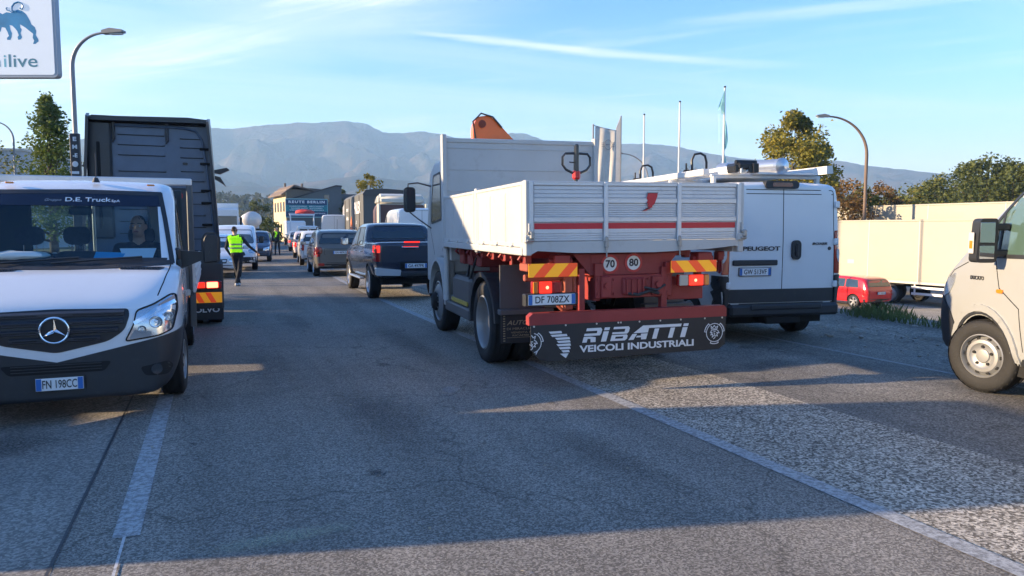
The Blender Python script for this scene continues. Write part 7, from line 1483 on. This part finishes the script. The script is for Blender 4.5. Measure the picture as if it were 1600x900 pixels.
def crown_mesh(name, seed, H, Rr, z0, nleaf, shape='round', leaf=.16, nclump=60):
    rs = random.Random(seed); cl = []
    for i in range(nclump):
        for _ in range(30):
            z = rs.random(); a = rs.uniform(0, 6.283)
            if shape == 'cone': rm = (1-z)**.85*(1+.25*math.sin(a*3+seed))
            else: rm = math.sqrt(max(0, 1-(2*z-.95)**2))*(1+.22*math.sin(a*2+seed)+.12*math.sin(a*5+z*6))
            r = rm*(.45+.55*rs.random()**.5)
            break
        cl.append((r*Rr*math.cos(a), r*Rr*math.sin(a), z0+z*(H-z0), rs.uniform(.55, 1.2)*(Rr*.44 if shape != 'cone' else Rr*.36)*(1 if z < .85 else .6)))
    vs = []; fs = []
    for i in range(nleaf):
        c = cl[rs.randrange(nclump)]; d = Vector((rs.gauss(0, 1), rs.gauss(0, 1), rs.gauss(0, .75)))
        d = d.normalized()*(rs.random()**.4); p = Vector((c[0], c[1], c[2]))+d*c[3]
        if rs.random() < .10: p += Vector((rs.gauss(0, .2), rs.gauss(0, .2), rs.gauss(0, .2)))*c[3]
        s = leaf*rs.uniform(.6, 1.35); u = Vector((rs.gauss(0, 1), rs.gauss(0, 1), rs.gauss(0, .6))).normalized(); w = (u.cross(Vector((rs.gauss(0, 1), rs.gauss(0, 1), rs.gauss(0, 1))))).normalized()
        b = len(vs); vs += [p-u*s*.5, p+w*s*.32, p+u*s*.55, p-w*s*.32]; fs.append((b, b+1, b+2, b+3))
    me = bpy.data.meshes.new(name); me.from_pydata(vs, [], fs); return me, cl
def tree(name, label, loc, seed, H, Rr, z0, nleaf, lm, shape='round', leaf=.16, nclump=60, rz=0, sc=1, cat='tree', group=None, share=None):
    t = thing(name, label, cat, loc, rz, group); t.scale = (sc, sc, sc)
    if share: me, tm = share
    else:
        me, cl = crown_mesh('crown', seed, H, Rr, z0, nleaf, shape, leaf, nclump); me.materials.append(lm)
        rs = random.Random(seed); mb = MB(); k = .022*H
        top = H*(.92 if shape == 'cone' else .72); pts = [(0, 0, -.3)]+[(rs.uniform(-.1, .1)*H*.12*q, rs.uniform(-.1, .1)*H*.12*q, top*q) for q in (.25, .5, .75, 1)]
        mb.tube(pts, [k*1.3, k, k*.8, k*.5, k*.15], 8)
        for c in rs.sample(cl, min(16, len(cl))):
            z = max(z0*.6, c[2]*.62); q = min(1, z/top); b = (0, 0, z); mid = (c[0]*.5, c[1]*.5, z+(c[2]-z)*.65); mb.tube([b, mid, (c[0], c[1], c[2])], [k*.45*(1.1-q), k*.25*(1.1-q)+.01, .01], 5)
        tm = mb.mesh('trunk'); tm.materials.append(barkm); tm.polygons.foreach_set('use_smooth', [True]*len(tm.polygons))
    c = bpy.data.objects.new('crown', me); C.objects.link(c); c.parent = t; k_ = bpy.data.objects.new('trunk', tm); C.objects.link(k_); k_.parent = t
    return (me, tm)
lg_y = leafmat('yellow_green_leaves', (.10, .11, .016), (.29, .24, .035)); lg_d = leafmat('dark_green_leaves', (.05, .07, .022), (.13, .15, .045)); lg_m = leafmat('mid_green_leaves', (.075, .10, .025), (.18, .185, .05)); lg_b = leafmat('brown_leaves', (.10, .06, .025), (.22, .13, .045)); lg_c = leafmat('larch_leaves', (.05, .10, .02), (.16, .20, .04), .9)
def at(px_, Z_, z=0): return ((px_-800)/1150*Z_, Z_, z)
tree('larch', 'green conical tree behind the tall grey lamp at the left', at(86, 46), 3, 9.9, 2.1, 1.2, 11000, lg_c, 'cone', leaf=.20, nclump=110)
S1 = tree('poplar', 'yellow-green round tree rising behind the white van roof, tallest on the right', at(1236, 60, -2), 5, 12.6, 3.1, 3.0, 19000, lg_y, leaf=.27, nclump=80)
tree('tree', 'dark thin tree just right of the yellow-green round tree', at(1283, 62, -2), 11, 10.4, 1.5, 3, 3500, lg_d, leaf=.24, nclump=30)
tree('tree', 'small pale yellow tree left of the yellow-green round tree', at(1166, 64, -2), 13, 8.9, 1.9, 3, 3200, lg_y, leaf=.20, nclump=28)
tree('tree', 'low green tree behind the bare flagpoles', at(1030, 66, -2), 17, 7.6, 2.0, 2, 3000, lg_m, leaf=.24, nclump=28)
tree('bare_tree', 'sparse brown tree behind the middle flagpole', at(1075, 70, -2), 19, 9.4, 2.1, 3, 1100, lg_b, leaf=.16, nclump=40)
tree('tree', 'small yellow-green tree top showing above the dark curtain trailer', at(577, 75, 0), 23, 7.1, 1.5, 2.5, 2200, lg_y, leaf=.24, nclump=22)
tree('tree', 'small dark tree beside the far end of the billboard building', at(536, 100, 0), 29, 6.7, 1.4, 2.5, 1500, lg_d, leaf=.28, nclump=22)
tree('palm_bush', 'round olive bush in front of the cream building wall', at(420, 90, 0), 31, 2.6, 1.9, .3, 1500, lg_m, leaf=.3, nclump=20, cat='bush')
tree('tree', 'dark round tree top right of the white tanker', at(406, 120, 0), 37, 6.3, 1.4, 3, 1500, lg_d, leaf=.3, nclump=18)
# brown shrubs in front of the trailers
for i, (px_, Z_, h, m_) in enumerate(((1322, 33, 4.6, lg_b), (1345, 34.5, 4.2, lg_m), (1372, 35, 4.5, lg_b), (1398, 36, 3.6, lg_b))):
    Z_ += 9.5; h += 1.7; x, y, z = at(px_, Z_, -1.9); tree('hedge_shrub', ['tall brown shrub beside the right edge of the white van', 'greenish shrub behind the brown rusty lamp post', 'brown leafy shrub right of the rusty lamp post', 'rightmost low brown shrub against the white trailers'][i], (x, y, z), 41+i, h, 1.5, 1.2, 3400, m_, leaf=.17, nclump=44, cat='shrub')
# tree line beyond the trailers
TL = [(1320, 80, 6.6, 2.6, lg_b), (1352, 84, 7.2, 2.9, lg_y), (1392, 86, 7.4, 3.0, lg_m), (1428, 84, 8.0, 3.2, lg_y), (1462, 80, 9.0, 3.3, lg_m), (1498, 78, 9.8, 3.6, lg_d), (1537, 74, 10.6, 3.9, lg_d), (1578, 72, 9.8, 3.6, lg_d), (1620, 70, 9.6, 3.6, lg_m), (1660, 70, 10, 3.8, lg_d), (1372, 92, 6.4, 3, lg_d), (1450, 95, 8.4, 3.4, lg_d), (1510, 92, 9.6, 3.4, lg_m), (1560, 90, 10.4, 3.6, lg_d), (1605, 86, 11.0, 3.8, lg_m)]
LB = ['low brown-tinged tree at the left end of the tree line beyond the trailers', 'yellowish tree of the far tree line just right of the rusty lamp', 'green tree in the far tree line above the brown shrubs', 'yellow-green tree left of the middle of the far tree line', 'green tree in the middle of the far tree line', 'dark green tree left of the tallest one in the far tree line', 'tallest dark green tree of the far line, above the white van at the right edge', 'dark green tree right of the tallest one at the right edge']
LB2 = ['mid-green tree behind the mirror of the warm white van at the right edge', 'dark green tree farthest right in the tree line', 'low dark tree at the back between the yellowish tree and the green one', 'dark tree at the back behind the middle of the far tree line', 'mid-green tree at the back, left of the tallest dark one', 'dark tree at the back just right of the tallest dark one', 'tall mid-green tree at the back above the van roof pillar']
for i, (px_, Z_, h, r, m_) in enumerate(TL):
    tree('tree', LB[i] if i < 8 else LB2[i-8], at(px_, Z_, -2), 60+i, h, r, 1.0, 6000, m_, leaf=.30, nclump=44, group='trees of the line beyond the trailers')
# unseen trees added along the left roadside to throw shade over the far lanes
for i, (u, v, h, r) in enumerate(((-13, 21, 7, 2.3), (-14, 33, 8.5, 2.6), (-13, 44, 6.5, 2.2), (-15, 61, 8, 2.6))):
    x, y = rc(u, v); tree('roadside_tree', ['leafy tree on the left roadside level with the dark tractor unit cab', 'second leafy roadside tree beyond the dark tractor unit', 'third and smallest leafy roadside tree on the left', 'farthest leafy roadside tree on the left'][i], (x, y, 0), 90+i, h, r, 1.2, 4000, lg_m, leaf=.22, nclump=40, group='trees along the left roadside')
# ---- wooded foothill and mountains ----
def terrain(name, az0, az1, na, rr_, prof, m, amp=.1, base=-3, nf=3., seed=0, ridge=True, kind='structure', sharp=1.0):
    """rr_: (near, crest, far) distances; prof(px) -> crest height in pixels above the horizon"""
    vs = []; fs = []; nr = 80; r0, rc_, r1 = rr_
    for i in range(na+1):
        a = az0+(az1-az0)*i/na; px_ = 800+1150*math.tan(a); ca = math.cos(a)
        hc = prof(px_)*rc_*ca/1150/ca*ca if False else prof(px_)*(rc_*ca)/1150+1.7
        for j in range(nr+1):
            s = j/nr; r = r0+(r1-r0)*s; sc = (rc_-r0)/(r1-r0)
            e = s/sc if s < sc else max(0, 1-(s-sc)/(1-sc)); x, y = r*math.sin(a), r*math.cos(a)
            p = Vector((x/rc_*nf*4, y/rc_*nf*4, seed)); nz = noise.fractal(p, .9, 2.1, 5)
            rg = 1-abs(noise.fractal(p*.8+Vector((5, 3, 1)), 1., 2.0, 4))*2.0
            env = e**1.15*(1-.0*e); w = 4*e*(1-e)*(1 if s < sc else .6)+.0
            h = hc*(env - amp*w*max(0, min(1.3, .55-nz*.55-(rg-.6)*.55))) + hc*.008*noise.noise(p*14)*min(1, e*3)
            vs.append((x, y, base+max(0, h) if e > 0 else base))
    n = nr+1
    for i in range(na):
        for j in range(nr): fs.append((i*n+j, (i+1)*n+j, (i+1)*n+j+1, i*n+j+1))
    me = bpy.data.meshes.new(name); me.from_pydata(vs, [], fs); o = linkmesh(name, me, m, None, smooth=True, ang=180)
    if kind: o['kind'] = kind
    return o
def interp(tab):
    def f(x):
        if x <= tab[0][0]: return tab[0][1]
        for (a, b), (c, d) in zip(tab, tab[1:]):
            if x <= c:
                t = (x-a)/(c-a); return b+(d-b)*t
        return tab[-1][1]
    return f
def mountmat():
    m, n, l, p = nodes('mountain_slopes'); p.inputs['Roughness'].default_value = .95; p.inputs['Specular IOR Level'].default_value = .1
    tc = n.new('ShaderNodeTexCoord'); nz = n.new('ShaderNodeTexNoise'); nz.inputs['Scale'].default_value = .009; nz.inputs['Detail'].default_value = 10; nz.inputs['Roughness'].default_value = .62; l.new(tc.outputs['Object'], nz.inputs[0])
    cr = n.new('ShaderNodeValToRGB'); e = cr.color_ramp.elements; e[0].position = .38; e[0].color = (.018, .027, .028, 1); e[1].position = .66; e[1].color = (.075, .058, .052, 1); l.new(nz.outputs[0], cr.inputs[0]); l.new(cr.outputs[0], p.inputs['Base Color'])
    b = n.new('ShaderNodeBump'); b.inputs['Strength'].default_value = .8; b.inputs['Distance'].default_value = 30; l.new(nz.outputs[0], b.inputs['Height']); l.new(b.outputs[0], p.inputs['Normal']); return m
mm = mountmat()
K = interp([(-600, 95), (-200, 110), (0, 128), (30, 124), (120, 138), (240, 158), (325, 160), (372, 158), (440, 164), (500, 167), (545, 169), (575, 166), (600, 152), (632, 152), (662, 155), (700, 146), (730, 138), (760, 140), (800, 150), (822, 151), (850, 140), (880, 138), (900, 134), (960, 132), (1000, 134), (1030, 132), (1060, 128), (1100, 119), (1150, 112), (1200, 108), (1260, 108), (1300, 109), (1350, 100), (1420, 92), (1500, 84), (1700, 74), (2200, 60)])
terrain('mountains', R(-48), R(48), 420, (1500, 3000, 3700), lambda x: K(x)*1.0, mm, amp=.42, nf=3.2, seed=2.3)
K2 = interp([(-600, 60), (0, 60), (300, 72), (420, 66), (560, 84), (700, 70), (820, 88), (900, 84), (1000, 60), (1200, 50), (1500, 48), (2000, 40)])
terrain('foothills', R(-48), R(48), 300, (1050, 1900, 2400), K2, mm, amp=.42, nf=4.2, seed=8.1)
K3 = interp([(-600, 20), (0, 26), (300, 58), (345, 64), (380, 58), (430, 52), (520, 46), (600, 34), (700, 26), (900, 22), (1100, 16), (1300, 20), (1500, 60), (1600, 92), (2000, 90)])
hillm = mat('wooded_hill_ground', (.03, .042, .025), rough=1, var=.3, vs=.02)
terrain('wooded_hill', R(-48), R(48), 160, (330, 620, 900), lambda x: K3(x)*.80, hillm, amp=.12, nf=5, seed=4.4)
bvh_h = None
def wood():
    """far woodland: thousands of small leafy crowns on the hill that read as one mass"""
    dgh = bpy.data.objects['wooded_hill'].data; bv = BVHTree.FromPolygons([v.co[:] for v in dgh.vertices], [p.vertices[:] for p in dgh.polygons]); rs = random.Random(5); vs = []; fs = []
    for i in range(2300):
        a = R(rs.uniform(-40, -8)) if rs.random() < .55 else R(rs.uniform(22, 38)) if rs.random() < .75 else R(rs.uniform(-8, 22))
        r = rs.uniform(345, 640); x, y = r*math.sin(a), r*math.cos(a); h = bv.ray_cast(Vector((x, y, 500)), Vector((0, 0, -1)))
        if h[0] is None: continue
        H = rs.uniform(5, 10)*(.8 if a > 0 else 1); rad = H*rs.uniform(.32, .5)
        for k in range(34):
            d = Vector((rs.gauss(0, 1), rs.gauss(0, 1), rs.gauss(0, 1))).normalized()*rs.random()**.33; p = h[0]+Vector((d.x*rad, d.y*rad, H*.55+d.z*H*.45)); s = rs.uniform(.7, 1.5); u = Vector((rs.gauss(0, 1), rs.gauss(0, 1), rs.gauss(0, .7))).normalized(); w = u.cross(Vector((rs.random(), rs.random(), rs.random()))).normalized()
            b = len(vs); vs += [p-u*s, p+w*s*.7, p+u*s, p-w*s*.7]; fs.append((b, b+1, b+2, b+3))
    me = bpy.data.meshes.new('woodland'); me.from_pydata(vs, [], fs); o = linkmesh('woodland', me, leafmat('woodland_leaves', (.03, .045, .018), (.10, .095, .03), .02), None, smooth=False); setp(o, 'hazy woodland on the low hills behind the queue', 'woodland', kind='stuff')
wood()
# ---- haze ----
hz = MB().box(-5300, 5300, -5300, 5300, -4.5, 470).build('haze', None, None, smooth=False); hz['kind'] = 'stuff'; hz['label'] = 'pale morning haze filling the valley'
hm = bpy.data.materials.new('haze_air'); hm.use_nodes = True; hn = hm.node_tree.nodes; hn.remove(hn['Principled BSDF']); pv = hn.new('ShaderNodeVolumePrincipled')
pv.inputs['Color'].default_value = (.40, .66, 1.0, 1); pv.inputs['Absorption Color'].default_value = (1, 1, 1, 1); pv.inputs['Density'].default_value = .00026; pv.inputs['Anisotropy'].default_value = .1
hm.node_tree.links.new(pv.outputs[0], hn['Material Output'].inputs['Volume']); hz.data.materials.clear(); hz.data.materials.append(hm)
bpy.context.view_layer.update()
def split_loose(o):
    """pieces of one mesh that do not touch become parts of their own"""
    bm = bmesh.new(); bm.from_mesh(o.data); comp = {}; n = 0
    for f in bm.faces:
        if f in comp: continue
        st = [f]; comp[f] = n
        while st:
            g = st.pop()
            for v in g.verts:
                for h in v.link_faces:
                    if h not in comp: comp[h] = n; st.append(h)
        n += 1
    if n < 2: bm.free(); return
    # join components whose boxes overlap
    box = []
    for k in range(n):
        vs = [v.co for f, c in comp.items() if c == k for v in f.verts]; box.append([min(v[i] for v in vs)-.004 for i in range(3)]+[max(v[i] for v in vs)+.004 for i in range(3)])
    par = list(range(n))
    def fd(a):
        while par[a] != a: a = par[a]
        return a
    for a in range(n):
        for b in range(a):
            if all(box[a][i] <= box[b][i+3] and box[b][i] <= box[a][i+3] for i in range(3)): par[fd(a)] = fd(b)
    gs = sorted(set(fd(k) for k in range(n)))
    if len(gs) < 2: bm.free(); return
    bm.faces.index_update(); ci = {f.index: fd(c) for f, c in comp.items()}; mats_ = [m for m in o.data.materials]
    for j, g in enumerate(gs):
        b2 = bm.copy(); b2.faces.ensure_lookup_table(); bmesh.ops.delete(b2, geom=[f for f in b2.faces if ci[f.index] != g], context='FACES')
        me = bpy.data.meshes.new(o.name); b2.to_mesh(me); b2.free()
        for m in mats_: me.materials.append(m)
        if j == 0: keep = me
        else:
            q = o.copy(); q.data = me; C.objects.link(q)
    o.data = keep; bm.free()
NM = ('front_mudguard', 'hose', 'mirror_arm', 'chassis', 'side_window_glass', 'leaf_spring', 'fork', 'crane_support', 'lamp_bracket', 'right_plate_bracket', 'mudguard', 'roof_strap', 'clamp', 'wheel_arch_lining', 'panel_gap', 'door_gap', 'window_glass', 'rear_bumper', 'headlamp')
for o in [o for o in bpy.data.objects if o.type == 'MESH' and o.name.split('.')[0] == 'tail_lamp' and not o.children]: split_loose(o)
for o in [o for o in bpy.data.objects if o.type == 'MESH' and o.name.split('.')[0] in NM and len(o.data.polygons) < 20000]: split_loose(o)
bpy.context.view_layer.update()
